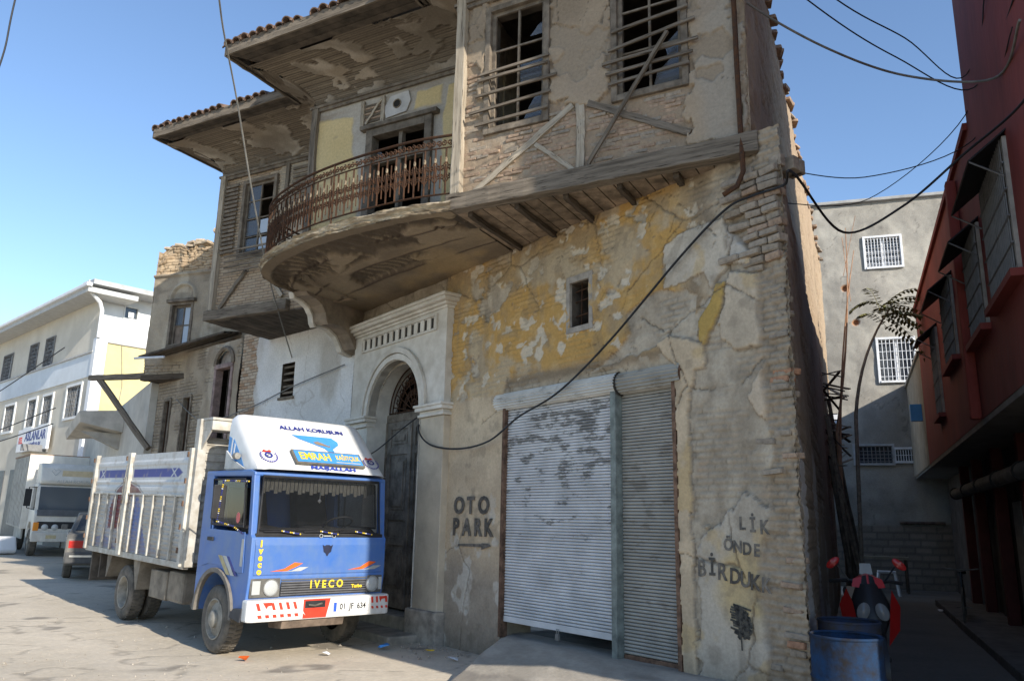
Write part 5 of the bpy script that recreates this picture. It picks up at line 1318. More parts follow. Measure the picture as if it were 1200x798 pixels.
# ---- roof fairing -----------------------------------------------------------------------
sp_ = [(.80, 2.185), (.74, 2.235), (.56, 2.398), (.38, 2.562), (.20, 2.725), (.08, 2.832), (.00, 2.88), (-.08, 2.895), (-.14, 2.88)]
vs = []; fs = []
yy = [(.02, None), (.02, -.16), (.035, -.06), (.075, -.015), (.16, 0)] 
for x, z in sp_:
    row = []
    for y, dz in yy: row.append((x if dz is not None else x, y, max(2.175, z + dz) if dz is not None else 2.175))
    full = row + [(x, Y1 * .5, z + .008)] + [(x, Y1 - y, zz) for x, y, zz in reversed(row)]
    vs += full
w_ = len(yy) * 2 + 1
for i in range(len(sp_) - 1):
    for j in range(w_ - 1): fs.append((i * w_ + j, i * w_ + j + 1, (i + 1) * w_ + j + 1, (i + 1) * w_ + j))
fs.append(tuple(range((len(sp_) - 1) * w_, len(sp_) * w_)))
fa = tp('roof_fairing', MB().add(vs, fs), fair_white, smooth=True)
fa['label'] = 'white sloping roof fairing with lettering'
sl_d = Vector((-.74, 0, .670)).normalized(); sl_n = Vector((sl_d.z, 0, -sl_d.x))
SLF = Matrix((Vector((0, 1, 0)), sl_d, sl_n)).transposed().to_4x4(); SLF.translation = Vector((.80, 0, 2.185))
def onslope(y, s, off=.012): return SLF @ Matrix.Translation((y, s, off))
text_obj('fairing_text', 'ALLAH KORUSUN', onslope(1.00, .83), .105, navy, fa, local=True, sx=1.12, weight=.003, ext=.001)
text_obj('fairing_text', 'MAŞALLAH', onslope(1.04, .062, .016), .085, mat('decal_royal', (.04, .07, .4), .5, .05), fa, local=True, sx=1.5, weight=.003, ext=.001, shear=.15)
shp = MB(SLF); shp.prism([(.66, .70), (1.24, .70), (1.31, .62), (1.30, .56), (1.18, .46), (1.19, .41), (1.10, .41), (1.06, .47), (.74, .63)], 'xy', .010, .012); bl = tp('fairing_emblem', shp, sky_blue, fa)
tp('fairing_emblem_fish', MB(SLF).prism([(.93, .58), (1.0, .60), (1.06, .57), (1.14, .52), (1.16, .54), (1.15, .49), (1.08, .51), (.99, .525), (.95, .54)], 'xy', .013, .0145), mat('emblem_brown', (.25, .19, .14), .6, .2), bl)
sb = tp('sign_board', MB(SLF).box(.52, 1.52, .10, .355, .014, .05), mat('board_frame', (.12, .11, .09), .6, .2), fa, bevel=.008)
tp('sign_face', MB(SLF).box(.545, 1.495, .122, .333, .0505, .053), sky_blue, sb)
text_obj('sign_text', 'EMRAH', onslope(.82, .228, .0545), .185, yellow, sb, local=True, sx=.74, weight=.005, ext=.001)
text_obj('sign_text', 'KAĞITÇILIK', onslope(1.30, .24, .0545), .12, yellow, sb, local=True, sx=.56, weight=.003, ext=.001)
tp('sign_rule', MB(SLF).box(1.10, 1.46, .148, .156, .0535, .0545), yellow, sb)
for y in (.21, 1.68):
    bd_ = tp('round_badge', MB(SLF).lathe([(.030, .0135), (.052, .0135)], 20, Matrix.Translation((y, .25, 0))), navy, fa)
    tp('badge_mark', MB(SLF).prism([(y - .02, .238), (y + .022, .262), (y + .014, .27), (y - .026, .246)], 'xy', .0125, .014), mat('badge_grey', (.2, .2, .22), .6, .1), bd_)
    tp('badge_ribbon', MB(SLF).prism([(y - .075, .31), (y - .045, .345), (y - .01, .322), (y + .03, .345), (y + .06, .31), (y + .02, .305), (y - .03, .305)], 'xy', .014, .0152), red, bd_)
    lv = MB(SLF)
    for sg in (-1, 1):
        for k in range(8):
            t = math.pi * (-.5 + sg * (.04 + .085 * k)); r = .105; px_, py_ = y + r * math.cos(t), .235 + r * 1.05 * math.sin(t)
            lv.prism([(px_ - .016, py_ - .004), (px_ + .004 * sg, py_ + .020), (px_ + .014, py_ + .002), (px_ - .002, py_ - .012)], 'xy', .0125, .0135)
    tp('badge_wreath', lv, mat('badge_violet', (.10, .09, .30), .6, .1), bd_, kind='stuff')
for pts, m_ in (([(-.13, 2.18), (.40, 2.18), (.28, 2.32), (.02, 2.56), (-.13, 2.60)], sky_blue), ([(-.06, 2.24), (-.03, 2.24), (.0, 2.565), (-.03, 2.575)], fair_white), ([(.02, 2.24), (.05, 2.24), (.08, 2.49), (.05, 2.51)], fair_white)):
    tp('fairing_side_stripe', MB().prism(pts, 'xz', .016 if m_ is sky_blue else .013, .0185), m_, fa)
tp('fairing_cheek', MB().prism([(-.12, 2.185), (.46, 2.185), (.10, 2.30), (-.12, 2.42)], 'xz', -.012, .012), mat('cheek_grey', (.48, .48, .46), .5, .1), fa, bevel=.004)
tp('marker_lamp', MB(Matrix.Translation((.25, -.03, 2.34)) @ Matrix.Rotation(R_(90), 4, 'Y')).lathe([(.001, -.06), (.04, -.05), (.045, .0), (.04, .03), (.001, .04)], 12), steel_grey, fa, smooth=True)
# ---- chassis, tank, wheels -----------------------------------------------------------------
for y in (.52, 1.22): tp('chassis_rail', MB().box(-5.0, .7, y, y + .09, .62, .84), chassis_m)
tp('engine_block', MB().box(-.5, .7, .45, 1.4, .40, .95), chassis_m, bevel=.03)
tp('front_axle', MB().tube([(0, .15, .40), (0, 1.71, .40)], .06, 8), chassis_m); tp('rear_axle', MB().tube([(-3.3, .15, .42), (-3.3, 1.71, .42)], .08, 8).lathe([(.001, -.16), (.14, -.12), (.18, 0), (.14, .12), (.001, .16)], 12, Matrix.Translation((-3.3, .93, .42))), chassis_m)
tp('front_guard', MB().prism([(.60, .34), (.92, .36), (.94, .45), (.60, .45)], 'xz', .42, 1.25), mat('guard_brown', (.16, .12, .09), .8, .3, 6), bevel=.01)
tk_ = tp('fuel_tank', MB().box(-1.66, -1.10, .03, .46, .43, .83), tank_m, bevel=.04)
tp('tool_box', MB().box(-2.34, -1.70, .03, .46, .42, .80), tank_m, bevel=.02)
def wheel(x, yc, out, double=False, lug=True):
    """out=-1: outer face to the near side"""
    m = Matrix.Translation((x, yc, .39)) @ Matrix.Rotation(R_(-90 * out), 4, 'X')
    w = tp('wheel', MB(m).lathe([(.235, -.10), (.30, -.115), (.362, -.105), (.385, -.085), (.392, -.05), (.392, .05), (.385, .085), (.362, .105), (.30, .115), (.235, .10)], 40), rubber, smooth=True)
    gm = MB(m)
    for k in range(44):
        a = 2 * math.pi * k / 44
        gm.box(.386, .397, -.012, .012, -.085, -.012, Matrix.Rotation(a, 4, 'Z') @ Matrix.Rotation(.15, 4, 'X')); gm.box(.386, .397, -.012, .012, .012, .085, Matrix.Rotation(a + .07, 4, 'Z') @ Matrix.Rotation(-.15, 4, 'X'))
    tp('tread', gm, rubber, w, kind='stuff')
    if not double:
        tp('rim', MB(m).lathe([(.236, .095), (.240, .11), (.225, .112), (.215, .09), (.20, .07), (.17, .085), (.12, .10), (.10, .10), (.10, .13), (.075, .145), (.001, .15)], 32), rim_m, w, smooth=True)
        h = MB(m)
        for k in range(18): h.box(.12, .205, -.009, .009, .075, .105, Matrix.Rotation(2 * math.pi * k / 18, 4, 'Z') @ Matrix.Rotation(.15, 4, 'Y'))
        tp('rim_ribs', h, rim_m, w, kind='stuff')
    else:
        tp('rim', MB(m).lathe([(.236, .105), (.238, .112), (.222, .11), (.20, .06), (.19, -.05), (.12, -.06), (.10, -.02), (.09, .02), (.001, .03)], 32), rim_m, w, smooth=True)
    return w
wheel(.0, .12, -1); wheel(.0, Y1 - .12, 1)
wheel(-3.3, .10, -1, True); wheel(-3.3, .36, -1, True); wheel(-3.3, Y1 - .10, 1, True); wheel(-3.3, Y1 - .36, 1, True)
# ---- cargo bed --------------------------------------------------------------------------------
YB0, YB1 = -.08, 1.94; XB0, XB1 = -5.15, -.92
metal_w = mat('bed_white', (.52, .50, .45), .6, .18, 6, .002, 30, col2=(.34, .305, .25))
tp('bed_floor', MB().box(XB0, XB1, YB0 + .02, YB1 - .02, .93, 1.0), tank_m)
tp('bed_rail', MB().box(XB0, XB1 + .04, YB0 - .02, YB0 + .06, .90, .985), metal_w, bevel=.008); tp('bed_rail', MB().box(XB0, XB1, YB1 - .06, YB1 + .02, .90, .985), metal_w)
PAINT = [([(-4.35, 1.0), (-4.35, 1.55), (-4.2, 1.82), (-3.9, 2.0), (-3.4, 2.06), (-3.4, 1.0)], (.30, .31, .40), .5), ([(-4.18, 1.30), (-4.18, 1.62), (-4.02, 1.85), (-3.75, 1.97), (-3.35, 2.0), (-2.95, 1.93), (-2.75, 1.83), (-3.3, 1.80), (-3.34, 1.30)], (.15, .03, .035), 1.15),
         ([(-3.2, 1.0), (-3.2, 1.8), (-2.9, 1.8), (-2.35, 1.05), (-2.3, 1.0)], (.08, .13, .36), 1.0), ([(-4.9, 1.1), (-4.3, 1.2), (-3.6, 1.0), (-4.9, 1.0)], (.08, .12, .34), .9), ([(-2.3, 1.2), (-1.8, 1.02), (-2.3, 1.02)], (.12, .16, .34), .6)]
def side_lower(U, V):
    n1 = fbm(U * 2, V * 2, 801, 4); n2 = fbm(U * 8, V * 8, 802, 4)
    f = V / .062 - np.floor(V / .062); H = .012 * np.abs(2 * f - 1)
    C = rgb((.50, .48, .44), (.36, .335, .29), n1)
    for poly, col, k in PAINT: C = mixc(C, col, sst(.01, -.01, sdpoly(U, V, poly)) * k * (.65 + .5 * n2).clip(0, 1))
    C = mixc(C, (.30, .26, .21), sst(.45, .75, n2) * .5); C = mixc(C, (.24, .20, .155), sst(1.35, .98, V + .3 * (n1 - .5)) * .55); C = mixc(C, (.10, .09, .08), sst(.25, .0, f) * .35)
    sc = np.abs(fbm(U * 5, V * 5, 809, 3) - .5); C = mixc(C, (.05, .05, .06), sst(.018, .0, sc) * sst(-2.6, -2.2, U) * sst(1.5, 1.3, np.abs(V - 1.4) + 1.2) * .8)
    return H, C
FSB = frame((0, YB0, 0), (1, 0, 0), (0, -1, 0))
def tsurf(name, m, us, vs_, fn, parent):
    o = surf(name, None, m, us, vs_, fn, VBED); o.parent = parent; return o
VBED = vmat('bed_painted_sheet', rough=.6, bump=.002, bscale=40, amp=.10, spec=.35)
side = tp('bed_side', MB().box(XB0, XB1, YB0 + .012, YB0 + .02, .985, 2.44), metal_w)
side['label'] = 'slatted white bed side with faded painted motif'
tsurf('slatted_panel', FSB, np.arange(XB0 + .02, XB1 - .02, .02), np.arange(.99, 1.835, .0103), side_lower, side)
def side_upper(U, V):
    n1 = fbm(U * 2, V * 2, 811, 4); n2 = fbm(U * 9, V * 9, 812, 4)
    H = .004 + .012 * sst(.03, .01, np.abs(V - 2.02)) + .012 * sst(.05, .02, np.abs(V - 2.30)) + .010 * sst(.05, .02, np.abs(V - 1.92))
    C = rgb((.62, .62, .61), (.50, .49, .46), n1)
    for x0, x1 in ((-4.98, -3.52), (-3.26, -1.28)):
        st = sst(.008, -.008, sdpoly(U, V, [(x0, 2.09), (x1 - .15, 2.09), (x1, 2.15), (x1 - .15, 2.215), (x0, 2.215)]))
        cx_ = x1 - .32 if x1 > -2 else x0 + .2
        X = sst(.03, .015, np.abs(np.abs(U - cx_) - np.abs(V - 2.152) * 1.6)) * sst(.17, .15, np.abs(U - cx_))
        C = mixc(C, (.05, .06, .26), st); C = mixc(C, (.55, .55, .55), X * st)
    ar = sdpoly(U, V, [(-4.18, 1.6), (-4.02, 1.85), (-3.75, 1.97), (-3.35, 2.0), (-2.95, 1.93), (-2.75, 1.83), (-3.3, 1.80)])
    C = mixc(C, (.16, .035, .04), sst(.01, -.01, ar) * .9); C = mixc(C, (.08, .07, .08), sst(.014, .006, np.abs(ar - .03)) * .7)
    C = mixc(C, (.33, .28, .22), sst(.55, .75, n2) * .45)
    return H, C
tsurf('upper_board', FSB, np.arange(XB0 + .02, XB1 - .02, .02), np.arange(1.84, 2.445, .01), side_upper, side)
for x in np.arange(XB0 + .42, XB1 - .2, .42):
    if abs(x + 3.4) < .15: continue
    tp('stake', MB().box(x - .022, x + .022, YB0 - .045, YB0 - .004, .99, 1.835), metal_w, side, bevel=.006)
tp('panel_rail', MB().box(XB0, XB1, YB0 - .035, YB0 - .002, 1.825, 1.855), metal_w, side, bevel=.005)
for x, w in ((XB0 + .04, .09), (-3.40, .15), (XB1 - .04, .09)):
    ps = tp('corner_stake', MB().box(x - w / 2, x + w / 2, YB0 - .06, YB0 + .012, .93, 2.47), metal_w, side, bevel=.01)
    for z in (1.1, 1.4, 1.7, 2.0, 2.35): tp('hinge', MB().box(x - w / 2 - .015, x - w / 2 + .02, YB0 - .075, YB0 - .03, z, z + .07), rust, ps)
ch = MB(); ch.tube([(-3.36, YB0 - .08, 2.3), (-3.42, YB0 - .09, 1.9), (-3.36, YB0 - .085, 1.7), (-3.30, YB0 - .085, 1.95), (-3.36, YB0 - .08, 2.1)], .009, 5); ch.tube([(-3.42, YB0 - .08, 1.7), (-3.44, YB0 - .085, 1.35), (-3.38, YB0 - .08, 1.1)], .008, 5)
tp('chain', ch, steel_grey, side)
tp('bed_side', MB().box(XB0, XB1, YB1 - .02, YB1, .985, 2.44), metal_w); tp('tailgate', MB().box(XB0 - .04, XB0, YB0, YB1, .95, 2.44), metal_w)
# bulkhead behind the cab
bh = tp('bulkhead', MB().box(-.905, -.88, YB0 + .08, YB1 - .08, .98, 2.62), metal_w)
for k in range(15): tp('bulkhead_slat', MB().box(-.885, -.862, YB0 + .10, YB1 - .10, 1.02 + k * .107, 1.09 + k * .107), metal_w, bh, bevel=.006)
for y in (YB0, YB1 - .10): tp('bulkhead_post', MB().box(-.96, -.82, y - .02, y + .10, .93, 2.86), metal_w, bh, bevel=.01)
tp('bulkhead_head', MB().box(-.93, -.52, YB0 + .02, YB1 - .02, 2.70, 2.83), metal_w, bh, bevel=.01)
tp('bulkhead_head', MB().box(-.94, -.50, YB0 + .01, YB1 - .01, 2.83, 2.865), metal_w, bh, bevel=.006)
for y in (YB0 + .02, YB1 - .05): tp('gusset', MB().prism([(-.82, 2.70), (-.54, 2.70), (-.82, 2.45)], 'xz', y, y + .02), metal_w, bh)
# mudguards
for pts in ([(-2.95, .93), (-2.62, .93), (-2.70, .48), (-2.74, .48)], [(-4.15, .93), (-3.9, .93), (-4.10, .55), (-4.14, .55)]):
    tp('mudguard', MB().prism(pts, 'xz', -.03, .50), tank_m)
tp('rear_flap', MB().box(-5.02, -4.96, -.02, .75, .42, .92), chassis_m); tp('rear_flap', MB().box(-4.62, -4.58, .0, .6, .5, .92), chassis_m); tp('rear_flap', MB().box(-5.02, -4.96, 1.1, 1.85, .42, .92), chassis_m)
for k in range(3): tp('rear_tail_lamp', MB().box(-5.215, -5.19, .10 + k * .12, .20 + k * .12, .80, .90), red)

# ================================================================== white box truck further up the street
def ground_m(x, y, d):
    d = Vector((d[0], d[1], 0)).normalized(); sl = .02
    f_ = Vector((d.x, d.y, -sl)).normalized(); l_ = Vector((-d.y, d.x, 0)); k_ = f_.cross(l_)
    m = Matrix((f_, l_, k_)).transposed().to_4x4(); m.translation = Vector((x, y, gzf(x, y) + .0)); return m
bx = thing('box_truck', 'white box truck with dark windscreen parked behind the grey car', 'truck', m=ground_m(-14.35, 24.3, (.60, -.80)))
def bp(name, b, m_, parent=None, **k): return b.build(name, m_, parent or bx, local=True, **k)
cream_w = mat('cream_white', (.66, .635, .57), .45, .1, 2, dust=(.4, 1.6, .5, (.34, .30, .24)))
box_grey = mat('box_side_grey', (.36, .345, .31), .6, .15, 3)
bc = bp('cab_body', MB().prism([(-.7, .55), (-.7, 1.35), (.72, 1.35), (.86, 1.25), (.90, .75), (.88, .55), (.5, .5), (.45, .8), (.2, .98), (-.2, .98), (-.45, .8), (-.5, .5)], 'xz', 0, 2.0), cream_w, bevel=.03)
bp('cab_roof', MB().prism([(-.7, 2.02), (-.7, 2.1), (.45, 2.12), (.60, 2.05), (.60, 2.0)], 'xz', .02, 1.98), cream_w, bevel=.02)
for y in (0, 1.92): bp('pillar', MB().prism([(.64, 1.33), (.74, 1.33), (.60, 2.05), (.50, 2.05)], 'xz', y, y + .08), cream_w); bp('rear_pillar', MB().box(-.7, -.3, y, y + .08, 1.33, 2.05), cream_w)
bp('windscreen', MB().add([(.745, .08, 1.36), (.745, 1.92, 1.36), (.605, 1.92, 2.03), (.605, .08, 2.03)], [(0, 1, 2, 3)]), glass_mat('windscreen_sky', (.10, .12, .14), .04, .8))
bp('scuttle', MB().prism([(.70, 1.20), (.90, 1.18), (.82, 1.36), (.70, 1.36)], 'xz', .06, 1.94), mat('scuttle_grey', (.12, .12, .12), .6, .1))
bp('dashboard', MB().box(-.65, .68, .1, 1.9, 1.2, 1.42), cabin_dark)
fg_ = bp('roof_fairing', MB().prism([(-.45, 2.1), (.62, 2.1), (.66, 2.2), (.52, 2.58), (.36, 2.72), (-.4, 2.74)], 'xz', .05, 1.95), cream_w, bevel=.05)
text_obj('fairing_text', 'ALLAH KORUSUN', Matrix.Translation((.668, 1.0, 2.19)) @ FT, .13, pale_grey, fg_, local=True, ext=.001)
bp('fairing_patch', MB().prism([(.6, 2.3), (1.9, 2.3), (1.9, 2.52), (.6, 2.52)], 'yz', .60, .605), mat('faded_sand', (.55, .46, .30), .6, .1), fg_)
heart = [(.42, 2.36), (.30, 2.50), (.36, 2.55), (.42, 2.50), (.48, 2.55), (.54, 2.50)]
bp('heart_motif', MB().tube([(.635, y, z) for y, z in heart + heart[:1]], .008, 4), pale_grey, fg_)
bp('grille', MB().box(.87, .90, .1, 1.9, .82, 1.02), blackp)
text_obj('maker_lettering', 'BMC', Matrix.Translation((.903, 1.25, .95)) @ FT, .14, yellow, bc, local=True, ext=.001, sx=1.4)
for y in (.3, .56, 1.44, 1.7): bp('headlamp', MB(Matrix.Translation((.90, y, .86)) @ Matrix.Rotation(R_(90), 4, 'Y')).lathe([(.09, -.01), (.09, .01), (.06, .03), (.001, .035)], 16), lamp_m, smooth=True)
bp('indicator', MB().box(.80, .91, .0, .14, .76, 1.0), amber, bevel=.01)
bp('bumper', MB().box(.82, .98, -.02, 2.02, .45, .72), cream_w, bevel=.03)
bp('number_plate', MB().box(.981, .985, .35, .62, .54, .64), mat('plate_old', (.5, .42, .25), .6, .1))
bp('mirror', MB().box(.55, .60, -.30, -.12, 1.45, 1.95), blackp, bevel=.01); bp('mirror_arm', MB().tube([(.6, 0, 2.0), (.57, -.2, 2.0), (.57, -.2, 1.4), (.62, 0, 1.35)], .015, 5), blackp)
bo = bp('cargo_box', MB().box(-5.0, -.78, -.15, 2.15, .75, 2.98), box_grey, bevel=.015)
bp('box_front_edge', MB().box(-.79, -.74, -.17, 2.17, .75, 3.0), cream_w, bo, bevel=.008)
for k in range(11): bp('box_rib', MB().box(-4.9 + k * .38, -4.84 + k * .38, -.165, -.15, .8, 2.95), box_grey, bo)
bp('box_roof_edge', MB().box(-5.0, -.76, -.18, 2.18, 2.98, 3.03), mat('rust_edge', (.30, .2, .13), .8, .3), bo)
bp('chassis_rail', MB().box(-4.8, .6, .6, 1.4, .5, .75), chassis_m)
for x in (0, -3.2):
    for y, s in ((.12, -1), (1.88, 1)):
        m = Matrix.Translation((x, y, .40)) @ Matrix.Rotation(R_(-90 * s), 4, 'X')
        w = bp('wheel', MB(m).lathe([(.22, -.11), (.36, -.11), (.40, -.07), (.40, .07), (.36, .11), (.22, .11)], 28), rubber, smooth=True)
        bp('rim', MB(m).lathe([(.22, .10), (.20, .05), (.1, .08), (.08, .12), (.001, .12)], 20), rim_m, w, smooth=True)
bp('skirt_panel', MB().box(-2.8, -.85, -.10, -.05, .45, .78), box_grey)

# ================================================================== grey car
car = thing('parked_car', 'dusty grey saloon car seen from behind, between the blue truck and the box truck', 'car', m=ground_m(-9.72, 18.42, (ST.x, ST.y)))
cdr = Vector((-.47, .883, 0)); car.matrix_world = frame((-9.95, 18.35, gzf(-9.95, 18.35)), (cdr.x, cdr.y, .02), (cdr.y, -cdr.x, 0)); ROOTINV[car.name] = car.matrix_world.inverted()
def cp(name, b, m_, parent=None, **k): return b.build(name, m_, parent or car, local=True, **k)
silver = mat('car_grey', (.115, .112, .105), .45, .12, 3, dust=(.25, .9, .5, (.34, .30, .24)))
# x runs towards the car's nose, y away from the near side; origin at the near rear wheel
L_ = [(-.92, .42), (-.95, .62), (-.90, .92), (-.30, 1.0)]
low = [(-.92, .32), (-.97, .55), (-.93, .88), (-.80, .97), (-.30, 1.0), (2.4, .98), (3.1, .86), (3.38, .66), (3.40, .35), (2.98, .30)] + [(2.60 + .36 * math.cos(t), .30 + .34 * math.sin(t)) for t in [math.pi * i / 8 for i in range(1, 8)]] + [(2.24, .28), (.36, .28)] + [(.36 * math.cos(t), .30 + .34 * math.sin(t)) for t in [math.pi * i / 8 for i in range(1, 8)]] + [(-.36, .30)]
body = cp('car_body', MB().prism(low, 'xz', .0, 1.66), silver, bevel=.05)
vs = []
for y, ins in ((.10, 0), (1.56, 0)): vs += [(-.35, y - (.06 if y < 1 else -.06), .98), (.25, y + (.08 if y < 1 else -.08), 1.40), (1.35, y + (.08 if y < 1 else -.08), 1.42), (2.15, y - (.06 if y < 1 else -.06), .97)]
cp('car_greenhouse', MB().add(vs, [(0, 1, 2, 3), (7, 6, 5, 4), (0, 4, 5, 1), (1, 5, 6, 2), (2, 6, 7, 3), (3, 7, 4, 0)]), silver, bevel=.03)
dark_glass = glass_mat('car_glass', (.03, .035, .04), .05, 1.0)
for x0, x1 in (((-.08, .98 + .04), None), ): pass
cp('side_window', MB().add([(-.10, .048, 1.03), (.30, .145, 1.36), (.72, .15, 1.37), (.72, .052, 1.03)], [(0, 1, 2, 3)]), dark_glass)
cp('side_window', MB().add([(.80, .052, 1.03), (.80, .15, 1.37), (1.28, .155, 1.37), (1.85, .058, 1.03)], [(0, 1, 2, 3)]), dark_glass)
cp('rear_window', MB().add([(-.30, .16, 1.04), (.17, .26, 1.37), (.17, 1.40, 1.37), (-.30, 1.50, 1.04)], [(0, 1, 2, 3)]), dark_glass)
cp('rear_bumper', MB().prism([(-.98, .02), (-1.03, .15), (-1.03, 1.51), (-.98, 1.64), (-.8, 1.66), (-.8, 0)], 'xy', .36, .60), mat('bumper_grey', (.10, .098, .095), .6, .1), bevel=.03)
cp('bumper_strip', MB().box(-1.04, -1.02, .1, 1.56, .50, .54), chrome)
for y0 in (.06, 1.18): cp('tail_lamp', MB().box(-.955, -.93, y0, y0 + .42, .68, .84), mat('tail_red', (.45, .02, .015), .3, .05), bevel=.01)
cp('number_plate', MB().box(-.96, -.955, .58, 1.08, .66, .78), mat('plate_white', (.72, .72, .70), .5, .05))
for x in (0, 2.6):
    for y, s in ((.10, -1), (1.56, 1)):
        m = Matrix.Translation((x, y, .29)) @ Matrix.Rotation(R_(-90 * s), 4, 'X')
        w = cp('wheel', MB(m).lathe([(.17, -.08), (.26, -.09), (.29, -.06), (.29, .06), (.26, .09), (.17, .08)], 28), rubber, smooth=True)
        cp('rim', MB(m).lathe([(.17, .075), (.15, .05), (.06, .075), (.001, .08)], 20), rim_m, w, smooth=True)
cp('mirror', MB().box(1.72, 1.80, -.16, -.02, 1.0, 1.12), silver, bevel=.02)
cp('door_handle', MB().box(.70, .82, -.02, .0, .86, .89), blackp); cp('sill_trim', MB().box(.4, 2.2, -.012, .005, .55, .60), blackp)
# ================================================================== the ruined house next door
RP = Vector((-8.68, 18.34, 0)); RD = Vector((.943, -.332, 0)).normalized(); RNN = Vector((-.332, -.943, 0)).normalized()
FRU = frame(RP, RD, RNN)
ruin = thing('ruined_house', 'roofless mud-brick ruin with arched window, left of the derelict house', 'house', loc=RP)
def ruin_fn(U, Z):
    n1 = fbm(U * 1.3, Z * 1.1, 901, 5); n2 = fbm(U * 4, Z * 3, 902, 5); n3 = fbm(U * 12, Z * 12, 903, 4)
    C = rgb((.37, .325, .26), (.27, .235, .19), sst(.3, .7, .5 * n1 + .5 * n2))
    C = mixc(C, (.48, .44, .37), sst(.58, .7, fbm(U * 2.2, Z * .9, 905, 4)) * .6); C = mixc(C, (.16, .14, .115), sst(.6, .72, fbm(U * 1.2, Z * 3, 907, 4)) * .5)
    H = (n2 - .5) * .05 + (n3 - .5) * .015
    cg, ch = courses(U, Z, .075, 37); top = sst(7.22, 7.30, Z + .04 * (n2 - .5))
    C = C * (1 - top[..., None]) + mixc(rgb((.46, .37, .265), (.38, .29, .20), ch), (.14, .11, .08), (1 - cg) * .8) * top[..., None]
    H = H + top * (-.03 - .03 * (1 - cg) + .05 * (ch - .5) + (n2 - .5) * .07)
    C = mixc(C, (.35, .17, .09), top * sst(1.5, 1.8, U) * sst(.55, .6, n2))
    lg = sst(.05, .03, np.abs(Z - 7.24)); H = H + lg * .06
    for cx in (.90, 2.05):                                   # blind arches
        r = np.hypot(U - cx, Z - 6.62); a = sst(.045, .02, np.abs(r - .36)) * (Z > 6.60); H = H + a * .04; C = mixc(C, (.42, .38, .31), a * .5)
        H = H - .03 * (r < .33) * (Z > 6.6)
    bot = sst(5.15, 5.0, Z + .3 * (n2 - .5)); H = H - bot * .04 * (1 - cg); C = mixc(C, (.15, .125, .10), bot * (1 - cg) * .7)
    return H, C
def ruin_pos(U, Z, H):
    top = 7.92 + .22 * (fbm(U * 1.6, U * 0, 913, 5) - .5) * 2 + .12 * (_h(np.floor(U / .22), U * 0, 5) - .5)
    t = np.clip((Z - 7.3) / (8.0 - 7.3), 0, 1); zz = np.where(Z > 7.3, 7.3 + t * (top - 7.3), Z)
    return np.stack([U, H, zz], -1)
uw = surf('upper_wall', ruin, FRU, np.arange(-.02, 4.4, .025), np.arange(4.78, 8.005, .022), ruin_fn, VW, mask=lambda U, Z: ~((U > .58) & (U < 1.24) & (Z > 5.45) & (Z < 6.52)), pos=ruin_pos)
surf('upper_cheek', ruin, frame(RP, -RNN, -RD), np.arange(0, 3.2, .05), np.arange(4.78, 7.9, .05), plainwall((.34, .30, .24), (.25, .22, .18), 921), VW)
rnd = random.Random(31)
mud = [brick_mesh('brick', .22, .07, .16, 130 + i, mat('mud_brick', (.44, .355, .255), .95, .22, 10, .008, 40)) for i in range(5)]
for k in range(26):
    u = .05 + k * .165 + rnd.uniform(-.05, .05)
    tz = 7.92 + .44 * (float(fbm(np.array(u * 1.6), np.array(0.), 913, 5)) - .5)
    for j in range(rnd.choice((0, 1, 1, 2))):
        put('brick', rnd.choice(mud), uw, FRU @ Matrix.Translation((u + rnd.uniform(-.04, .04), -.06 + rnd.uniform(-.06, .06), tz + .03 + j * .075)) @ Matrix.Rotation(rnd.uniform(-.4, .4), 4, 'Z') @ Matrix.Rotation(rnd.uniform(-.12, .12), 4, 'Y'))
for k in range(10):                          # the heap by the neighbour's corner
    put('brick', rnd.choice(mud), uw, FRU @ Matrix.Translation((2.0 + rnd.uniform(-.3, .4), -.08 + rnd.uniform(-.08, .08), 8.10 + rnd.uniform(-.05, .16))) @ Matrix.Rotation(rnd.uniform(-.9, .9), 4, 'Z') @ Matrix.Rotation(rnd.uniform(-.4, .4), 4, 'Y'), (1.1, 1.2, 1.4))
rw = sash(ruin, FRU, .64, 1.18, 5.50, 6.46, 2, 2, timber, timber, depth=.10)
for x0, x1, y0, y1, m_ in ((.04, .47, .52, .96, 'dusty_glass'), (.53, .96, .52, .96, 'sky_painted_glass'), (.53, .96, .04, .48, 'sky_painted_glass')):
    MB(FRU).box(.64 + .54 * x0, .64 + .54 * x1, -.096, -.092, 5.50 + .96 * y0, 5.50 + .96 * y1).build('glass_pane', MATS[m_], rw)
MB(FRU).box(.66, .90, -.12, -.11, 5.5, 5.98).build('curtain', mat('old_curtain', (.22, .17, .13), .9, .2), rw)
MB(FRU).box(.5, 1.32, -.02, .10, 6.52, 6.60).build('window_head', timber, rw, bevel=.01)
MB(FRU).box(-.1, 4.3, -3.0, -2.9, 4.8, 7.6).build('inner_wall', black_in, ruin)
# floor edge of the jetty with its beam ends
beam('jetty_beam', (-.06, -.05, 4.74), (3.9, -.05, 4.74), .13, .16, FRU, timber_dark, ruin, 14, 61)
MB(FRU).box(0, 4.0, -2.6, -.1, 4.68, 4.72).build('jetty_soffit', timber_dark, ruin)
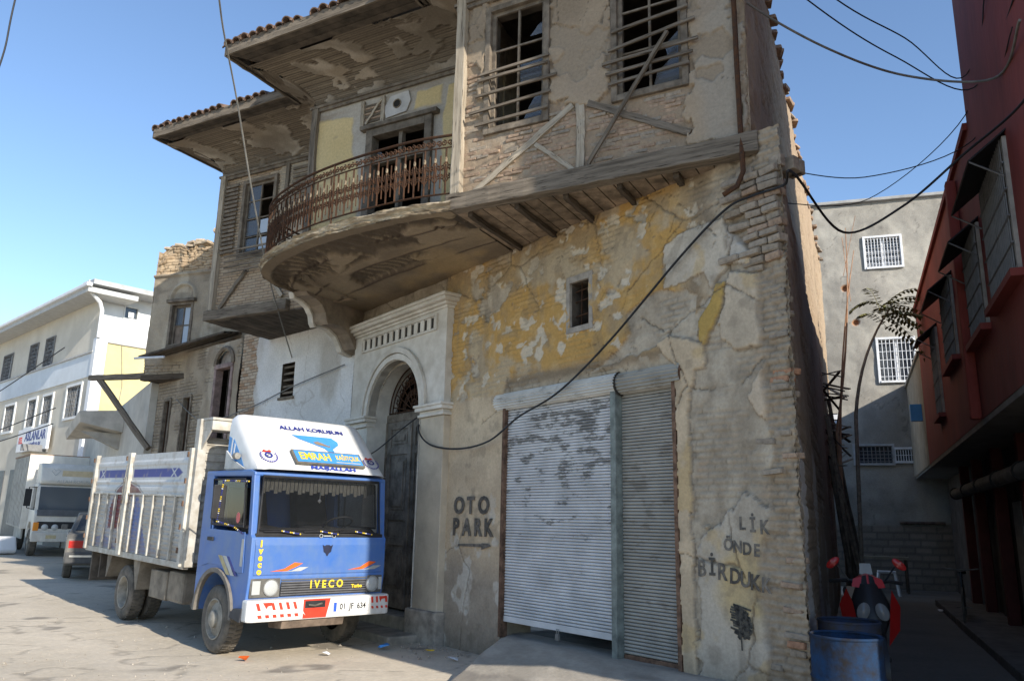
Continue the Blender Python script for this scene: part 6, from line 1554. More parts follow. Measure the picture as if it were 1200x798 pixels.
# sagging plank canopy over the door
for k in range(6):
    o0 = .03 + k * .10
    MB(FRU).add([(.50 - .02 * k, o0, 5.20 - .02 * k), (2.7, o0, 5.64 - .02 * k), (2.7, o0 + .095, 5.62 - .02 * k), (.5 - .02 * k, o0 + .095, 5.18 - .02 * k), (.50 - .02 * k, o0, 5.25 - .02 * k), (2.7, o0, 5.69 - .02 * k), (2.7, o0 + .095, 5.67 - .02 * k), (.5 - .02 * k, o0 + .095, 5.23 - .02 * k)],
                [(0, 3, 2, 1), (4, 5, 6, 7), (0, 1, 5, 4), (1, 2, 6, 5), (2, 3, 7, 6), (3, 0, 4, 7)]).build('canopy_plank', timber_dark if k % 2 else timber, ruin)
MB(FRU).tube([(.35, .68, 5.06), (1.2, .68, 5.05)], .028, 8).build('tube_lamp', mat('tube_white', (.6, .62, .65), .4, .1), ruin)
# lower storey
def ruinlow_fn(U, Z):
    n1 = fbm(U * 1.2, Z * .8, 931, 5); n2 = fbm(U * 4, Z * 3, 932, 5); n3 = fbm(U * 12, Z * 12, 933, 4); cg, ch = courses(U, Z, .07, 47)
    C = rgb((.36, .315, .255), (.24, .205, .165), sst(.3, .7, .5 * n1 + .5 * n2)); ex = sst(.5, .56, n1)
    C = mixc(C, (.12, .10, .08), ex * (1 - cg) * .8); H = (n2 - .5) * .05 - ex * (1 - cg) * .03
    C = mixc(C, (.46, .42, .36), sst(.6, .7, fbm(U * 1.8, Z * .7, 937, 4)) * .5)
    return H, C
def rl_mask(U, Z):
    m = ~((U > 4.22) & (U < 4.98) & (Z < 4.72) & (Z > 2.0))
    m &= ~((np.hypot(U - 4.60, Z - 4.72) < .36) & (Z >= 4.72))
    for a, b_ in ((5.98, 6.32), (6.98, 7.25)): m &= ~((U > a) & (U < b_) & (Z < 4.2) & (Z > 1.5))
    return m
low_w = surf('lower_wall', ruin, FW, np.arange(3.96, 7.72, .025), np.arange(0, 5.3, .025), ruinlow_fn, VW, rl_mask)
MB(FW).box(3.97, 7.6, -1.2, -1.1, 0, 5.0).build('inner_wall', black_in, ruin)
surf('lower_cheek', ruin, frame(W0 + WD * 7.72, -WN, WD), np.arange(0, 3, .05), np.arange(0, 5.0, .05), plainwall((.32, .28, .225), (.22, .19, .155), 941), VW)
pink = mat('pinkish_door_paint', (.30, .22, .20), .85, .25, 6)
d_ = MB(FW).box(4.20, 4.30, -.14, .03, 2.0, 4.70).box(4.90, 5.0, -.14, .03, 2.0, 4.70).box(4.20, 5.0, -.14, .04, 4.70, 4.80).build('upper_door_frame', pink, ruin, bevel=.01)
MB(FW).box(4.30, 4.56, -.16, -.12, 2.0, 4.70).build('door_leaf', pink, d_); MB(FW).box(4.62, 4.64, -.15, -.12, 2.0, 4.7).build('door_edge', timber_dark, d_)
MB(FW).prism([(4.60 + .34 * math.cos(math.pi * i / 12), 4.80 + .30 * math.sin(math.pi * i / 12)) for i in range(13)], 'xz', -.12, -.08).build('arch_panel', mat('arch_fill', (.33, .28, .23), .9, .2), d_)
for i in range(1): pass
ar = MB(FW); ar.tube([(4.60 + .38 * math.cos(math.pi * i / 14), .02, 4.78 + .36 * math.sin(math.pi * i / 14)) for i in range(15)], .05, 5); ar.build('arch_trim', timber, d_)
for a, b_ in ((5.98, 6.32), (6.98, 7.25)):
    w = MB(FW).box(a - .05, a, -.1, .03, 1.5, 4.25).box(b_, b_ + .05, -.1, .03, 1.5, 4.25).box(a, b_, -.1, .03, 4.2, 4.27).build('tall_window', timber, ruin)
    for k in range(3): MB(FW).box(a + .06 + k * .09, a + .075 + k * .09, -.06, -.045, 1.5, 4.2).build('bar', iron, w)
# timber outrigger on the left
beam('outrigger', (-1.9, -.25, 4.86), (.5, -.1, 4.80), .13, .12, FRU, timber, ruin, 8, 71)
o1 = FRU @ Vector((-1.55, -.22, 4.80)); o2 = FW @ Vector((7.55, .15, 3.1))
beam('outrigger_strut', tuple(o1), tuple(o2), .12, .11, Matrix.Identity(4), timber, ruin, 8, 72)

# ================================================================== cream wall with a concrete porch hood
p_a = W0 + WD * 7.9 + WN * .1; p_b = Vector((-14.6, 27.2, 0)); cwd = (p_b - p_a); cwl = cwd.length; cwd.normalize(); cwn = Vector((-cwd.y, cwd.x, 0))
if cwn.dot(-p_a) < 0: cwn = -cwn
FCW = frame(p_a, cwd, cwn)
yard = thing('yard_wall', 'plain cream yard wall between the ruin and the yellow building', 'wall', loc=p_a)
cream = mat('cream_render', (.52, .49, .43), .9, .1, 1.5, .003, 30)
MB(FCW).prism([(0, 0), (cwl, 0), (cwl, 4.2), (0, 4.75)], 'xz', -.25, 0).build('wall', cream, yard)
MB(FCW).box(cwl * .52, cwl * .52 + 1.5, .002, .03, 0, 3.2).build('gate', mat('gate_grey', (.25, .25, .26), .6, .15), yard)
hood = thing('porch_hood', 'faceted concrete porch hood over the gate in the cream wall', 'canopy', loc=FCW @ Vector((cwl * .6, 0, 3.4)))
hm_ = mat('hood_concrete', (.44, .41, .36), .9, .12, 3, .004, 30)
x0 = cwl * .30
MB(FCW).add([(x0, 0, 3.75), (x0 + 1.9, 0, 3.75), (x0 + 2.05, 1.1, 3.62), (x0 + .1, 1.05, 3.95), (x0, 0, 4.35), (x0 + 1.9, 0, 4.35), (x0 + 2.1, 1.15, 3.82), (x0 + .1, 1.1, 4.25)],
            [(0, 3, 2, 1), (4, 5, 6, 7), (0, 1, 5, 4), (1, 2, 6, 5), (2, 3, 7, 6), (3, 0, 4, 7)]).build('hood_slab', hm_, hood, bevel=.02)
MB(FCW).prism([(0, 3.3), (0, 3.74), (1.0, 3.74)], 'yz', x0 + .3, x0 + .5).build('bracket', hm_, hood)

# ================================================================== yellow and white building up the street
YP = Vector((-15.13, 28.0, 0)); YE = Vector((-.731, .682, 0)).normalized(); YN = Vector((-.682, -.731, 0)).normalized(); YS = -YN
FY = frame(YP, YE, YN); FYS = frame(YP, YS, Vector((YS.y, -YS.x, 0)))
if (Vector((YS.y, -YS.x, 0))).dot(Vector((0, 0, 0)) - YP) < 0: FYS = frame(YP, YS, Vector((-YS.y, YS.x, 0)))
yb = thing('yellow_building', 'cream and yellow three-storey building with grilled windows and white eaves', 'building', loc=YP)
front_c = mat('pale_cream_paint', (.62, .575, .485), .85, .06, .9, .003, 20, col2=(.52, .475, .395)); band_c = mat('pale_blue_band', (.62, .66, .69), .85, .05, 1.2); yel_c = mat('lemon_paint', (.62, .53, .27), .85, .06, 1.0, .002, 30); white_c = mat('white_paint', (.74, .745, .75), .8, .05, 1.0)
YW = [(4.5, 5.5, 7.35, 8.55), (6.5, 7.5, 7.35, 8.55), (9.9, 11.2, 7.35, 8.55), (13.0, 14.2, 7.35, 8.55),
      (.75, 2.15, 5.05, 6.20), (3.7, 4.75, 4.98, 6.1), (5.6, 6.6, 4.98, 6.1), (8.4, 9.7, 4.98, 6.1), (11.4, 12.4, 4.98, 6.1)]
cells = MB(FY)
us_ = sorted({0, 22} | {x for w in YW for x in w[:2]}); zs_ = sorted({0, 6.42, 7.30, 9.3} | {x for w in YW for x in w[2:]})
def ycell(zlo, zhi, name, m_):
    b = MB(FY); ok = False
    for i in range(len(us_) - 1):
        for j in range(len(zs_) - 1):
            u0, u1, z0, z1 = us_[i], us_[i + 1], zs_[j], zs_[j + 1]
            if z0 < zlo - 1e-6 or z1 > zhi + 1e-6: continue
            if any(u0 >= w[0] - 1e-6 and u1 <= w[1] + 1e-6 and z0 >= w[2] - 1e-6 and z1 <= w[3] + 1e-6 for w in YW): continue
            b.add([(u0, 0, z0), (u1, 0, z0), (u1, 0, z1), (u0, 0, z1)], [(0, 1, 2, 3)])
    return b.build(name, m_, yb)
ycell(0, 6.42, 'lower_wall', front_c); ycell(7.30, 9.3, 'upper_wall', front_c)
MB(FY).box(0, 22, -.2, .04, 6.42, 7.30).build('band', band_c, yb); MB(FY).box(-.05, 22, -.1, .10, 7.30, 7.36).build('string_course', mat('course_grey', (.45, .44, .42), .8, .1), yb)
MB(FY).box(-.28, .02, -.3, .08, 0, 7.8).build('corner_pilaster', white_c, yb)
lat = mat('lattice_iron', (.20, .20, .20), .6, .15); wglass = glass_mat('far_glass', (.06, .07, .08), .08, 1.0); wh_f = mat('window_trim', (.70, .70, .68), .7, .05)
for a0, a1, z0, z1 in YW:
    f = .10 if z0 < 6.5 else .03
    w = MB(FY).box(a0 - f, a0, -.12, .05, z0 - f, z1 + f).box(a1, a1 + f, -.12, .05, z0 - f, z1 + f).box(a0, a1, -.12, .05, z1, z1 + f).box(a0, a1, -.12, .06, z0 - f, z0).build('window', wh_f if z0 < 6.5 else lat, yb)
    MB(FY).box(a0, a1, -.125, -.12, z0, z1).build('pane', wglass, w)
    MB(FY).box((a0 + a1) / 2 - .03, (a0 + a1) / 2 + .03, -.115, -.09, z0, z1).build('mullion', wh_f, w)
    g = MB(FY); nx = int((a1 - a0) / .16); nz = int((z1 - z0) / .16)
    for i in range(nx):
        for j in range(nz):
            if (i * 7 + j * 5) % 3 == 0: continue
            x, zz = a0 + (i + .5) * (a1 - a0) / nx, z0 + (j + .5) * (z1 - z0) / nz
            g.tube([(x - .07, .0, zz - .07), (x + .07, .0, zz - .07), (x + .07, .0, zz + .07), (x - .07, .0, zz + .07)], .011, 3)
    for i in range(nx + 1): g.tube([(a0 + i * (a1 - a0) / nx, .0, z0), (a0 + i * (a1 - a0) / nx, .0, z1)], .012, 3)
    g.build('window_grille', lat, w)
# gable side: yellow below, white set-back storey above
MB(FYS).box(.0, 7, -.02, .0, 0, 7.72).build('side_wall', yel_c, yb); MB(FYS).box(-.05, 7.1, -.1, .06, 7.72, 7.80).build('side_ledge', mat('course_grey', (.45, .44, .42), .8, .1), yb)
su = MB(FYS); su.box(.0, .95, -.32, -.30, 7.8, 9.75).box(1.45, 7, -.32, -.30, 7.8, 9.75).box(.95, 1.45, -.32, -.30, 7.8, 8.82).box(.95, 1.45, -.32, -.30, 9.3, 9.75).build('upper_side_wall', white_c, yb)
sw_ = MB(FYS).box(.92, .97, -.34, -.26, 8.80, 9.32).box(1.43, 1.48, -.34, -.26, 8.80, 9.32).box(.97, 1.43, -.34, -.26, 8.80, 8.85).box(.97, 1.43, -.34, -.26, 9.27, 9.32).build('vent_window', wh_f, yb)
MB(FYS).box(.97, 1.43, -.36, -.35, 8.85, 9.27).build('pane', wglass, sw_); MB(FYS).box(1.12, 1.32, -.345, -.33, 8.9, 9.1).build('casement', white_c, sw_)
MB(FY).box(-.75, 22, -1, .75, 9.30, 9.48).build('eave_slab', mat('eave_grey', (.50, .50, .48), .8, .08), yb); MB(FY).box(-.85, 22, .65, .85, 9.48, 9.62).build('gutter', white_c, yb, bevel=.03)
MB(FY).box(-.75, 22, -5, .6, 9.62, 9.80).build('roof', mat('sheet_roof', (.40, .40, .39), .7, .1), yb); MB(FYS).box(-.6, 7, -.4, .25, 9.75, 9.85).build('roof_edge', white_c, yb)
MB(FY).tube([(-.55, .62, 9.4), (-.45, .2, 9.05), (-.35, .06, 8.8), (-.33, .05, 7.8)], .07, 8).build('downpipe', white_c, yb, smooth=True)
MB(FYS).tube([(.9, .03, 7.7), (1.1, .02, 6.2), (1.0, .02, 4.8), (1.2, .02, 3.8)], .012, 4).build('cable_run', lat, yb)
MB(FY).box(15.0, 15.1, -.1, .0, 0, 1).build('plinth', front_c, yb)
MB(FY).box(3.4, 3.55, .0, .9, 3.85, 4.1).build('sign_bracket', lat, yb)
gd = MB(FY)
for k in range(4): gd.box(.6 + k * 2.6, 2.4 + k * 2.6, .002, .03, .4, 3.3)
gd.build('shopfront', mat('shop_dark', (.08, .085, .09), .5, .2), yb)
sg = thing('shop_sign', 'white shop sign with blue lettering on the cream building', 'sign', loc=FY @ Vector((4.8, .15, 4.2)))
sp = MB(FY).box(3.0, 6.6, .12, .22, 3.95, 4.85).build('sign_panel', white_c, sg, bevel=.01)
mir_ = FY @ Matrix(((-1, 0, 0, 0), (0, 0, 1, 0), (0, 1, 0, 0), (0, 0, 0, 1)))
def ysign(s, u, z, size, m_, sx=1): return text_obj('sign_text', s, FY @ Matrix.Translation((u, .225, z)) @ Matrix(((-1, 0, 0, 0), (0, 0, 1, 0), (0, 1, 0, 0), (0, 0, 0, 1))), size, m_, sg, sx=sx, weight=.012, ext=.002)
ysign('ASLANLAR', 4.45, 4.52, .50, navy, 1.0); ysign('MOBİLYA EV', 4.4, 4.16, .24, navy, 1.0); ysign('KEL', 6.15, 4.4, .36, red, .8)
ac = thing('air_conditioner', 'small white air conditioner box on the cream facade by the left edge', 'air conditioner', loc=FY @ Vector((11.6, .2, 6.6)))
MB(FY).box(11.1, 12.1, .1, .5, 6.35, 7.05).build('casing', white_c, ac, bevel=.03)
MB(FY @ Matrix.Translation((11.5, .502, 6.7)) @ Matrix.Rotation(R_(90), 4, 'X')).lathe([(.05, -.005), (.26, -.005)], 20).build('fan_grille', lat, ac)

# ================================================================== grey building closing the alley
BP_ = Vector((10.9, 23.1, 0)); BE = Vector((.954, -.3, 0)).normalized(); BNN = Vector((-.3, -.954, 0)).normalized(); FB = frame(BP_, BE, BNN)
gb = thing('concrete_building', 'tall grey cement-rendered building closing the end of the alley', 'building', loc=BP_)
def gb_fn(U, Z):
    n1 = fbm(U * .9, Z * .9, 951, 5); n2 = fbm(U * 3, Z * 3, 952, 5); n3 = fbm(U * 10, Z * 10, 953, 4)
    C = rgb((.40, .395, .37), (.28, .275, .26), sst(.3, .7, .5 * n1 + .5 * n2)); C = mixc(C, (.20, .195, .185), sst(.58, .7, fbm(U * 2, Z * .5, 957, 4)) * .4)
    low = sst(8.6, 8.4, Z); C = C * (1 - .10 * low)[..., None]
    H = (n1 - .5) * .05 + (n2 - .5) * .03 + (n3 - .5) * .012
    cg, ch = courses(U * .5, Z * .34, .066, 57); blk = sst(1.75, 1.70, Z); C = mixc(C, rgb((.20, .18, .16), (.26, .235, .21), ch), blk); C = mixc(C, (.10, .095, .085), blk * (1 - cg) * .7)
    for (hx, hz) in ((-.68, 8.85), (-.45, 7.75)):
        r = np.hypot(U - hx, Z - hz) + .04 * (n3 - .5); C = mixc(C, (.30, .16, .09), sst(.13, .09, r)); H = H - .12 * sst(.10, .06, r)
    C = mixc(C, (.12, .115, .11), sst(.012, .0, np.abs(fbm(U * 1.1, Z * .9, 959, 4) - .5)) * sst(.5, .6, n1) * .6)
    return H, C
GBW = [(-.02, .97, 9.46, 10.40), (.11, 1.07, 5.92, 7.18), (-.75, .25, 3.5, 4.0), (.33, .95, 3.56, 3.9)]
surf('wall', gb, FB, np.arange(-4.5, 7.0, .04), np.arange(-.1, 11.62, .04), gb_fn, VW, mask=lambda U, Z: np.logical_and.reduce([~((U > a0) & (U < a1) & (Z > z0) & (Z < z1)) for a0, a1, z0, z1 in GBW]))
MB(FB).box(-4.6, 7.1, -3, .12, 11.60, 11.70).build('parapet_cap', mat('cap_concrete', (.36, .355, .34), .9, .1, 4), gb, bevel=.02)
whm = mat('white_metal', (.68, .69, .70), .5, .08)
for (a0, a1, z0, z1), style in zip(GBW, ('scroll', 'grid', 'mesh', 'bars')):
    f = .06; m_ = whm if style != 'mesh' else mat('old_white', (.45, .45, .44), .7, .1)
    w = MB(FB).box(a0 - f, a0, -.15, .06, z0 - f, z1 + f).box(a1, a1 + f, -.15, .06, z0 - f, z1 + f).box(a0, a1, -.15, .06, z1, z1 + f).box(a0, a1, -.15, .08, z0 - f, z0).build('window', m_, gb)
    MB(FB).box(a0, a1, -.16, -.15, z0, z1).build('pane', wglass, w)
    if style in ('scroll', 'grid'): MB(FB).box((a0 + a1) / 2 - .05, (a0 + a1) / 2 + .05, -.145, -.08, z0, z1).build('mullion', whm, w)
    g = MB(FB)
    nb_ = 11 if style == 'scroll' else 9
    for i in range(nb_ + 1): g.tube([(a0 + i * (a1 - a0) / nb_, .03, z0 - .02), (a0 + i * (a1 - a0) / nb_, .03, z1 + .02)], .011, 4)
    for j in range({'scroll': 3, 'grid': 5, 'mesh': 4, 'bars': 1}[style]): g.tube([(a0, .03, z0 + (j + .5) * (z1 - z0) / 5 if style != 'bars' else (z0 + z1) / 2), (a1, .03, z0 + (j + .5) * (z1 - z0) / 5 if style != 'bars' else (z0 + z1) / 2)], .010, 4)
    if style == 'scroll':
        for i in range(nb_):
            for j in range(5):
                cx_, cz_ = a0 + (i + .5) * (a1 - a0) / nb_, z0 + (j + .5) * (z1 - z0) / 5
                g.tube([(cx_ + .038 * math.cos(t), .03, cz_ + .06 * math.sin(t)) for t in [i2 * math.pi / 4 for i2 in range(8)]], .007, 3)
    g.build('window_grille', whm if style != 'mesh' else lat, w)
for k in range(9): MB(FB).tube([(.28 + k * .13, .06, 1.82), (.40 + k * .13, .06, 1.82)], .05, 6).build('coping_tile', mat('coping_clay', (.14, .10, .08), .9, .2), gb)
mt = thing('meter_plate', 'little white plate with a blue mark on the end wall of the alley', 'sign', loc=FB @ Vector((-1.35, .05, 4.7)))
MB(FB).box(-1.55, -1.15, .03, .06, 4.55, 4.95).build('plate', whm, mt); MB(FB).box(-1.45, -1.28, .0605, .063, 4.6, 4.75).build('blue_mark', sky_blue, mt)

# ================================================================== red building along the alley
rb = thing('red_building', 'dark red building with jettied storey and black window hoods on the right', 'building', loc=R0)
redp = mat('dark_red_paint', (.30, .062, .050), .8, .12, 1.1, .008, 12, col2=(.19, .040, .034), stretch=(1, 1, .45), dust=(3.2, 4.4, .35, (.12, .10, .085))); red_l = mat('faded_red_paint', (.27, .055, .042), .8, .12, 2)
under = mat('alley_shop_dark', (.06, .052, .048), .85, .3, 3)
RWN = [(-5.0, -3.4, 4.15, 5.58), (-2.9, -1.6, 4.1, 5.42), (.0, 1.5, 4.3, 5.6), (2.7, 3.7, 3.75, 5.4)]
us_ = sorted({-8.6, -2.9, 6.8} | {x for w in RWN for x in w[:2]}); zs_ = sorted({3.1, 6.75, 10.6} | {x for w in RWN for x in w[2:]})
b = MB(FR)
for i in range(len(us_) - 1):
    for j in range(len(zs_) - 1):
        u0, u1, z0, z1 = us_[i], us_[i + 1], zs_[j], zs_[j + 1]
        if z0 >= 6.75 and u0 >= -2.9: continue
        if any(u0 >= w[0] - 1e-6 and u1 <= w[1] + 1e-6 and z0 >= w[2] - 1e-6 and z1 <= w[3] + 1e-6 for w in RWN): continue
        b.add([(u0, 0, z0), (u1, 0, z0), (u1, 0, z1), (u0, 0, z1)], [(0, 1, 2, 3)])
b.build('upper_wall', redp, rb)
MB(FR).box(-8.6, -2.9, -6, -.01, 6.75, 10.6).build('tall_block', redp, rb); MB(FR).box(-8.6, 6.8, -6, -.3, 3.1, 6.74).build('block', redp, rb)
MB(FR).box(-8.6, -8.5, -.3, -.002, 3.1, 10.6).build('end_wall', redp, rb)
MB(FR).box(-2.88, 6.85, -.3, .05, 6.70, 6.80).build('parapet_cap', red_l, rb)
MB(FR).box(-8.6, 6.8, -6, -.005, 3.02, 3.098).build('jetty_slab', mat('slab_underside', (.22, .20, .18), .9, .15, 3), rb)
MB(FR).box(-8.6, 11.5, -6, -.78, 0, 3.02).build('shop_wall', under, rb)
for k, (a0, a1, z0, z1) in enumerate(RWN):
    w = MB(FR).box(a0, a0 + .06, -.2, .04, z0, z1).box(a1 - .06, a1, -.2, .04, z0, z1).box(a0 + .06, a1 - .06, -.2, .04, z1 - .06, z1).box(a0 + .06, a1 - .06, -.2, .04, z0, z0 + .06).build('window', mat('old_window_frame', (.36, .34, .30), .8, .15), rb)
    MB(FR).box(a0, a1, -.24, -.2, z0, z1).build('pane', wglass, w); MB(FR).box(a0 - .05, a1 + .05, -.02, .12, z0 - .08, z0).build('sill', redp, w)
    g = MB(FR)
    for i in range(1, 18): g.tube([(a0 + i * (a1 - a0) / 18, .05, z0), (a0 + i * (a1 - a0) / 18, .05, z1)], .007, 3)
    for j in range(1, 5): g.tube([(a0, .055, z0 + j * (z1 - z0) / 5), (a1, .055, z0 + j * (z1 - z0) / 5)], .011, 4)
    g.build('window_grille', lat, w)
    h = MB(FR).add([(a0 - .04, .0, z1 + .05), (a1 - .05, .0, z1 + .05), (a1 - .05, .36, z1 - .25), (a0 - .04, .36, z1 - .25), (a0 - .04, 0, z1 + .07), (a1 - .05, 0, z1 + .07), (a1 - .05, .37, z1 - .235), (a0 - .04, .37, z1 - .235)],
                   [(0, 3, 2, 1), (4, 5, 6, 7), (0, 1, 5, 4), (1, 2, 6, 5), (2, 3, 7, 6), (3, 0, 4, 7)]).build('window_hood', blackp, rb)
    for x in (a0 - .03, a1 - .06): MB(FR).tube([(x, .355, z1 - .25), (x, .06, z1 - .45)], .010, 4).build('hood_strut', lat, h)
MB(FR).box(-1.5, -1.34, .0, .14, 3.1, 6.6).build('downpipe', red_l, rb, bevel=.04)
MB(FR).box(-7.9, -7.7, -.7, -.5, 0, 3.1).build('pillar', redp, rb)
for u in (-5.2, -2.8, -.4, 2.0, 4.4, 6.4): MB(FR).box(u, u + .20, -.72, -.54, 0, 3.02).build('pillar', mat('pillar_dull_red', (.11, .03, .026), .85, .15, 2), rb, bevel=.01)
MB(FR).tube([(-8, -.42, 2.42), (6.6, -.42, 2.42)], .11, 12).build('shutter_roll', mat('roll_grey', (.19, .185, .175), .8, .2), rb, smooth=True)
for k in range(8): MB(FR).tube([(-7 + k * 1.9, -.42, 2.42), (-6.95 + k * 1.9, -.42, 2.42)], .135, 12).build('roll_band', blackp, rb)
sm = shutter_mat('alley_shutter', (.10, .095, .09), (.06, .055, .05), .55, 0)
for u0, u1 in ((-7.6, -5.3), (-4.9, -2.9), (-2.5, -.5)):
    for k in range(34): MB(FR).box(u0, u1, -.77, -.755, .1 + k * .067, .155 + k * .067).build('slat', sm, rb)
for u, w_, m_ in ((-.1, .9, under), (2.3, 1.6, under), (1.1, .7, mat('pale_door', (.32, .31, .29), .7, .15)), (4.8, 1.3, under)): MB(FR).box(u, u + w_, -.77, -.74, .05, 2.1).build('door', m_, rb, bevel=.01)
MB(FR).box(-8.6, 7, -.9, .15, -.05, .12).build('shop_step', mat('step_dark', (.13, .12, .11), .9, .2, 4, .006, 20), rb, bevel=.02)
nbk = thing('annex_building', 'low grey-plastered annex squeezed between the red building and the alley end', 'building', loc=FR @ Vector((9, 0, 0)))
surf('wall', nbk, FR, np.arange(6.85, 12.2, .1), np.arange(3.1, 5.75, .1), plainwall((.36, .345, .31), (.27, .255, .23), 971), VW)
MB(FR).box(6.85, 12.4, -6, -.03, 3.05, 5.7).build('block', mat('annex_grey', (.30, .29, .27), .9, .1, 2), nbk)
MB(FR).box(6.85, 12.3, -6, .05, 5.7, 5.78).build('roof_slab', hm_, nbk)
MB(FR).box(7.5, 7.7, .0, .25, 4.2, 4.6).build('meter_box', sky_blue, nbk)
# ================================================================== alley: drums, scooter, bicycle, stool, clutter, sapling
def drum(x, y, label, m_, seed):
    t = thing('oil_drum', label, 'drum', loc=(x, y, 0), group='oil drums at the corner')
    K_ = Matrix.Diagonal((.87, .87, .98, 1))
    d = MB(Matrix.Translation((x, y, 0)) @ K_)
    d.lathe([(.001, .03), (.27, .03), (.285, .0), (.285, .28), (.298, .30), (.285, .32), (.285, .56), (.298, .58), (.285, .60), (.285, .86)], 40)
    d.lathe([(.285, .86), (.279, .86), (.279, .05), (.001, .05)], 40)
    d.build('barrel', m_, t, smooth=True)
    MB(Matrix.Translation((x, y, .848)) @ K_).lathe([(.282 + .012 * math.cos(i * math.pi / 4), .012 * math.sin(i * math.pi / 4)) for i in range(8)], 40, close=True).build('rim', m_, t, smooth=True)
    MB(Matrix.Translation((x, y, 0)) @ K_).lathe([(.001, .45), (.277, .45)], 24).build('rubbish_fill', mat('rubbish_dark', (.06, .055, .05), .95, .3, 20, .03, 12), t)
    return t
drum_blue = mat('drum_blue', (.014, .042, .10), .8, .2, 6, .006, 30, col2=(.022, .020, .020), spec=.1)
drum_dark = mat('drum_black_blue', (.03, .045, .09), .7, .3, 6, .003, 30, col2=(.04, .035, .03), spec=.1)
dr1 = drum(2.47, 6.05, 'scuffed blue open oil drum in front of the house corner', drum_blue, 1)
drum(2.90, 7.02, 'dark open oil drum tucked behind the blue drum', drum_dark, 2)

# scooter facing the street
sfw = Vector((-.30, -.954, 0)).normalized(); SM = frame((3.80, 8.75, 0), sfw, (-sfw.y, sfw.x, 0)) @ Matrix.Diagonal((1.05, 1.05, 1.07, 1))
sc = thing('motor_scooter', 'red and black motor scooter standing in the alley mouth', 'scooter', m=SM)
def scp(name, b, m_, parent=None, **k): return b.build(name, m_, parent or sc, local=True, **k)
sred = mat('scooter_red', (.50, .02, .018), .3, .06, 3, spec=.6); sblk = mat('scooter_black', (.025, .025, .028), .4, .1)
for x in (.62, -.62):
    m = Matrix.Translation((x, 0, .26)) @ Matrix.Rotation(R_(90), 4, 'X')
    w = scp('wheel', MB(m).lathe([(.19 + .07 * math.cos(i * math.pi / 5), .055 * math.sin(i * math.pi / 5)) for i in range(10)], 32, close=True), rubber, smooth=True)
    scp('rim', MB(m).lathe([(.15, -.04), (.16, -.03), (.16, .03), (.15, .04)], 24, close=True), chrome, w); scp('hub', MB(m).lathe([(.001, -.06), (.05, -.05), (.05, .05), (.001, .06)], 12), steel_grey, w)
    sk = MB(m)
    for k in range(5): sk.box(.04, .16, -.012, .012, -.02, .02, Matrix.Rotation(k * 2 * math.pi / 5, 4, 'Z'))
    scp('spokes', sk, steel_grey, w, kind='stuff')
scp('front_fork', MB().tube([(.60, .09, .27), (.42, .09, .85)], .022, 8).tube([(.60, -.09, .27), (.42, -.09, .85)], .022, 8), sblk)
scp('front_mudguard', MB().add([(.62 + .30 * math.cos(t), y, .26 + .31 * math.sin(t)) for t in [math.pi * (-.05 + .75 * i / 8) for i in range(9)] for y in (-.075, -.04, .04, .075)], [(i * 4 + j, i * 4 + j + 1, (i + 1) * 4 + j + 1, (i + 1) * 4 + j) for i in range(8) for j in range(3)]), sblk, smooth=True)
# leg shield: lofted nose
secs = [(.52, .44, .06, .05), (.58, .58, .12, .08), (.57, .70, .165, .09), (.52, .82, .175, .09), (.45, .93, .13, .07), (.40, 1.0, .10, .05)]
vs = []; fs = []
for x, z, hw, dp in secs:
    for a in [math.pi * i / 8 for i in range(9)]: vs.append((x - dp + dp * 1.6 * math.sin(a), -hw * math.cos(a), z))
for i in range(len(secs) - 1):
    for j in range(8): fs.append((i * 9 + j, i * 9 + j + 1, (i + 1) * 9 + j + 1, (i + 1) * 9 + j))
nose = scp('nose_fairing', MB().add(vs, fs), sblk, smooth=True)
for s in (-1, 1):
    scp('side_fairing', MB().add([(.52, s * .13, .46), (.47, s * .24, .60), (.40, s * .27, .80), (.42, s * .20, .95), (.55, s * .165, .84), (.62, s * .135, .64)], [(0, 1, 2, 3, 4, 5)]).add([(.47, s * .24, .60), (.34, s * .22, .60), (.28, s * .24, .82), (.40, s * .27, .80)], [(0, 1, 2, 3)]), sred, smooth=True)
    hlp = scp('headlamp', MB(Matrix.Translation((.605, s * .082, .765)) @ Matrix.Rotation(R_(80), 4, 'Y') @ Matrix.Rotation(s * .4, 4, 'Z') @ Matrix.Diagonal((1.3, .9, 1, 1))).lathe([(.062, -.02), (.062, .01), (.045, .025), (.001, .032)], 18), glass_mat('scooter_lamp', (.20, .20, .20), .08, 1.0), smooth=True)
    st_ = scp('mirror_stem', MB().tube([(.32, s * .16, 1.02), (.32, s * .26, 1.16)], .008, 5), sblk)
    scp('mirror', MB(Matrix.Translation((.32, s * .30, 1.18)) @ Matrix.Rotation(-s * .7, 4, 'X') @ Matrix.Diagonal((.45, 1.25, .62, 1))).lathe([(.001, -.025), (.045, -.018), (.06, .0), (.05, .015), (.001, .02)], 12, Matrix.Rotation(R_(90), 4, 'Y')), sred, smooth=True)
    scp('handlebar', MB().tube([(.30, s * .05, 1.0), (.28, s * .20, 1.02), (.20, s * .33, 1.0)], .018, 8), sblk, smooth=True)
scp('handlebar_cowl', MB().add([(.42, -.15, .97), (.44, .0, .95), (.42, .15, .97), (.38, .13, 1.04), (.36, 0, 1.08), (.38, -.13, 1.04), (.22, -.12, 1.0), (.22, .12, 1.0), (.24, 0, 1.10)], [(0, 1, 4, 5), (1, 2, 3, 4), (2, 7, 8, 3), (3, 8, 4), (4, 8, 5), (5, 8, 6, 0), (0, 6, 7, 2, 1)]), sred)
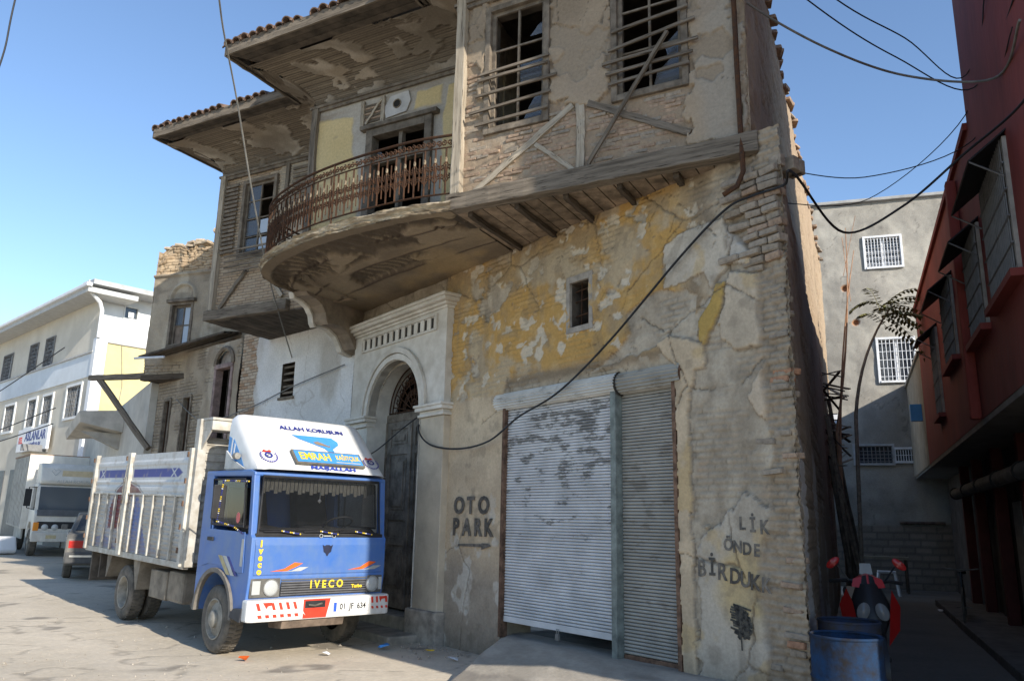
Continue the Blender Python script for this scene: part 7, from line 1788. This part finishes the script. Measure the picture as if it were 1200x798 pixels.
for s in (-1, 1): scp('cowl_stripe', MB().add([(.446, s * .01, .965), (.432, s * .07, .968), (.385, s * .05, 1.066), (.372, s * .01, 1.078)], [(0, 1, 2, 3)]), sblk)
scp('screen_tag', MB().add([(.30, -.06, 1.08), (.30, .06, 1.08), (.26, .05, 1.18), (.26, -.05, 1.18)], [(0, 1, 2, 3)]), pale_grey)
scp('footboard', MB().box(-.25, .40, -.16, .16, .30, .36), sblk, bevel=.02)
scp('body', MB().prism([(-.25, .35), (-.18, .70), (-.75, .80), (-.95, .72), (-.80, .50), (-.45, .35)], 'xz', -.16, .16), sred, bevel=.04)
scp('seat', MB().prism([(-.15, .72), (-.10, .80), (-.40, .82), (-.80, .90), (-.88, .84), (-.75, .78)], 'xz', -.13, .13), sblk, bevel=.03)
scp('kick_stand', MB().tube([(-.15, .12, .30), (-.18, .2, .0)], .015, 6), steel_grey)
scp('number_tag', MB().box(.52, .53, -.06, .06, .40, .46), whm)

# bicycle leaning by the shops
bfw = Vector((-.5, -.86, 0)).normalized(); BM_ = frame((8.1, 14.6, .0), bfw, (-bfw.y, bfw.x, 0))
bi = thing('bicycle', 'dark bicycle standing against the shops in the alley', 'bicycle', m=BM_)
def bip(name, b, m_, parent=None, **k): return b.build(name, m_, parent or bi, local=True, **k)
for x in (.52, -.52):
    m = Matrix.Translation((x, 0, .34)) @ Matrix.Rotation(R_(90), 4, 'X')
    w = bip('wheel', MB(m).lathe([(.32 + .02 * math.cos(i * math.pi / 3), .02 * math.sin(i * math.pi / 3)) for i in range(6)], 32, close=True), rubber, smooth=True)
    s_ = MB(m)
    for k in range(18): a = k * math.pi / 9; s_.tube([(0, 0, 0), (.31 * math.cos(a), .31 * math.sin(a), 0)], .002, 3)
    bip('spokes', s_, steel_grey, w, kind='stuff')
bip('frame', MB().tube([(.52, 0, .34), (.40, 0, .80), (.38, 0, .92)], .016, 6).tube([(.40, 0, .78), (-.05, 0, .30)], .018, 6).tube([(.40, 0, .80), (-.18, 0, .78)], .015, 6).tube([(-.05, 0, .30), (-.20, 0, .85)], .016, 6).tube([(-.05, 0, .30), (-.52, 0, .34), (-.18, 0, .76)], .011, 6), sblk)
bip('handlebar', MB().tube([(.30, -.28, .98), (.38, -.1, .96), (.38, .1, .96), (.30, .28, .98)], .013, 6), steel_grey); bip('saddle', MB().prism([(-.34, -.08), (-.1, -.03), (-.05, 0), (-.1, .03), (-.34, .08)], 'xy', .86, .91), sblk, bevel=.015)
bip('crank', MB().tube([(-.05, -.12, .30), (-.05, .12, .30)], .012, 6), steel_grey)

stl = thing('plastic_stool', 'white plastic stool at the far end of the alley', 'stool', loc=(9.65, 20.8, 0))
FSTL = frame((9.65, 20.8, 0), (DD.y, -DD.x, 0), DD)
MB(FSTL).box(-.22, .22, -.22, .22, .55, .60).build('seat', whm, stl, bevel=.02)
for sx in (-1, 1):
    for sy in (-1, 1): MB(FSTL).bar((sx * .26, sy * .24, 0), (sx * .19, sy * .19, .56), .05, .05).build('leg', whm, stl)
tb = thing('work_table', 'low dark table with boards behind the white stool', 'table', loc=(10.0, 21.9, 0))
FTB = frame((10.0, 21.9, 0), (DD.y, -DD.x, 0), DD)
MB(FTB).box(-.6, .7, -.3, .3, .85, .92).build('table_top', mat('board_tan', (.24, .21, .15), .9, .2), tb)
for sx in (-.55, .6):
    for sy in (-.25, .25): MB(FTB).box(sx, sx + .06, sy, sy + .06, 0, .85).build('leg', timber_dark, tb)
# poles and laths stacked against the house wall
rnd = random.Random(77)
for k in range(13):
    u = 9.0 + k * .42 + rnd.uniform(-.2, .2); o = rnd.uniform(.25, .7); h = rnd.uniform(2.4, 4.6)
    p = FS @ Vector((u, o, 0)); q = FS @ Vector((u + rnd.uniform(-.5, .5), .08, h))
    pl = thing('timber_pole', ('timber pole leaning on the alley wall, ' + ['nearest the street', 'second from the street', 'third from the street', 'fourth from the street', 'fifth from the street', 'sixth from the street', 'seventh from the street', 'eighth from the street', 'ninth from the street', 'tenth from the street', 'third from the far end', 'second from the far end', 'nearest the alley end'][k]), 'pole', loc=p, group='poles stacked in the alley')
    MB().tube([p, p.lerp(q, .5) + Vector((rnd.uniform(-.03, .03), rnd.uniform(-.03, .03), 0)), q], rnd.uniform(.03, .055), 6).build('pole', timber if k % 3 else timber_dark, pl)
bdl = thing('lath_bundle', 'jumble of broken laths and planks jutting from the alley wall', 'wood pile', loc=FS @ Vector((11.5, .2, 3.2)))
for k in range(34):
    u = 10.5 + rnd.uniform(0, 2.6); z = rnd.uniform(2.9, 5.0)
    MB(FS).bar((u, .0, z), (u + rnd.uniform(-.9, .9), rnd.uniform(.2, .55), z + rnd.uniform(-.5, .4)), rnd.uniform(.03, .10), .025).build('lath', rnd.choice((timber, timber_dark, timber_pale)), bdl)

# tree-of-heaven sapling
def bend(p, q, sag, n=8):
    p = Vector(p); q = Vector(q); return [p.lerp(q, i / n) + Vector(sag) * (4 * (i / n) * (1 - i / n)) for i in range(n + 1)]
tpos = Vector((7.35, 17.0, 0))
tree = thing('young_tree', 'spindly young tree with a crown of long fern-like leaves in the alley', 'tree', loc=tpos)
bark = mat('sapling_bark', (.30, .26, .205), .9, .2, 12)
tip = Vector((8.5, 17.0, 6.5))
MB().tube(bend((7.35, 17, 0), (7.5, 17, 4.0), (.0, 0, 0), 4) + bend((7.5, 17, 4.0), tip, (-.16, 0, .1), 8)[1:], .05, 7, radii=[.045, .044, .043, .042, .04] + [.038 - .0027 * i for i in range(8)]).build('trunk', bark, tree, smooth=True)
leafm = mat('leaf_olive', (.12, .14, .045), .7, .3, 8, col2=(.19, .17, .06)); leaf2 = mat('leaf_pale', (.22, .21, .08), .7, .25, 8)
rnd = random.Random(8)
frs = [(.85, -.1, .12, 0), (.95, .1, -.02, 1), (.9, -.2, -.12, 0), (.75, 0, .22, 1), (.85, .1, .05, 0), (.8, -.2, .35, 1), (.55, .5, .3, 0), (.80, .2, -.18, 0), (.65, -.4, .0, 1), (-.55, 0, .25, 1), (-.6, .2, -.05, 0), (-.45, -.4, .4, 1), (.1, .7, .3, 0), (.2, -.8, .25, 1), (.9, .3, -.45, 0), (.7, -.3, -.62, 0), (-.3, -.5, -.3, 1), (.85, .05, -.9, 0)]
for i, (dx, dy, dz, c_) in enumerate(frs):
    base = tip - Vector((.12 + .05 * (i % 4), 0, .12 * (i % 5)))
    d = Vector((dx, dy, dz)); end = base + d * 1.0
    st = bend(base, end, (0, 0, .14), 10)
    cr_ = MB(); cr_.tube(st, .006, 4); n = 0
    for j in range(1, 11):
        p = st[j]; tdir = (st[j] - st[j - 1]).normalized(); sd_ = tdir.cross(Vector((0, 0, 1))).normalized()
        for s in (-1, 1):
            L = .20 * (1 - .35 * abs(j - 6) / 6) * rnd.uniform(.8, 1.15); dr_ = (sd_ * s * .9 + tdir * .45 + Vector((0, 0, -.35 + rnd.uniform(-.2, .15)))).normalized(); wv = dr_.cross(Vector((0, 0, 1))).normalized() * .042
            cr_.add([p, p + dr_ * L * .4 + wv, p + dr_ * L, p + dr_ * L * .4 - wv], [(0, 1, 2, 3)])
    cr_.build('leaf_frond', leaf2 if c_ else leafm, tree)
for k, (a, b_, sg) in enumerate((((6.9, 16.6, 3.6), (7.55, 16.9, 8.3), (.12, 0, 0)), ((7.05, 16.9, 2.9), (7.75, 17.0, 7.8), (-.10, 0, 0)))):
    st = thing('bare_sapling', ('taller' if k == 0 else 'shorter') + ' bare whip-thin stem beside the house wall in the alley', 'sapling', loc=a)
    MB().tube(bend((a[0], a[1], 0), a, (0, 0, 0), 3) + bend(a, b_, sg, 8)[1:], .02, 5, radii=[.032] * 4 + [.028 - .0028 * i for i in range(8)]).build('stem', mat('bare_stem', (.40, .24, .15), .9, .2), st, smooth=True)
    MB().tube(bend(Vector(a).lerp(Vector(b_), .75), Vector(b_) + Vector((.25 * (-1) ** k, 0, .3)), (0, 0, 0), 3), .007, 4).build('twig', MATS['bare_stem'], st)

# ================================================================== cables
cable_m = mat('cable_black', (.02, .02, .022), .6, .2); cable_g = mat('cable_grey', (.20, .195, .18), .7, .2)
def cable(label, pts, r, m_=None, k=10, group=None):
    P = [tuple(p) for p in pts]; out = []
    nseg = len(P) - 1
    for i in range(nseg * k + 1):
        t = i / (nseg * k); x = t * nseg; j = min(int(x), nseg - 1); f = x - j
        p0, p1, p2, p3 = [Vector(P[min(max(q, 0), nseg)]) for q in (j - 1, j, j + 1, j + 2)]
        out.append(.5 * ((2 * p1) + (p2 - p0) * f + (2 * p0 - 5 * p1 + 4 * p2 - p3) * f * f + (3 * p1 - p0 - 3 * p2 + p3) * f ** 3))
    o = MB().tube(out, r, 6).build('cable', m_ or cable_m, None, smooth=True)
    return tag(o, label, 'cable', group)
def G_(u, o, z): return FG @ Vector((u, o, z))
R2 = lambda u, o, z: FR @ Vector((u, o, z))
cable('thick black cable sagging across the ochre wall from the alley to the door', [R2(-8.2, .2, 4.9), R2(-6.14, .06, 5.36), R2(-5.1, .40, 5.40), R2(-5.0, 1.0, 4.95), R2(-5.2, 1.6, 4.66), G_(6.40, .25, 4.66), G_(6.18, .06, 4.68), G_(5.82, .05, 4.69), G_(5.52, .06, 4.64), G_(4.97, .07, 4.31), G_(3.98, .12, 3.57), G_(3.14, .12, 3.10), G_(2.52, .22, 2.85), G_(1.83, .15, 2.61), G_(1.06, .10, 2.56), G_(.45, .16, 2.65), G_(.12, .16, 2.88), G_(-.04, .0, 3.12)], .013)
cable('black cable hanging from the door head towards the blue truck', [G_(-.2, -.25, 3.3), G_(-.45, .1, 2.95), G_(-1.3, .14, 2.62), G_(-2.2, .16, 2.55), FW @ Vector((.8, .05, 2.4))], .010)
cable('thin grey drop wire running from above the eaves down to the whitewashed wall', [(-3.2, 5.5, 8.6), (-3.59, 8.0, 7.92), (-3.8, 9.0, 7.7), (-3.91, 10.0, 7.24), (-3.95, 11.2, 6.21), (-4.0, 12.5, 5.33), FW @ Vector((1.95, .03, 4.6))], .012, cable_g)
cable('grey wire strung along the whitewashed wall to the ruin', [FW @ Vector((.2, .05, 4.25)), FW @ Vector((1.8, .05, 4.02)), FW @ Vector((3.4, .06, 3.72)), FW @ Vector((5.2, .06, 3.6)), FW @ Vector((6.6, .06, 4.2))], .010, cable_g)
side_top = lambda u, z: FSU @ Vector((u, .02, z))
cable('grey twisted cable crossing the sky from the house top to the red building', [side_top(.1, 7.15), (2.36, 7.3, 7.04), (3.31, 7.6, 6.70), (4.39, 8.0, 6.62), R2(-5.08, .05, 6.2), R2(-6.6, .1, 5.9)], .014, cable_g)
cable('upper of two thin black wires crossing to the tall red block', [(1.0, 5.6, 7.4), (3.09, 7.0, 6.95), (4.43, 8.0, 7.1), R2(-3.4, .02, 7.2), R2(-7, .05, 6.9)], .008)
cable('lower of two thin black wires crossing to the tall red block', [(0.9, 5.6, 7.2), (2.92, 7.0, 6.83), (4.31, 8.0, 6.85), R2(-3.8, .02, 6.8), R2(-7, .05, 6.3)], .008)
cable('rising thin wire across the alley from the house to the red wall', [side_top(3.2, 5.9), (5.1, 10.6, 6.25), R2(-3.0, .02, 6.85), R2(-5, .03, 7.2)], .007)
cable('nearly level thin wire across the alley below the rising one', [side_top(2.6, 6.15), (4.6, 9.6, 6.12), R2(-3.3, .02, 6.35), R2(-6, .03, 6.2)], .007)
cable('black wire across the sky in the upper left corner', [(-12.2, 16, 9.0), (-11.7, 16, 11.46), (-11.63, 16, 13.11), (-11.4, 16, 17.5)], .02)
for k, (z0, z1) in enumerate(((4.9, 5.15), (4.45, 4.6), (7.0, 5.8))):
    cable(('upper', 'lower', 'slanting')[k] + ' wire strung in front of the cream building', [FY @ Vector((20, 1.0, z0 - 1.2 * (k == 2))), FY @ Vector((10, 1.0, z0 - .25 - .6 * (k == 2))), FY @ Vector((0, 1.0, z1 + (1.5 if k == 2 else 0)))], .02, cable_m)

# ================================================================== litter
rnd = random.Random(15)
def gpt(x, y): return Vector((x, y, gzf(x, y) + .008))
lit = [(-1.55, 10.65, sky_blue, 'crumpled blue wrapper on the ground by the doorstep'), (-.62, 9.9, whm, 'crushed white can with red print near the ramp'), (-2.15, 10.1, whm, 'white scrap by the truck bumper'), (-2.98, 9.6, orange, 'orange wrapper on the street in front of the truck'),
       (-9.6, 14.9, whm, 'white bag lying out on the street'), (-.2, 9.35, pale_grey, 'grey scrap at the ramp edge'), (.45, 8.2, whm, 'white scrap on the ramp below the shutter'), (1.0, 7.9, pale_grey, 'pale chip on the ramp near the narrow shutter'), (-.95, 10.35, yellow, 'yellow scrap by the pilaster foot'), (8.9, 16.9, whm, 'pale rag on the alley floor')]
for x, y, m_, lb in lit:
    s = rnd.uniform(.03, .06); z0 = gzf(x, y) + (.10 if x > -.1 and x < 2 else .0)
    vs = [(x + s * rnd.uniform(-1.5, 1.5), y + s * rnd.uniform(-1.2, 1.2), z0 + .012 + rnd.uniform(0, s * 1.1)) for _ in range(9)]
    bm = bmesh.new(); [bm.verts.new(v) for v in vs]; bmesh.ops.convex_hull(bm, input=bm.verts); me = bpy.data.meshes.new('litter'); bm.to_mesh(me); bm.free(); me.materials.append(m_)
    tag(link('litter', me), lb, 'litter', 'litter on the ground')
tub = thing('white_panel', 'long white plastic panel lying on the street at the left edge', 'debris', loc=gpt(-15.9, 25.2))
FTU = frame(gpt(-15.9, 25.2), (.8, -.6, 0), (.6, .8, 0)); MB(FTU).prism([(-1.2, .0), (-1.1, .42), (.95, .50), (1.15, .1), (1.1, .0)], 'xz', -.25, .25).build('shell', white_c, tub, bevel=.06)
MB(FTU).box(-.5, .8, -.255, -.251, .15, .35).build('dark_inset', pale_grey, tub)
# loose stones at the foot of the walls
rnd = random.Random(99); gvs = MB()
for k in range(260):
    u = rnd.uniform(-2.2, 6.4); o = abs(rnd.gauss(0, .25)) + .14; s = rnd.uniform(.006, .028)
    if 1.6 < u < 5.3: continue
    p = FG @ Vector((u, o, 0)); zz = gzf(p.x, p.y)
    gvs.add([(p.x + s, p.y, zz), (p.x - s * .8, p.y + s, zz), (p.x - s, p.y - s, zz), (p.x, p.y, zz + s * 1.5)], [(0, 1, 3), (1, 2, 3), (2, 0, 3)])
g_ = gvs.build('rubble_chips', brick_grey, None); tag(g_, 'small stones and plaster chips along the foot of the wall', 'rubble', kind='stuff')

# pebbles and grit lying about the street
rnd = random.Random(123); peb = MB()
for k in range(900):
    y = 7.2 + 9 * rnd.random() ** 1.6; x = rnd.uniform(-.62 * y - .5, .28 * y - 1.2); s = rnd.uniform(.004, .014) * (1 + (rnd.random() < .05))
    q = Vector((x, y, 0)) - A
    if q.dot(NF) < .3 or (1.3 < q.dot(F) and q.dot(NF) < 2.4): continue
    zz = gzf(x, y) - .002
    a = rnd.uniform(0, 6.28); c_, s_ = math.cos(a) * s, math.sin(a) * s
    peb.add([(x + c_, y + s_, zz), (x - s_, y + c_, zz), (x - c_, y - s_, zz), (x + s_, y - c_, zz), (x + c_ * .3, y + s_ * .2, zz + s * 1.1)], [(0, 1, 4), (1, 2, 4), (2, 3, 4), (3, 0, 4)])
g_ = peb.build('street_grit', mat('grit_stone', (.34, .30, .245), .95, .3, 30), None); tag(g_, 'grit and pebbles scattered over the dusty street', 'grit', kind='stuff')
